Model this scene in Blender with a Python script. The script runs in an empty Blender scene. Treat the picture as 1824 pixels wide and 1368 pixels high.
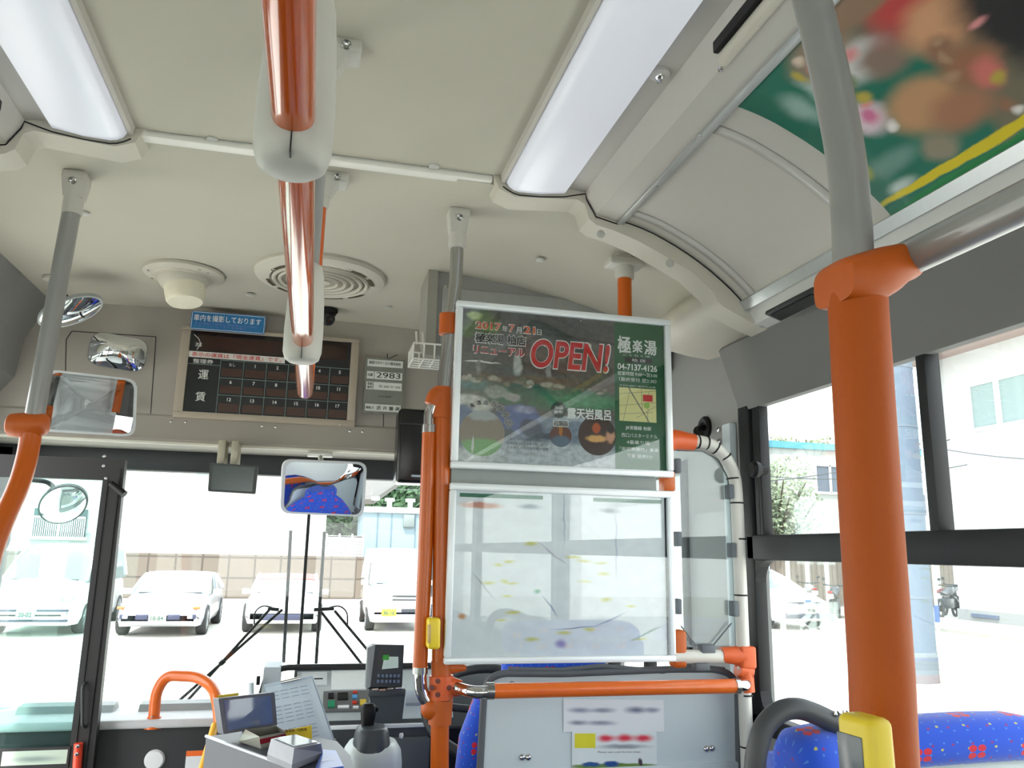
import bpy, bmesh, math, random
from mathutils import Vector, Matrix, noise
random.seed(7)
S = bpy.context.scene
COL = S.collection
PI = math.pi
# ------------------------------------------------------------------ camera
F, CX, CY = 1420.0, 912.0, 684.0
CAM = Vector((0.0, 0.0, 1.5))
AX = Vector((0.97079402, 0.0673876, 0.23025611))     # bus right  (x) in picture axes (right, down, ahead)
AY = Vector((-0.23914372, 0.19493227, 0.9512159))    # bus forward (y)
AZ = Vector((0.01921581, -0.97849901, 0.20535441))   # up (z)
cd = bpy.data.cameras.new('camera'); cam = bpy.data.objects.new('camera', cd); COL.objects.link(cam)
cd.sensor_width = 36.0; cd.lens = 36.0 * F / 1824.0; cd.clip_start = 0.02; cd.clip_end = 500
cr = Vector((AX.x, AY.x, AZ.x)); cdn = Vector((AX.y, AY.y, AZ.y)); cf = Vector((AX.z, AY.z, AZ.z))
m = Matrix.Identity(4)
for i in range(3):
    m[i][0] = cr[i]; m[i][1] = -cdn[i]; m[i][2] = -cf[i]; m[i][3] = CAM[i]
cam.matrix_world = m
S.camera = cam
# ------------------------------------------------------------------ world, sun, exposure
S.view_settings.view_transform = 'Standard'; S.view_settings.look = 'None'
S.view_settings.gamma = 1.0; S.view_settings.use_curve_mapping = False
S.view_settings.exposure = 2.08
w = bpy.data.worlds.new('hazy_sky'); S.world = w; w.use_nodes = True
nt = w.node_tree; bg = nt.nodes['Background']
tc = nt.nodes.new('ShaderNodeTexCoord'); sp = nt.nodes.new('ShaderNodeSeparateXYZ'); rp = nt.nodes.new('ShaderNodeValToRGB')
nt.links.new(tc.outputs['Generated'], sp.inputs[0]); nt.links.new(sp.outputs['Z'], rp.inputs[0]); nt.links.new(rp.outputs[0], bg.inputs[0])
rp.color_ramp.elements[0].position = 0.0; rp.color_ramp.elements[0].color = (0.96, 0.97, 0.95, 1)
rp.color_ramp.elements[1].position = 0.7; rp.color_ramp.elements[1].color = (0.80, 0.88, 0.96, 1)
bg.inputs[1].default_value = 1.3
sd = bpy.data.lights.new('sun', 'SUN'); sd.energy = 2.4; sd.angle = math.radians(2.0); sd.color = (1, 0.97, 0.92)
sun = bpy.data.objects.new('sun', sd); COL.objects.link(sun)
sun.rotation_euler = Vector((0.30, 0.45, -0.95)).to_track_quat('-Z', 'Y').to_euler(); sun.location = (0, -3, 9)

# ------------------------------------------------------------------ helpers
def at(px, py, X=None, Y=None, Z=None):
    """point of the place seen at pixel (px,py) on the plane x=X, y=Y or z=Z"""
    c = Vector((px - CX, py - CY, F))
    d = Vector((c.dot(AX), c.dot(AY), c.dot(AZ)))
    t = (X - CAM.x) / d.x if X is not None else (Y - CAM.y) / d.y if Y is not None else (Z - CAM.z) / d.z
    return CAM + d * t
def lin(c):
    return tuple(((v / 255) / 12.92 if v / 255 <= 0.04045 else ((v / 255 + 0.055) / 1.055) ** 2.4) for v in c)
MATS = {}
EXT = 1.0
def mat(name, rgb, rough=0.5, metal=0.0, spec=0.5, vary=0.06, scale=40, bump=0.0, coat=0.0, emit=0.0, alpha=None):
    """procedural principled material; rgb 0-255 sRGB; slight noise variation"""
    if name in MATS: return MATS[name]
    m = bpy.data.materials.new(name); m.use_nodes = True; MATS[name] = m
    nt = m.node_tree; b = nt.nodes['Principled BSDF']
    c = tuple(v * EXT for v in lin(rgb))
    b.inputs['Roughness'].default_value = rough; b.inputs['Metallic'].default_value = metal
    b.inputs['Specular IOR Level'].default_value = spec; b.inputs['Coat Weight'].default_value = coat
    b.inputs['Coat Roughness'].default_value = 0.08
    b.inputs['Base Color'].default_value = (*c, 1)
    if vary or bump:
        t = nt.nodes.new('ShaderNodeTexCoord'); n = nt.nodes.new('ShaderNodeTexNoise')
        n.inputs['Scale'].default_value = scale; n.inputs['Detail'].default_value = 3
        nt.links.new(t.outputs['Object'], n.inputs['Vector'])
        if vary:
            r = nt.nodes.new('ShaderNodeMix'); r.data_type = 'RGBA'
            r.inputs['A'].default_value = (*[v * (1 - vary) for v in c], 1); r.inputs['B'].default_value = (*[min(1, v * (1 + vary)) for v in c], 1)
            nt.links.new(n.outputs['Fac'], r.inputs['Factor']); nt.links.new(r.outputs['Result'], b.inputs['Base Color'])
        if bump:
            bp = nt.nodes.new('ShaderNodeBump'); bp.inputs['Strength'].default_value = bump; bp.inputs['Distance'].default_value = 0.002
            nt.links.new(n.outputs['Fac'], bp.inputs['Height']); nt.links.new(bp.outputs['Normal'], b.inputs['Normal'])
    if emit:
        b.inputs['Emission Color'].default_value = (*c, 1); b.inputs['Emission Strength'].default_value = emit
    return m
def glass(name, tint, refl=0.06, rough=0.0, haze=0.0):
    """thin pane: see-through with a fresnel reflection, optional milky haze"""
    if name in MATS: return MATS[name]
    m = bpy.data.materials.new(name); m.use_nodes = True; MATS[name] = m
    nt = m.node_tree; nt.nodes.clear()
    o = nt.nodes.new('ShaderNodeOutputMaterial'); mx = nt.nodes.new('ShaderNodeMixShader'); tr = nt.nodes.new('ShaderNodeBsdfTransparent'); gl = nt.nodes.new('ShaderNodeBsdfGlossy')
    lw = nt.nodes.new('ShaderNodeLayerWeight'); lw.inputs['Blend'].default_value = 0.25
    ad = nt.nodes.new('ShaderNodeMath'); ad.operation = 'MULTIPLY_ADD'; ad.inputs[1].default_value = 0.5; ad.inputs[2].default_value = refl; ad.use_clamp = True
    tr.inputs[0].default_value = (*tint, 1); gl.inputs[0].default_value = (1, 1, 1, 1); gl.inputs['Roughness'].default_value = rough
    nt.links.new(lw.outputs['Fresnel'], ad.inputs[0]); nt.links.new(ad.outputs[0], mx.inputs[0])
    src = tr.outputs[0]
    if haze:
        df = nt.nodes.new('ShaderNodeBsdfDiffuse'); df.inputs[0].default_value = (0.8, 0.85, 0.85, 1)
        m2 = nt.nodes.new('ShaderNodeMixShader'); m2.inputs[0].default_value = haze
        nt.links.new(tr.outputs[0], m2.inputs[1]); nt.links.new(df.outputs[0], m2.inputs[2]); src = m2.outputs[0]
    nt.links.new(src, mx.inputs[1]); nt.links.new(gl.outputs[0], mx.inputs[2]); nt.links.new(mx.outputs[0], o.inputs[0])
    return m
def tag(o, label=None, cat=None, group=None, kind=None):
    if label: o['label'] = label
    if cat: o['category'] = cat
    if group: o['group'] = group
    if kind: o['kind'] = kind
    return o
def empty(name, loc, label, cat, group=None):
    o = bpy.data.objects.new(name, None); COL.objects.link(o); o.location = loc; o.empty_display_size = 0.05
    o['wl'] = list(loc)
    return tag(o, label, cat, group)
def wloc(o):
    p = Vector((0, 0, 0))
    while o is not None:
        p = p + Vector(o.location); o = o.parent
    return p
def V(*a): return Vector(a)
class MB:
    """collects shapes into ONE mesh object, world coordinates"""
    def __init__(s): s.b = bmesh.new()
    def quad(s, *pts, flip=False):
        v = [s.b.verts.new(p) for p in pts]
        if flip: v.reverse()
        s.b.faces.new(v); return s
    def box(s, x0, x1, y0, y1, z0, z1, bev=0.0, seg=2):
        v = [s.b.verts.new((x, y, z)) for x in (x0, x1) for y in (y0, y1) for z in (z0, z1)]
        fs = [s.b.faces.new([v[i] for i in q]) for q in ((0, 1, 3, 2), (4, 6, 7, 5), (0, 4, 5, 1), (2, 3, 7, 6), (0, 2, 6, 4), (1, 5, 7, 3))]
        if bev:
            es = list({e for f in fs for e in f.edges})
            bmesh.ops.bevel(s.b, geom=es, offset=bev, segments=seg, affect='EDGES', profile=0.5)
        return s
    def obox(s, c, ux, uy, uz, hx, hy, hz, bev=0.0, seg=2):
        """box centred at c with axes and half sizes"""
        c = Vector(c); ux = Vector(ux).normalized(); uy = Vector(uy).normalized(); uz = Vector(uz).normalized()
        v = [s.b.verts.new(c + ux * hx * i + uy * hy * j + uz * hz * k) for i in (-1, 1) for j in (-1, 1) for k in (-1, 1)]
        fs = [s.b.faces.new([v[i] for i in q]) for q in ((0, 1, 3, 2), (4, 6, 7, 5), (0, 4, 5, 1), (2, 3, 7, 6), (0, 2, 6, 4), (1, 5, 7, 3))]
        if bev:
            es = list({e for f in fs for e in f.edges})
            bmesh.ops.bevel(s.b, geom=es, offset=bev, segments=seg, affect='EDGES', profile=0.5)
        return s
    def tube(s, pts, r, n=20, cap=True, ry=None):
        """round tube along points; r number or list"""
        pts = [Vector(p) for p in pts]; N = len(pts)
        rs = r if isinstance(r, (list, tuple)) else [r] * N
        rings = []; up = None
        for i, p in enumerate(pts):
            d = (pts[min(i + 1, N - 1)] - pts[max(i - 1, 0)]).normalized()
            if up is None:
                up = d.orthogonal().normalized()
            up = (up - d * up.dot(d)).normalized(); sd_ = d.cross(up)
            rings.append([s.b.verts.new(p + (up * math.cos(a) + sd_ * math.sin(a)) * rs[i]) for a in (2 * PI * k / n for k in range(n))])
        for a, b in zip(rings, rings[1:]):
            for k in range(n): s.b.faces.new((a[k], a[(k + 1) % n], b[(k + 1) % n], b[k]))
        if cap:
            s.b.faces.new(rings[0][::-1]); s.b.faces.new(rings[-1])
        return s
    def cyl(s, p, q, r, n=24, r2=None): return s.tube([p, q], [r, r if r2 is None else r2], n)
    def lathe(s, c, axis, prof, n=40):
        """prof: (radius, height along axis)"""
        c = Vector(c); d = Vector(axis).normalized(); u = d.orthogonal().normalized(); w_ = d.cross(u); rings = []
        for (r, h) in prof:
            if r < 1e-6: rings.append([s.b.verts.new(c + d * h)])
            else: rings.append([s.b.verts.new(c + d * h + (u * math.cos(a) + w_ * math.sin(a)) * r) for a in (2 * PI * k / n for k in range(n))])
        for a, b in zip(rings, rings[1:]):
            for k in range(n):
                k2 = (k + 1) % n
                f = [a[k % len(a)], a[k2 % len(a)], b[k2 % len(b)], b[k % len(b)]]
                f2 = []
                for v in f:
                    if v not in f2: f2.append(v)
                if len(f2) > 2: s.b.faces.new(f2)
        return s
    def ball(s, c, r, sc=(1, 1, 1), n=3):
        g = bmesh.ops.create_icosphere(s.b, subdivisions=n, radius=1.0)
        for v in g['verts']: v.co = Vector(c) + Vector((v.co.x * r * sc[0], v.co.y * r * sc[1], v.co.z * r * sc[2]))
        return s
    def prism(s, pts, ext):
        """polygon (3-D points, planar) extruded by vector ext"""
        ext = Vector(ext); a = [s.b.verts.new(p) for p in pts]; b = [s.b.verts.new(Vector(p) + ext) for p in pts]
        s.b.faces.new(a[::-1]); s.b.faces.new(b)
        for i in range(len(a)):
            j = (i + 1) % len(a); s.b.faces.new((a[i], a[j], b[j], b[i]))
        return s
    def ribbon(s, pts, ext, th=None):
        """open polyline swept along ext (a sheet); th = thickness vector"""
        ext = Vector(ext)
        if th is not None:
            pts = [Vector(p) for p in pts]; ring = pts + [p + Vector(th) for p in pts[::-1]]
            return s.prism(ring, ext)
        a = [s.b.verts.new(p) for p in pts]; b = [s.b.verts.new(Vector(p) + ext) for p in pts]
        for i in range(len(a) - 1): s.b.faces.new((a[i], a[i + 1], b[i + 1], b[i]))
        return s
    def loft(s, rings, cap=True, close=True):
        R = [[s.b.verts.new(p) for p in r] for r in rings]; n = len(R[0])
        for a, b in zip(R, R[1:]):
            for k in range(n if close else n - 1): s.b.faces.new((a[k], a[(k + 1) % n], b[(k + 1) % n], b[k]))
        if cap: s.b.faces.new(R[0][::-1]); s.b.faces.new(R[-1])
        return s
    def build(s, name, m, parent=None, smooth=40, label=None, cat=None, group=None, kind=None):
        bmesh.ops.recalc_face_normals(s.b, faces=s.b.faces)
        if smooth:
            ang = math.radians(smooth)
            for f in s.b.faces: f.smooth = True
            for e in s.b.edges:
                if len(e.link_faces) == 2 and e.calc_face_angle(0) > ang: e.smooth = False
        if parent is None:
            xs = [v.co for v in s.b.verts]
            o0 = Vector(((min(v.x for v in xs) + max(v.x for v in xs)) / 2, (min(v.y for v in xs) + max(v.y for v in xs)) / 2, min(v.z for v in xs)))
        else: o0 = wloc(parent)
        for v in s.b.verts: v.co = v.co - o0
        me = bpy.data.meshes.new(name); s.b.to_mesh(me); s.b.free(); me.materials.append(m)
        o = bpy.data.objects.new(name, me); COL.objects.link(o)
        if parent is None: o.location = o0
        else: o.parent = parent
        return tag(o, label, cat, group, kind)
class Pane:
    """a flat sheet's own coordinates: (u,v) metres from its lower-left corner, n = towards the viewer"""
    def __init__(s, O, u, v): s.O = Vector(O); s.u = Vector(u).normalized(); s.v = Vector(v).normalized(); s.n = s.u.cross(s.v)
    def p(s, a, b, n=0): return s.O + s.u * a + s.v * b + s.n * n
    def rect(s, mb, a0, b0, a1, b1, n=0.0, t=0.0004): return mb.prism([s.p(a0, b0, n), s.p(a1, b0, n), s.p(a1, b1, n), s.p(a0, b1, n)], s.n * t)
    def poly(s, mb, pts, n=0.0, t=0.0004): return mb.prism([s.p(a, b, n) for a, b in pts], s.n * t)
    def disc(s, mb, a, b, r, n=0.0, t=0.0004, ry=None, k=32): return s.poly(mb, [(a + r * math.cos(2 * PI * i / k), b + (ry or r) * math.sin(2 * PI * i / k)) for i in range(k)], n, t)
    def ring(s, mb, a, b, r, r2, n=0.0, t=0.0004, k=32):
        for i in range(k):
            x, y = 2 * PI * i / k, 2 * PI * (i + 1) / k
            s.poly(mb, [(a + r * math.cos(x), b + r * math.sin(x)), (a + r2 * math.cos(x), b + r2 * math.sin(x)), (a + r2 * math.cos(y), b + r2 * math.sin(y)), (a + r * math.cos(y), b + r * math.sin(y))], n, t)
    def line(s, mb, a0, b0, a1, b1, w_, n=0.0, t=0.0004):
        d = Vector((a1 - a0, b1 - b0)).normalized(); q = Vector((-d.y, d.x)) * w_ / 2
        return s.poly(mb, [(a0 - q.x, b0 - q.y), (a1 - q.x, b1 - q.y), (a1 + q.x, b1 + q.y), (a0 + q.x, b0 + q.y)], n, t)
    def text(s, mb, st, a0, b0, w_, h_, n=0.0, bold=0.0, shear=0.0, rot=0.0):
        """lettering fitted into the box w_ x h_ with its lower-left corner at (a0,b0)"""
        if bold and any(ord(c) > 0x2000 for c in st):
            d = bold * 0.55 * (h_ if h_ else w_ / len(st))
            for i in range(6):
                s.text(mb, st, a0 + d * math.cos(i * PI / 3), b0 + d * math.sin(i * PI / 3), w_, h_, n + i * 0.00010, 0, shear, rot)
            return mb
        vs, fs = glyphs(st, bold)
        if not vs: return
        x0 = min(v[0] for v in vs); x1 = max(v[0] for v in vs); y0 = min(v[1] for v in vs); y1 = max(v[1] for v in vs)
        sy = h_ / max(1e-6, y1 - y0); sx = w_ / max(1e-6, x1 - x0) if w_ else sy
        if not w_: a0 -= (x1 - x0) * sx / 2      # centred on a0
        if h_ == 0: sy = sx
        ca, sa = math.cos(rot), math.sin(rot); nv = []
        for v in vs:
            a = (v[0] - x0) * sx; b = (v[1] - y0) * sy; a += b * shear
            a, b = a * ca - b * sa, a * sa + b * ca
            nv.append(mb.b.verts.new(s.p(a0 + a, b0 + b, n)))
        for f in fs:
            try: mb.b.faces.new([nv[i] for i in f])
            except ValueError: pass
        return mb
_G = {}
def glyphs(st, bold=0.0):
    k = (st, bold)
    if k in _G: return _G[k]
    c = bpy.data.curves.new('lettering', 'FONT'); c.body = st; c.size = 1.0; c.resolution_u = 3 if ord(max(st)) > 0x2000 else 8; c.fill_mode = 'FRONT'; c.offset = bold
    o = bpy.data.objects.new('lettering', c); COL.objects.link(o)
    dg = bpy.context.evaluated_depsgraph_get(); me = bpy.data.meshes.new_from_object(o.evaluated_get(dg))
    vs = [tuple(v.co) for v in me.vertices]; fs = [tuple(p.vertices) for p in me.polygons]
    bpy.data.objects.remove(o); bpy.data.curves.remove(c); bpy.data.meshes.remove(me)
    _G[k] = (vs, fs); return _G[k]
def arc(c, r, a0, a1, n, ux, uz):
    """points on an arc round c in the plane ux,uz"""
    c = Vector(c); ux = Vector(ux); uz = Vector(uz)
    return [c + (ux * math.cos(a0 + (a1 - a0) * i / n) + uz * math.sin(a0 + (a1 - a0) * i / n)) * r for i in range(n + 1)]
def bend(pts, r, n=6):
    """polyline with its corners rounded to radius r"""
    pts = [Vector(p) for p in pts]; out = [pts[0]]
    for a, b, c in zip(pts, pts[1:], pts[2:]):
        d1 = (a - b); d2 = (c - b); l = min(r, d1.length * 0.49, d2.length * 0.49); p = b + d1.normalized() * l; q = b + d2.normalized() * l
        for i in range(n + 1):
            t = i / n; out.append(p * (1 - t) ** 2 + b * 2 * t * (1 - t) + q * t * t)
    out.append(pts[-1]); return out
def dup(root, off, label=None, group=None):
    """copy of a thing with its parts and sub-parts, moved by off"""
    r = root.copy(); COL.objects.link(r); r.location = Vector(root.location) + Vector(off)
    if label: r['label'] = label
    if group: r['group'] = group
    for ch in list(root.children):
        c = ch.copy(); COL.objects.link(c); c.parent = r
        for g in list(ch.children):
            d = g.copy(); COL.objects.link(d); d.parent = c
    return r

# ------------------------------------------------------------------ materials
ceil_m = mat('ceiling_board', (190, 186, 171), 0.75, vary=0.03, scale=6, bump=0.05)
cap_m = mat('cream_plastic', (200, 195, 181), 0.55, vary=0.02)
cove_m = mat('cove_plastic', (194, 190, 182), 0.5, vary=0.02)
bulk_m = mat('grey_bulkhead', (165, 159, 150), 0.6, vary=0.04, scale=300)
bulk2_m = mat('grey_side_panel', (146, 146, 144), 0.6, vary=0.04, scale=300)
lightgrey_m = mat('light_grey_panel', (212, 224, 228), 0.55, vary=0.03, scale=200)
white_m = mat('white_plastic', (232, 234, 234), 0.35, vary=0.02)
alu_m = mat('aluminium', (205, 208, 210), 0.32, 0.75, vary=0.04, scale=90)
framealu_m = mat('satin_silver_frame', (236, 241, 244), 0.3, 0.1, vary=0.02)
chrome_m = mat('chrome', (215, 215, 215), 0.08, 1.0, vary=0.0)
mirror_m = mat('mirror_glass', (235, 238, 240), 0.01, 1.0, vary=0.0)
tube_m = mat('grey_tube', (150, 150, 148), 0.28, 0.15, vary=0.02, coat=0.4)
steel_m = mat('stainless_tube', (170, 170, 168), 0.2, 0.9, vary=0.02)
sock_m = mat('grey_socket_plastic', (196, 194, 186), 0.45, vary=0.02)
orange_m = mat('orange_tube', (192, 88, 8), 0.3, 0.0, vary=0.04, coat=0.15, spec=0.4)
orgloss_m = mat('glossy_orange_tube', (196, 84, 10), 0.12, 0.0, spec=0.6, vary=0.04, coat=0.6)
orjoint_m = mat('orange_joint_plastic', (188, 86, 8), 0.5, vary=0.04)
red_m = mat('vermilion_plastic', (216, 92, 38), 0.4, vary=0.03)
black_m = mat('black_plastic', (20, 20, 21), 0.5, vary=0.1, spec=0.3)
dark_m = mat('dark_grey_plastic', (46, 48, 50), 0.55, vary=0.06)
rubber_m = mat('rubber', (38, 38, 39), 0.75, vary=0.08)
greyrub_m = mat('grey_rubber', (96, 102, 108), 0.6, vary=0.06)
winframe_m = mat('black_window_frame', (33, 34, 36), 0.5, vary=0.06, spec=0.3)
yellow_m = mat('yellow_plastic', (236, 206, 52), 0.4, vary=0.04)
screen_m = mat('dark_screen', (30, 33, 33), 0.12, vary=0.0, spec=0.7)
win_g = glass('window_glass', (0.95, 0.97, 0.96), 0.02)
rear_g = glass('tinted_window_glass', (0.70, 0.73, 0.71), 0.02)
shield_g = glass('windshield_glass', (0.95, 0.97, 0.96), 0.02)
door_g = glass('green_door_glass', (0.82, 0.94, 0.92), 0.03)
acr_g = glass('acrylic', (0.86, 0.91, 0.92), 0.05, haze=0.03)
post_g = glass('poster_glass', (0.97, 0.98, 0.98), 0.04)
# ================================================================== the bus body (setting)
def walled(name, x0, x1, ya, yb, za, zb, holes, m, axis='x'):
    """slab with rectangular holes (a0,a1,z0,z1)"""
    A = sorted({ya, yb, *[h[0] for h in holes], *[h[1] for h in holes]}); Zs = sorted({za, zb, *[h[2] for h in holes], *[h[3] for h in holes]})
    mb = MB()
    for a0, a1 in zip(A, A[1:]):
        run = None
        for z0, z1 in zip(Zs, Zs[1:]):
            ca, cz = (a0 + a1) / 2, (z0 + z1) / 2
            hole = any(h[0] < ca < h[1] and h[2] < cz < h[3] for h in holes)
            if hole:
                if run: runs(mb, axis, x0, x1, a0, a1, run); run = None
            else: run = (run[0], z1) if run else (z0, z1)
        if run: runs(mb, axis, x0, x1, a0, a1, run)
    return mb.build(name, m, smooth=0, kind='structure')
def runs(mb, axis, x0, x1, a0, a1, r):
    if axis == 'x': mb.box(x0, x1, a0, a1, r[0], r[1])
    else: mb.box(a0, a1, x0, x1, r[0], r[1])
YB = -3.2; YF = 1.735
walled('wall_right', 1.12, 1.17, YB, 3.24, 0, 2.42, [(0.10, 1.925, 1.10, 1.90), (-1.9, 0.0, 1.0, 1.9), (-3.1, -2.0, 1.0, 1.9), (2.30, 2.95, 1.0, 1.77)], bulk2_m)
walled('wall_left', -1.17, -1.12, YB, 3.24, 0, 2.42, [(2.0, 2.9, 0.02, 1.95), (0.1, 1.9, 0.85, 1.9), (-1.9, 0.0, 0.85, 1.9), (-3.1, -2.0, 0.85, 1.9)], bulk2_m)
walled('wall_back', YB - 0.05, YB, -1.17, 1.17, 0, 2.42, [(-1.0, -0.06, 0.95, 2.2), (0.06, 1.0, 0.95, 2.2)], bulk2_m, axis='y')  # unseen; set close, with tall clear panes for light and poster reflections
MB().box(-1.17, 1.17, YB - 0.05, 3.3, -0.06, 0.0).build('floor', mat('vinyl_floor', (84, 86, 90), 0.6, vary=0.1, scale=120), kind='structure')
MB().box(-1.17, 1.17, YB - 0.05, 3.3, 2.42, 2.47).build('trim_1', bulk2_m, kind='structure')      # unseen outer roof slab, added to stop light from above
# front ceiling (gently falling to the sides) and rear ceiling
cf_prof = [(-0.965, 2.345), (-0.6, 2.356), (-0.2, 2.36), (0.15, 2.358), (0.4, 2.35), (0.58, 2.33), (0.74, 2.30), (0.9, 2.26), (1.02, 2.215), (1.12, 2.16)]
MB().ribbon([(x, 1.72, z) for x, z in cf_prof], (0, 1.36, 0), (0, 0, 0.03)).build('ceiling', ceil_m, kind='structure')
MB().box(-0.60, 0.56, YB, 1.70, 2.366, 2.40).build('ceiling', ceil_m, kind='structure')
MB().box(-0.415, 0.357, 1.706, 1.738, 2.354, 2.372, 0.003).build('trim_2', mat('bright_seam_strip', (238, 236, 228), 0.4, vary=0.01), kind='structure')
# side ceiling coves: profile (x,z) of the right one, mirrored for the left
def mir(x): return -0.05 - x
for side in (1, -1):
    fx = (lambda x: x) if side == 1 else mir
    nm = 'right' if side == 1 else 'left'
    pr = [(0.532, 2.368), (0.534, 2.358), (0.584, 2.352), (0.588, 2.336), (0.611, 2.298), (0.664, 2.286)]
    MB().ribbon([(fx(x), YB, z) for x, z in pr], (0, 1.72 - YB, 0), (0.004 * side, 0, 0.006)).build('trim_3' if side == 1 else 'trim_4', cove_m, kind='structure', smooth=20)
    ac = [(0.672, 2.293), (0.70, 2.288), (0.73, 2.280), (0.76, 2.270), (0.79, 2.257), (0.82, 2.243), (0.85, 2.227), (0.88, 2.209), (0.91, 2.189), (0.94, 2.166), (0.965, 2.145), (0.985, 2.126), (1.004, 2.104)]
    MB().ribbon([(fx(x), YB, z) for x, z in ac], (0, 1.72 - YB, 0), (0.006 * side, 0, 0.01)).build('trim_5' if side == 1 else 'trim_6', cove_m, kind='structure', smooth=20)
    ex, ez = ac[-1]
    MB().ribbon([(fx(ex), YB, ez), (fx(ex + 0.010), YB, ez - 0.016), (fx(ex + 0.022), YB, ez - 0.044), (fx(1.062), YB, ez - 0.052)], (0, 1.72 - YB, 0), (0.006 * side, 0, 0.01)).build('trim_7' if side == 1 else 'trim_8', mat('pale_ledge', (206, 206, 202), 0.5, vary=0.02), kind='structure', smooth=20)
    MB().ribbon([(fx(1.058), YB, ez - 0.05), (fx(1.108), YB, 1.905), (fx(1.112), YB, 1.885), (fx(1.135) if side == 1 else -1.135, YB, 1.885)], (0, (1.945 if side == 1 else 1.9) - YB, 0), (0.01 * side, 0, 0.01)).build('trim_9' if side == 1 else 'trim_10', mat('grey_valance', (116, 115, 113), 0.7, vary=0.04, scale=300), kind='structure', smooth=20)
    # metal rails that hold the advertisements
    MB().box(min(fx(0.664), fx(0.682)), max(fx(0.664), fx(0.682)), YB, 1.71, 2.280, 2.287, 0.001).build('trim_11' if side == 1 else 'trim_12', alu_m, kind='structure')
    MB().ribbon([(fx(ex - 0.016), YB, ez + 0.012), (fx(ex - 0.002), YB, ez - 0.008)], (0, 1.71 - YB, 0), (-0.002 * side, 0, -0.004)).build('trim_13' if side == 1 else 'trim_14', alu_m, kind='structure')
AC = ac
# end arch of each cove (cream cap that closes the cove towards the driver)
for side in (1, -1):
    fx = (lambda x: x) if side == 1 else mir
    top = [(0.352, 2.375), (0.60, 2.375), (0.70, 2.36), (0.9, 2.30), (1.06, 2.22), (1.115, 2.16)]
    low = [(1.115, 2.046), (1.06, 2.050), (1.02, 2.062), (0.98, 2.080), (0.94, 2.098), (0.925, 2.112), (0.918, 2.130), (0.86, 2.178), (0.79, 2.212), (0.72, 2.243), (0.66, 2.262), (0.612, 2.272), (0.594, 2.285), (0.583, 2.322), (0.565, 2.331), (0.50, 2.326), (0.41, 2.318), (0.372, 2.333)]
    pts = [(fx(x), 1.70, z) for x, z in top] + [(fx(x), 1.70, z) for x, z in low]
    mb = MB().prism([Vector(p) + V(0, 0.0, 0) for p in pts], (0, 0.075, 0))
    mb.build('trim_15' if side == 1 else 'trim_16', cap_m, kind='structure', smooth=30)
# thin dark joint between the cove and its cream cap
for side in (1, -1):
    fx = (lambda x: x) if side == 1 else mir
    ln = [(0.380, 2.340), (0.392, 2.332), (0.405, 2.326), (0.42, 2.323), (0.47, 2.325), (0.531, 2.333), (0.584, 2.348), (0.588, 2.332), (0.611, 2.292), (0.664, 2.280)] + [(x, z - 0.004) for x, z in AC]
    MB().tube([(fx(x), 1.6985, z) for x, z in ln], 0.0015, 6).build('trim_26' if side == 1 else 'trim_27', black_m, kind='structure')
# rounded duct body running forward under the right arch
mb = MB(); rings = []
for (y, k) in ((1.73, 1.0), (1.95, 1.0), (2.05, 0.985), (2.12, 0.93), (2.17, 0.80), (2.19, 0.62)):
    base = [(1.118, 2.20), (1.0, 2.20), (0.95, 2.185), (0.926, 2.16), (0.918, 2.135), (0.924, 2.113), (0.945, 2.096), (0.985, 2.082), (1.05, 2.070), (1.118, 2.064)]
    rings.append([V(1.118 - (1.118 - x) * k, y, 2.2 - (2.2 - z) * k) for x, z in base])
mb.loft(rings).build('trim_17', cap_m, kind='structure', smooth=50)
# plugs on the arch face
pl = None
for i, (px, py) in enumerate(((1070, 417), (1193, 469), (1357, 577))):
    p = at(px, py, Y=1.70); 
    o = MB().lathe(p, (0, -1, -0.15), [(0.010, -0.002), (0.010, 0.002), (0.006, 0.004), (0, 0.004)], 20).build('round_screw_cap', mat('screw_cap_grey', (180, 180, 172), 0.4))
    tag(o, ['round grey screw cap on the cream arch, nearest the ceiling light', 'round grey screw cap on the middle of the cream arch', 'round grey screw cap on the cream arch beside the dark vent'][i], 'screw cap', 'screw caps on the cream arch')
# dark vent in the ledge by the arch
c = at(1418, 543, Z=2.044)
r = empty('ledge_vent', c, 'small dark rectangular vent in the ledge above the right window', 'vent')
MB().obox(c, (0, 1, 0), (0.95, 0, -0.30), (0.30, 0, 0.95), 0.092, 0.022, 0.005, 0.003).build('grille', dark_m, r)
MB().obox(c + V(-0.001, 0, -0.004), (0, 1, 0), (0.95, 0, -0.30), (0.30, 0, 0.95), 0.078, 0.014, 0.003).build('opening', black_m, r)
# ceiling plugs
for px, py, lb in ((378, 248, 'round white ceiling plug left of the near orange handrail'), (773, 296, 'round white ceiling plug left of the right ceiling light'), (962, 464, 'round white ceiling plug above the grey locker'), (445, 526, 'round white ceiling plug between the speaker and the round air vent'), (692, 548, 'round white ceiling plug right of the round air vent'), (150, 380, 'round white ceiling plug beside the left pole socket')):
    z = 2.366 if py < 300 and px != 150 else 2.352
    p = at(px, py, Z=z - 0.001)
    zz = z if py < 300 else 2.36
    if px == 962: p.z = 2.325; zz = 2.325; p = at(px, py, Z=2.32)
    tag(MB().lathe(p, (0, 0, -1), [(0.0125, -0.004), (0.0125, 0.002), (0.009, 0.004), (0, 0.004)], 24).build('ceiling_plug', mat('plug_grey', (196, 196, 190), 0.5)), lb, 'ceiling plug', 'ceiling plugs')

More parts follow.
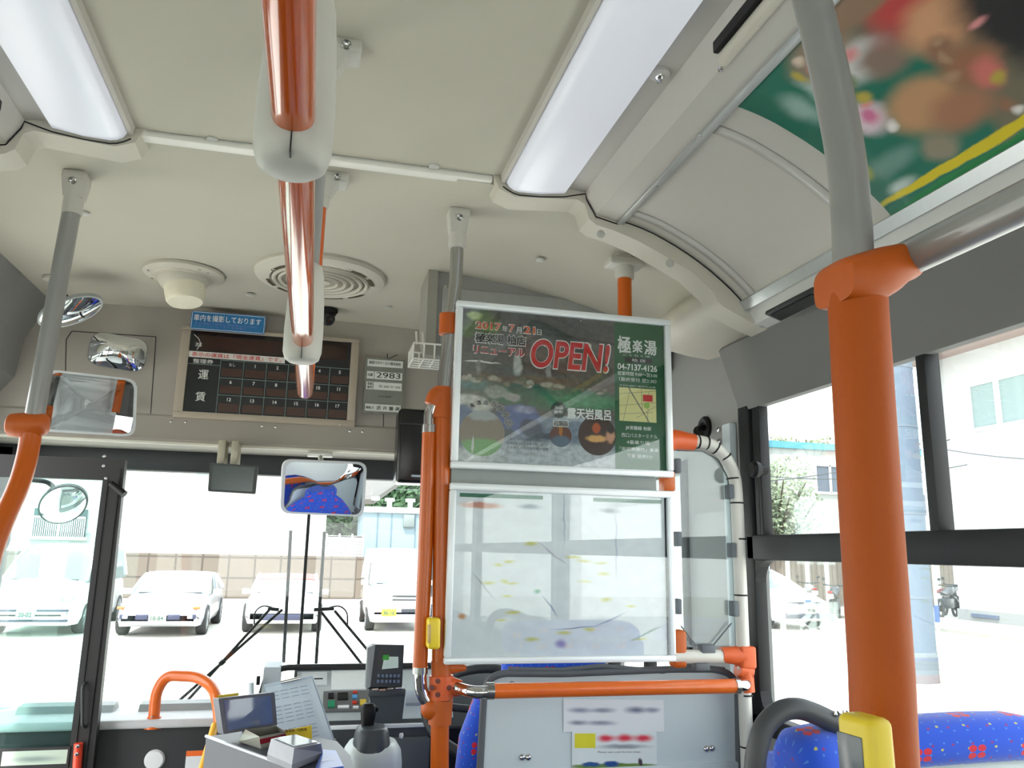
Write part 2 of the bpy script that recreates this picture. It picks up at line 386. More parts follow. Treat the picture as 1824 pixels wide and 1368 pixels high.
# ceiling lights
for side in (1, -1):
    fx = (lambda x: x) if side == 1 else mir
    r = empty('ceiling_light', (fx(0.46), 0.2, 2.36), 'long white ceiling light, right of the orange handrail' if side == 1 else 'long white ceiling light at upper left, beside the left cove', 'ceiling light', 'long ceiling lights')
    dp = [(0.386, 2.358), (0.388, 2.348), (0.394, 2.338), (0.405, 2.331), (0.42, 2.328), (0.47, 2.330), (0.531, 2.340), (0.531, 2.352)]
    MB().ribbon([(fx(x), YB + 0.1, z) for x, z in dp], (0, 1.695 - YB - 0.1, 0), (0, 0, 0.004)).build('diffuser', mat('opal_diffuser', (232, 234, 246), 0.3, vary=0.0, emit=0.04), r, smooth=60)
    MB().ribbon([(fx(x), YB + 0.1, z) for x, z in [(0.374, 2.366), (0.376, 2.350), (0.382, 2.346), (0.387, 2.350)]], (0, 1.698 - YB - 0.1, 0), (0.003 * side, 0, 0.004)).build('edge_trim', cove_m, r)
# screws with washers in the groove
for px, py, lb in ((1175, 132, 'screw with washer in the groove beside the right light, further back'), (1022, 348, 'screw with washer in the groove beside the right light, at the arch'), (75, 232, 'screw with washer in the groove at the end of the left light')):
    p = at(px, py, Z=2.353)
    r = empty('fixing_screw', p, lb, 'screw', 'screws in the light grooves')
    MB().lathe(p, (0, 0, -1), [(0.019, -0.006), (0.019, 0.003), (0.015, 0.006), (0, 0.006)], 28).build('washer', sock_m, r)
    MB().lathe(p + V(0, 0, -0.005), (0, 0, -1), [(0.010, 0), (0.009, 0.004), (0.005, 0.007), (0.005, 0.012), (0, 0.013)], 20).build('screw_head', chrome_m, r)
# slot outlet in the beige strip (upper right)
p1 = at(1258, 85, Z=2.318); 
r = empty('slot_outlet', p1, 'long black slot with a cream roller in the strip right of the ceiling light', 'air outlet')
MB().box(0.590, 0.600, p1.y - 0.36, p1.y + 0.005, 2.313, 2.338, 0.002).build('slot', black_m, r)
MB().tube([(0.606, p1.y - 0.40, 2.300), (0.606, p1.y, 2.300)], 0.011).build('roller', cap_m, r)
MB().lathe((0.608, p1.y + 0.012, 2.293), (-0.3, 0, -1), [(0.005, 0), (0.004, 0.004), (0, 0.005)], 16).build('screw_head', chrome_m, r)
r = empty('slot_outlet', (-0.66, 1.2, 2.318), 'long black slot in the strip left of the left ceiling light', 'air outlet')
MB().box(-0.650, -0.640, 0.6, 1.60, 2.313, 2.338, 0.002).build('slot', black_m, r)
MB().tube([(-0.656, 0.6, 2.300), (-0.656, 1.58, 2.300)], 0.009).build('roller', alu_m, r)
# tiny rail screws
for px, py, X in ((1247, 243, .673), (1170, 331, .673), (1100, 400, .673)):
    p = at(px, py, Z=2.2795)
    tag(MB().lathe(p, (0, 0, -1), [(0.0035, -0.002), (0.003, 0.001), (0, 0.0016)], 12).build('rail_screw', chrome_m), {1247: 'tiny rail screw below the corner of the curved advertisement', 1170: 'tiny rail screw midway along the upper rail', 1100: 'tiny rail screw at the arch end of the upper rail'}[px], 'screw', 'screws in the advertisement rail')
# clear retaining strips across the curved panel
def arc_sheet(name, y0, y1, a0, a1, off, m, parent=None, nx=24, ny=2):
    """sheet following the curved cove panel between arc parameters a0..a1 with u,v = along y, along arc"""
    b = bmesh.new(); uv = b.loops.layers.uv.new('UVMap'); G = []
    n = len(AC) - 1
    def pt(t):
        k = t * n; i = min(n - 1, int(k)); f_ = k - i
        x = AC[i][0] * (1 - f_) + AC[i + 1][0] * f_; z = AC[i][1] * (1 - f_) + AC[i + 1][1] * f_
        dx = AC[i + 1][0] - AC[i][0]; dz = AC[i + 1][1] - AC[i][1]; L = math.hypot(dx, dz)
        return x + dz / L * off, z - dx / L * off
    o0 = wloc(parent) if parent else V(0, 0, 0)
    for i in range(nx + 1):
        t = a0 + (a1 - a0) * i / nx; x, z = pt(t)
        G.append([b.verts.new(V(x, y0 + (y1 - y0) * j / ny, z) - o0) for j in range(ny + 1)])
    for i in range(nx):
        for j in range(ny):
            f_ = b.faces.new((G[i][j], G[i + 1][j], G[i + 1][j + 1], G[i][j + 1])); f_.smooth = True
            for l, (a, c_) in zip(f_.loops, ((i, j), (i + 1, j), (i + 1, j + 1), (i, j + 1))): l[uv].uv = (c_ / ny, a / nx)
    me = bpy.data.meshes.new(name); b.to_mesh(me); b.free(); me.materials.append(m)
    o = bpy.data.objects.new(name, me); COL.objects.link(o)
    if parent: o.parent = parent
    so = o.modifiers.new('thick', 'SOLIDIFY'); so.thickness = 0.0012; so.offset = 0
    return o
strip_m = mat('clear_plastic_strip', (196, 194, 188), 0.22, vary=0.0, spec=0.6)
tag(arc_sheet('retaining_strip', 1.635, 1.665, 0.03, 0.97, 0.0015, strip_m), 'glossy retaining strip bent over the curved panel next to the arch', 'strip', 'retaining strips on the curved panel')
tag(arc_sheet('retaining_strip', 1.235, 1.262, 0.05, 0.97, 0.0015, strip_m), 'glossy retaining strip bent over the curved panel beside the advertisement', 'strip', 'retaining strips on the curved panel')

# blurred printed picture: soft coloured blobs in the sheet's own u,v
def printed(name, base, blobs, rough=0.4, warp=0.03, grain=0.0, gscale=30):
    m = bpy.data.materials.new(name); m.use_nodes = True; nt = m.node_tree; b = nt.nodes['Principled BSDF']; b.inputs['Roughness'].default_value = rough
    uv = nt.nodes.new('ShaderNodeUVMap'); uv.uv_map = 'UVMap'
    nz = nt.nodes.new('ShaderNodeTexNoise'); nz.inputs['Scale'].default_value = 9; nz.inputs['Detail'].default_value = 4
    nt.links.new(uv.outputs[0], nz.inputs['Vector'])
    sb = nt.nodes.new('ShaderNodeVectorMath'); sb.operation = 'SUBTRACT'; sb.inputs[1].default_value = (0.5, 0.5, 0.5); nt.links.new(nz.outputs['Color'], sb.inputs[0])
    sc = nt.nodes.new('ShaderNodeVectorMath'); sc.operation = 'SCALE'; sc.inputs['Scale'].default_value = warp; nt.links.new(sb.outputs[0], sc.inputs[0])
    ad = nt.nodes.new('ShaderNodeVectorMath'); ad.operation = 'ADD'; nt.links.new(uv.outputs[0], ad.inputs[0]); nt.links.new(sc.outputs[0], ad.inputs[1])
    cur = None
    for (u, v, ru, rv, rgb, soft, *rot) in blobs:
        mp = nt.nodes.new('ShaderNodeMapping'); mp.vector_type = 'TEXTURE'; mp.inputs['Location'].default_value = (u, v, 0); mp.inputs['Scale'].default_value = (ru, rv, 1)
        if rot: mp.inputs['Rotation'].default_value = (0, 0, rot[0])
        nt.links.new(ad.outputs[0], mp.inputs[0])
        ln = nt.nodes.new('ShaderNodeVectorMath'); ln.operation = 'LENGTH'; nt.links.new(mp.outputs[0], ln.inputs[0])
        mr = nt.nodes.new('ShaderNodeMapRange'); mr.interpolation_type = 'SMOOTHSTEP'; mr.inputs['From Min'].default_value = 1 - soft; mr.inputs['From Max'].default_value = 1 + soft * 0.4; mr.inputs['To Min'].default_value = 1; mr.inputs['To Max'].default_value = 0
        nt.links.new(ln.outputs['Value'], mr.inputs['Value'])
        mx = nt.nodes.new('ShaderNodeMix'); mx.data_type = 'RGBA'; nt.links.new(mr.outputs[0], mx.inputs['Factor'])
        if cur is None: mx.inputs['A'].default_value = (*lin(base), 1)
        else: nt.links.new(cur, mx.inputs['A'])
        mx.inputs['B'].default_value = (*lin(rgb), 1); cur = mx.outputs['Result']
    if grain:
        n2 = nt.nodes.new('ShaderNodeTexNoise'); n2.inputs['Scale'].default_value = gscale; n2.inputs['Detail'].default_value = 6; nt.links.new(uv.outputs[0], n2.inputs['Vector'])
        mr = nt.nodes.new('ShaderNodeMapRange'); mr.inputs['From Min'].default_value = 0.3; mr.inputs['From Max'].default_value = 0.7; mr.inputs['To Min'].default_value = 1 - grain; mr.inputs['To Max'].default_value = 1 + grain
        nt.links.new(n2.outputs['Fac'], mr.inputs['Value'])
        vm = nt.nodes.new('ShaderNodeVectorMath'); vm.operation = 'SCALE'; nt.links.new(cur, vm.inputs[0]); nt.links.new(mr.outputs[0], vm.inputs['Scale']); cur = vm.outputs[0]
    nt.links.new(cur, b.inputs['Base Color']); return m
# curved advertisement: u = along the bus (0 = back), v = down the curve (0 = top)
rb = random.Random(5); ya = at(1302, 188, Z=2.285).y
ad_m = printed('blurred_advert', (120, 112, 92), [
    (0.80, 0.5, 0.26, 0.9, (24, 112, 92), 0.12), (1.0, 0.5, 0.12, 1.2, (20, 112, 92), 0.2),
    (0.90, 0.28, 0.05, 0.13, (150, 180, 172), 0.8), (0.80, 0.30, 0.04, 0.15, (200, 220, 214), 0.8), (0.92, 0.55, 0.04, 0.05, (226, 170, 190), 0.7), (0.80, 0.52, 0.07, 0.10, (226, 206, 214), 0.6), (0.79, 0.52, 0.03, 0.05, (216, 120, 160), 0.7),
    (0.70, 0.16, 0.12, 0.16, (150, 130, 110), 0.5), (0.66, 0.30, 0.10, 0.10, (214, 214, 212), 0.6), (0.62, 0.36, 0.08, 0.10, (140, 118, 104), 0.6),
    (0.86, 0.74, 0.10, 0.06, (110, 150, 140), 0.8), (0.90, 0.86, 0.06, 0.04, (190, 206, 200), 0.8), (0.95, 0.72, 0.03, 0.05, (170, 170, 60), 0.8),
    (0.66, 0.62, 0.12, 0.14, (196, 150, 108), 0.5), (0.60, 0.72, 0.10, 0.10, (170, 120, 90), 0.6), (0.72, 0.80, 0.06, 0.08, (150, 140, 120), 0.6),
    (0.40, 0.25, 0.20, 0.18, (196, 70, 66), 0.5), (0.42, 0.10, 0.3, 0.10, (150, 120, 96), 0.4), (0.45, 0.40, 0.12, 0.14, (214, 160, 120), 0.5), (0.30, 0.55, 0.16, 0.30, (44, 42, 42), 0.4), (0.20, 0.30, 0.1, 0.2, (52, 50, 50), 0.4),
    (0.50, 0.60, 0.08, 0.10, (160, 110, 80), 0.6), (0.62, 0.90, 0.45, 0.03, (222, 200, 30), 0.3), (0.55, 0.99, 0.5, 0.06, (30, 130, 70), 0.3)] + [(rb.uniform(.0, .78), rb.uniform(.02, .88), rb.uniform(.02, .05), rb.uniform(.03, .07), rb.choice(((196, 150, 110), (150, 110, 84), (206, 180, 150), (120, 130, 90), (90, 66, 56), (214, 120, 110), (170, 160, 60))), 0.7) for _ in range(14)] + [(rb.uniform(.0, .8), rb.uniform(.02, .88), rb.uniform(.014, .034), rb.uniform(.02, .05), rb.choice(((216, 176, 140), (140, 104, 80), (226, 206, 186), (120, 130, 90), (176, 140, 110), (224, 150, 150), (190, 170, 70), (236, 230, 226))), 0.8) for _ in range(26)], rough=0.45, warp=0.05)
tag(arc_sheet('curved_advertisement', ya - 0.62, ya, 0.02, 0.97, 0.005, ad_m, ny=8), 'large curved advertisement in green, tan and black over the right windows', 'advertisement')
tag(arc_sheet('curved_advertisement', ya - 1.3, ya - 0.64, 0.02, 0.97, 0.005, printed('second_advert', (150, 130, 100), [(0.8, 0.3, 0.2, 0.3, (40, 60, 70), 0.5), (0.5, 0.7, 0.3, 0.2, (190, 80, 120), 0.5), (0.95, 0.6, 0.1, 0.5, (60, 150, 140), 0.4)], warp=0.1), ny=8), 'second curved advertisement at the very top right edge, behind the green one', 'advertisement')

# front header (destination box panel), lip and rubber strip
MB().prism([(-1.118, y, z) for y, z in [(3.05, 2.36), (3.05, 1.958), (3.043, 1.95), (3.028, 1.885), (3.018, 1.866), (3.022, 1.850), (3.04, 1.842), (3.2, 1.842), (3.2, 2.36)]], (2.236, 0, 0)).build('wall_front', bulk_m, kind='structure', smooth=25)
MB().box(-1.118, 1.118, 3.012, 3.03, 1.846, 1.858, 0.005, 3).build('trim_18', mat('pale_metal_lip', (212, 208, 194), 0.3, vary=0.02), kind='structure')
MB().box(-1.118, 1.118, 3.18, 3.24, 1.765, 1.845, 0.008).build('trim_19', dark_m, kind='structure')
MB().box(-1.17, 1.17, 3.2, 3.26, 1.84, 2.45).build('trim_20', bulk2_m, kind='structure')
MB().box(-1.17, 1.17, 3.2, 3.26, -0.05, 0.93).build('wall_front', dark_m, kind='structure')
# left upper side panel over the door
MB().prism([(x, 1.75, z) for x, z in [(-0.962, 2.35), (-1.03, 2.20), (-1.045, 2.06), (-1.115, 1.96), (-1.118, 2.36)]], (0, 1.30, 0)).build('trim_21', bulk2_m, kind='structure', smooth=0)
p = at(0, 575, X=-1.035)
tag(MB().obox(V(-1.036, p.y - 0.10, p.z + 0.012), (0, 1, 0), (0.1, 0, 1), (1, 0, -0.1), 0.14, 0.028, 0.006, 0.004).build('side_vent_slot', black_m), 'black vent slot in the grey panel at the left edge', 'vent')
# seams and screws on the bulkhead
bk = Pane((0, 3.05, 0), (1, 0, 0), (0, 0, 1))     # u = x, v = z, n = towards passengers
def bp(px, py): q = at(px, py, Y=3.05); return (q.x, q.z)
mb = MB()
def seam(*pts, w_=0.003):
    for a, b_ in zip(pts, pts[1:]): 
        A, B = bp(*a), bp(*b_); bk.line(mb, A[0], A[1], B[0], B[1], w_, 0.0002, 0.0008)
seam((115, 740), (118, 605), (128, 590), (278, 600), (268, 742)); seam((0, 728), (300, 742), (700, 762)); seam((690, 630), (690, 640), (708, 632)); seam((683, 735), (683, 760))
mb.build('trim_22', dark_m, kind='structure', smooth=0)
for k, (px, py) in enumerate(((305, 751), (331, 752), (467, 759), (491, 761), (623, 768), (646, 769))):
    q = at(px, py, Y=3.04)
    o = MB().lathe(q, (0, -1, 0), [(0.005, -0.004), (0.005, 0.001), (0.003, 0.003), (0, 0.0035)], 14).build('hinge_screw', chrome_m)
    tag(o, ['%s silver screw under the fare display, counted from the left' % s for s in ('first', 'second', 'third', 'fourth', 'fifth', 'sixth')][k], 'screw', 'screws along the hinge under the fare display')

# windows: glass + frames
def window(n, mk_g, *boxes): 
    mb = MB()
    for b_ in boxes: mb.box(*b_)
    return mb.build('window_%d' % n, mk_g, kind='structure', smooth=0)
g = window(1, win_g, (1.140, 1.144, 0.10, 1.925, 1.10, 1.90))
mb = MB()
for y0, y1, z0, z1 in ((0.08, 1.93, 1.490, 1.553), (1.895, 1.95, 1.07, 1.90), (0.08, 0.13, 1.07, 1.90), (0.08, 1.95, 1.07, 1.115), (0.08, 1.95, 1.893, 1.915)): mb.box(1.110, 1.145, y0, y1, z0, z1, 0.004)
mb.box(1.112, 1.148, 1.252, 1.276, 1.545, 1.90, 0.003)
mb.box(1.116, 1.150, 1.862, 1.888, 1.55, 1.90, 0.003); mb.box(1.112, 1.138, 1.845, 1.858, 1.55, 1.90, 0.002)
mb.build('window_frame', winframe_m, g, smooth=30)
# rounded lower pane corners
mb = MB()
for yc, zc, sy, sz in ((1.895, 1.115, -1, 1), (1.895, 1.49, -1, -1), (0.13, 1.115, 1, 1), (0.13, 1.49, 1, -1)):
    R = 0.055; pts = [(1.112, yc, zc)] + [(1.112, yc + sy * (R - R * math.sin(a)), zc + sz * (R - R * math.cos(a))) for a in [PI / 2 * i / 8 for i in range(9)]]
    mb.prism(pts, (0.03, 0, 0))
mb.build('corner_fillet', winframe_m, g, smooth=0)
# latch knob of the sliding window
q = at(1357, 837, X=1.10)
MB().lathe(V(1.112, q.y, q.z), (-1, 0, 0), [(0.012, 0), (0.012, 0.016), (0.020, 0.022), (0.022, 0.034), (0.017, 0.042), (0, 0.043)], 28).build('latch_knob', black_m, g)
g2 = window(2, win_g, (1.140, 1.144, 2.30, 2.95, 1.0, 1.77))
mb = MB()
for y0, y1, z0, z1 in ((2.28, 2.97, 1.75, 1.79), (2.28, 2.32, 0.98, 1.79), (2.93, 2.97, 0.98, 1.79), (2.28, 2.97, 0.98, 1.02), (2.60, 2.63, 1.0, 1.77)): mb.box(1.110, 1.148, y0, y1, z0, z1, 0.004)
mb.build('window_frame', winframe_m, g2)
n = 3
for (x, y0, y1, z0) in ((1.14, -1.9, 0.0, 1.0), (1.14, -3.1, -2.0, 1.0), (-1.144, 0.1, 1.9, 0.85), (-1.144, -1.9, 0.0, 0.85), (-1.144, -3.1, -2.0, 0.85)):
    g = window(n, rear_g, (x, x + 0.004, y0, y1, z0, 1.9)); n += 1
    mb = MB()
    for a in ((y0 - .02, y1 + .02, z0 - .02, z0 + .03), (y0 - .02, y1 + .02, 1.87, 1.92), (y0 - .02, y0 + .04, z0, 1.9), (y1 - .04, y1 + .02, z0, 1.9), (y0, y1, 1.49, 1.55)): mb.box(x - 0.018, x + 0.022, *a)
    mb.build('window_frame', winframe_m, g)
for x0, x1 in ((-1.0, -0.06), (0.06, 1.0)):
    window(n, win_g, (x0, x1, YB - 0.03, YB - 0.026, 0.95, 2.2)); n += 1
# windshield: two halves and the centre post
ws = window(n, shield_g, (-1.12, 1.12, 3.22, 3.224, 0.93, 1.84)); n += 1
a = at(535, 1182, Y=3.22); 
xq = at(541, 1050, Y=3.22).x
MB().box(xq - 0.006, xq + 0.006, 3.205, 3.235, 0.93, 1.84, 0.004).build('centre_post', winframe_m, ws)
mb = MB(); mb.box(1.05, 1.12, 3.18, 3.24, 0.9, 1.84, 0.01); mb.box(-1.12, -1.05, 3.18, 3.24, 0.9, 1.84, 0.01); mb.build('window_frame', winframe_m, ws)
# ================================================================== handrails
def ceiling_mount(x, y, z, side, parent, deep=0.085):
    """moulded socket: ceiling flange with a wing and screw, block and round sleeve"""
    mb = MB()
    x0, x1 = x - 0.027 - (0.036 if side < 0 else 0), x + 0.027 + (0.036 if side > 0 else 0)
    mb.box(x0, x1, y - 0.029, y + 0.029, z - 0.022, z + 0.004, 0.008, 3)
    mb.loft([[V(x + a * (0.026 + (0.018 if a * side > 0 else 0)), y + b * 0.026, z - 0.012) for a, b in ((-1, -1), (-.6, -1.08), (.6, -1.08), (1, -1), (1.05, 0), (1, 1), (-1, 1), (-1.05, 0))], [V(x + a * 0.0205, y + b * 0.0205, z - 0.060) for a, b in ((-1, -.75), (-.5, -1.05), (.5, -1.05), (1, -.75), (1.1, 0), (1, 1), (-1, 1), (-1.1, 0))]])
    mb.tube([(x, y, z - 0.03), (x, y, z - deep + 0.006), (x, y, z - deep)], [0.0225, 0.0225, 0.021], 28)
    o = mb.build('ceiling_socket', sock_m, parent, smooth=35)
    sx = x + side * 0.036 if side else x
    sy, sz = (y - 0.030, z - 0.014) if side else (y - 0.0285, z - 0.026)
    MB().lathe((sx, sy, sz), (0, -1, -0.35), [(0.0085, -0.004), (0.0085, 0.0015), (0.0065, 0.002), (0.0045, 0.001), (0, 0.001)], 16).build('socket_screw', steel_m, o)
    return o
RX, RZ = -0.036, 1.826
r = empty('orange_ceiling_handrail', (RX, 1.0, RZ), 'glossy orange ceiling handrail hung on grey stanchions along the middle of the bus', 'handrail')
ym3 = 1.80
pth = bend([(RX, -0.6, RZ), (RX, ym3, RZ), (RX, ym3, 2.30)], 0.085, 12)
MB().tube(pth, 0.0165, 32).build('orange_tube', orgloss_m, r, smooth=60)
ceiling_mount(RX, ym3, 2.36, 1, r)
for k, y in enumerate((0.61, 1.295)):
    zt = 2.366
    # moulded tee: vertical rounded body hugging the tube
    mb = MB(); rings = []
    for z, rad in ((RZ - 0.036, 0.008), (RZ - 0.035, 0.020), (RZ - 0.030, 0.027), (RZ - 0.018, 0.0305), (RZ + 0.02, 0.031), (RZ + 0.07, 0.029), (RZ + 0.11, 0.026), (RZ + 0.128, 0.022), (RZ + 0.131, 0.017)):
        rings.append([V(RX + math.cos(a) * rad, y + math.sin(a) * rad, z) for a in (2 * PI * i / 36 for i in range(36))])
    mb.loft(rings); o = mb.build('grey_tee_joint', sock_m, r, smooth=60)
    MB().box(RX - 0.0006, RX + 0.0006, y - 0.0318, y - 0.02, RZ - 0.034, RZ + 0.10).build('seam', dark_m, o)
    MB().tube([(RX, y, RZ + 0.12), (RX, y, zt - 0.05)], 0.0165, 28).build('stanchion', tube_m, r, smooth=60)
    ceiling_mount(RX, y, zt, 1, r)

# left pole: grey upper, orange clamp, curved orange lower tube
q = at(128, 380, Y=1.95); xL = q.x; zc = at(57, 755, Y=1.95).z
r = empty('left_entrance_pole', (xL, 1.95, 0), 'grey pole at the left with an orange clamp and curved orange lower tube', 'grab pole')
MB().tube([(xL, 1.95, 2.30), at(62, 740, Y=1.95)], 0.0200, 28).build('grey_tube', tube_m, r, smooth=60)
ceiling_mount(xL, 1.95, 2.353, 0, r, 0.10)
MB().tube(bend([at(58, 745, Y=1.95), at(52, 800, Y=1.95), at(36, 862, Y=1.93), at(6, 925, Y=1.90), at(-25, 1010, Y=1.87), at(-40, 1368, Y=1.87), V(at(-40, 1368, Y=1.87).x, 1.87, 0.0)], 0.12, 8), 0.0215, 28).build('orange_tube', orange_m, r, smooth=60)
a, b = at(24, 757, Y=1.93), at(58, 757, Y=1.95)
mb = MB(); rings = []
for t, k in ((0, .25), (0.02, .7), (0.08, .95), (0.3, 1.03), (0.6, 1.06), (0.85, 1.0), (0.97, .8), (1.0, .4)):
    c = at(12 + t * 74, 757, Y=1.95); rings.append([c + V(0, math.cos(x) * 0.029 * k, math.sin(x) * 0.026 * k) for x in (2 * PI * i / 28 for i in range(28))])
mb.loft(rings).build('orange_clamp', orjoint_m, r, smooth=60)

# partition poles: main orange/grey pole left of the posters
YP = 1.90
def PP(px, py, Y=YP): return at(px, py, Y=Y)
r = empty('partition_pole', (PP(785, 1200).x, YP, 0), 'orange pole left of the posters, stainless above, running up to the ceiling', 'grab pole')
xt = PP(813, 420).x
MB().tube([V(PP(785, 1368).x, YP, 0.0), PP(783, 1368), PP(786, 1000), PP(788, 712)], 0.0205, 28).build('orange_tube', orange_m, r, smooth=60)
MB().tube([PP(788, 716), PP(800, 600), V(xt + 0.003, YP, 2.16), V(xt + 0.003, YP, 2.29)], 0.0168, 28).build('stainless_tube', steel_m, r, smooth=60)
ceiling_mount(xt + 0.003, YP, 2.352, 0, r, 0.10)
MB().tube([PP(799, 560), PP(798, 596)], 0.0225, 28).build('orange_collar', orjoint_m, r)
# top elbow joint in orange and the thin outer rail
mb = MB().tube([PP(788, 690), PP(786, 745)], [0.021, 0.024], 28)
mb.tube(bend([PP(788, 702), PP(778, 704), PP(770, 722)], 0.03, 6), [0.022] * 8 + [0.020], 24)
mb.build('orange_elbow', orjoint_m, r, smooth=60)
o = MB().tube(bend([PP(774, 718), PP(765, 735), PP(763, 800), PP(757, 1000), PP(748, 1200), PP(750, 1232), PP(762, 1252), PP(778, 1260)], 0.05, 6), 0.0145, 24).build('chrome_rail', chrome_m, r, smooth=60)
MB().tube([PP(764.5, 770), PP(757, 1000), PP(748, 1190)], 0.0170, 28).build('orange_sleeve', orange_m, r, smooth=60)
MB().tube([PP(764.7, 757), PP(764.4, 771)], 0.0180, 24).build('chrome_collar', steel_m, r)
MB().tube([PP(748.5, 1188), PP(748, 1200)], 0.0175, 24).build('chrome_collar', steel_m, r)
# lower joint blocks
mb = MB(); mb.tube([PP(786, 1203), PP(786, 1245)], 0.0275, 28); mb.tube([PP(795, 1222), PP(820, 1226)], [0.024, 0.018], 24); o = mb.build('tee_joint', red_m, r, smooth=45)
mb = MB()
for px, py in ((777, 1210), (777, 1234), (797, 1222), (767, 1222)): mb.lathe(PP(px, py) + V(0, -0.026, 0), (0, -1, 0), [(0.006, -0.004), (0.0055, 0.001), (0, 0.0015)], 16)
mb.build('joint_screw', mat('dark_screw', (110, 50, 40), 0.4), o)
mb = MB(); mb.tube([PP(786, 1246), PP(783, 1290)], [0.027, 0.026], 28); mb.ball(PP(768, 1262), 0.024, (1.0, 1, 1.05)); mb.build('split_joint', orjoint_m, r, smooth=60)
MB().tube([PP(785, 1176), PP(786, 1204)], 0.0225, 24).tube([PP(785, 1188), PP(830, 1190)], [0.020, 0.006], 20).build('lower_collar', orjoint_m, r)
# small yellow stop button on the rail
c = PP(768, 1125) + V(0, -0.03, 0)
r = empty('stop_button', c, 'small yellow stop button box on the outer rail left of the map poster', 'stop button')
MB().obox(c, (1, 0, 0), (0, 1, 0), (-.02, 0, 1), 0.0145, 0.02, 0.034, 0.007, 3).build('housing', yellow_m, r)
MB().obox(c + V(-0.011, -0.014, 0), (1, 0, 0), (0, 1, 0), (-.02, 0, 1), 0.0035, 0.008, 0.020, 0.002, 2).build('push_plate', mat('amber_lens', (200, 170, 110), 0.3), r)

# right partition pole (behind the poster) with ceiling socket
xr = PP(1120, 500).x
r = empty('right_partition_pole', (xr, YP + 0.03, 0), 'orange pole behind the right end of the posters with a grey ceiling socket', 'grab pole')
zt = PP(1112, 462).z
MB().tube([V(xr, YP + 0.03, zt - 0.03), V(xr, YP + 0.03, 1.9)], 0.019, 28).build('orange_tube', orange_m, r, smooth=60)
MB().tube([V(xr, YP + 0.03, 2.30), V(xr, YP + 0.03, zt - 0.045)], 0.026, 28).box(xr - 0.05, xr + 0.05, YP + 0.0, YP + 0.06, 2.262, 2.285, 0.006).build('ceiling_socket', sock_m, r, smooth=50)
MB().lathe(V(xr + 0.006, YP + 0.01, 2.07), (0.1, -1, 0), [(0.006, -0.004), (0.006, 0.002), (0, 0.004)], 16).build('pole_screw', steel_m, r)
# frame tubes of the driver's partition (orange left post hidden behind frames, grey loop at right)
r = empty('partition_frame', (1.0, YP, 0), 'grey partition tube frame with orange joints and black cable ties beside the driver\'s screen', 'partition frame')
MB().tube(bend([PP(1205, 783), PP(1262, 788), PP(1290, 810), PP(1309, 845), PP(1313, 900), PP(1322, 1120), PP(1326, 1220), PP(1333, 1400), V(PP(1333, 1400).x, YP, 0.0)], 0.10, 8), 0.0165, 28).build('grey_tube', mat('pale_grey_tube', (214, 212, 204), 0.35, vary=0.02), r, smooth=60)
MB().tube([PP(1187, 785), PP(1205, 783), PP(1236, 788)], [0.030, 0.026, 0.0215], 24).build('orange_elbow', red_m, r, smooth=60)
MB().tube([PP(1200, 1170), PP(1318, 1168)], 0.0165, 24).build('cross_tube', mat('pale_grey_tube', (214, 212, 204), 0.35), r, smooth=60)
MB().obox(PP(1327, 1170), (1, 0, 0), (0, 1, 0), (0, 0, 1), 0.0215, 0.022, 0.027, 0.007, 3).tube([PP(1284, 1166), PP(1322, 1168)], [0.0185, 0.024], 24).build('orange_joint', red_m, r, smooth=50)
MB().tube([PP(1315, 1190), PP(1336, 1200)], 0.020, 24).tube([PP(1327, 1195), PP(1330, 1232)], 0.0205, 24).build('lower_orange_joint', red_m, r, smooth=50)
MB().obox(PP(1207, 1155, 1.905), (1, 0, 0), (0, 1, 0), (0, 0, 1), 0.019, 0.018, 0.045, 0.01, 3).build('orange_clamp', orjoint_m, r)
MB().obox(PP(1188, 858, 1.905), (1, 0, 0), (0, 1, 0), (0, 0, 1), 0.016, 0.018, 0.025, 0.004, 2).build('orange_clamp', orange_m, r)
mb = None
for px, py, dx, dy in ((1243, 787, 0.2, 1), (1259, 789, 0.4, 1), (1275, 798, 0.9, 1), (1292, 814, 1, .9), (1306, 852, 1, 0.1), (1313, 896, 1, 0.0), (1317, 960, 1, 0), (1320, 1060, 1, 0), (1328, 1238, 1, 0), (1331, 1330, 1, 0)):
    c = PP(px, py); d = V(dy, 0, -dx).normalized() if dy else V(0, 0, -1)
    if py < 840: d = {1243: V(1, 0, 0), 1259: V(1, 0, -.1), 1275: V(.85, 0, -.5), 1292: V(.6, 0, -.8)}[px].normalized()
    MB().tube([c - d * 0.002, c + d * 0.002], 0.0178, 24).build('cable_tie', black_m, r)
# horizontal orange bar with chrome ends
yb = 1.84
r = empty('orange_guard_bar', PP(1100, 1225, yb), 'horizontal orange guard bar with chrome bends in front of the driver\'s back panel', 'guard bar')
MB().tube(bend([PP(800, 1222, 1.9), PP(822, 1228, 1.88), PP(845, 1234, yb), PP(880, 1232, yb)], 0.03, 5), 0.0135, 24).build('chrome_bend', chrome_m, r, smooth=60)
MB().tube(bend([PP(1300, 1222, yb), PP(1330, 1221, yb), V(PP(1332, 1217, 1.87).x, 1.90, PP(1332, 1217, 1.87).z)], 0.03, 8), 0.0135, 24).build('chrome_bend', chrome_m, r, smooth=60)
MB().tube([PP(878, 1231, yb), PP(1308, 1222, yb)], 0.0165, 28).build('orange_tube', mat('bright_orange_tube', (226, 106, 32), 0.3, coat=0.3), r, smooth=60)
MB().tube([PP(866, 1231, yb), PP(879, 1231, yb)], 0.0185, 24).build('chrome_collar', steel_m, r)
MB().tube([PP(1308, 1222, yb), PP(1316, 1222, yb)], 0.018, 24).build('chrome_collar', steel_m, r)

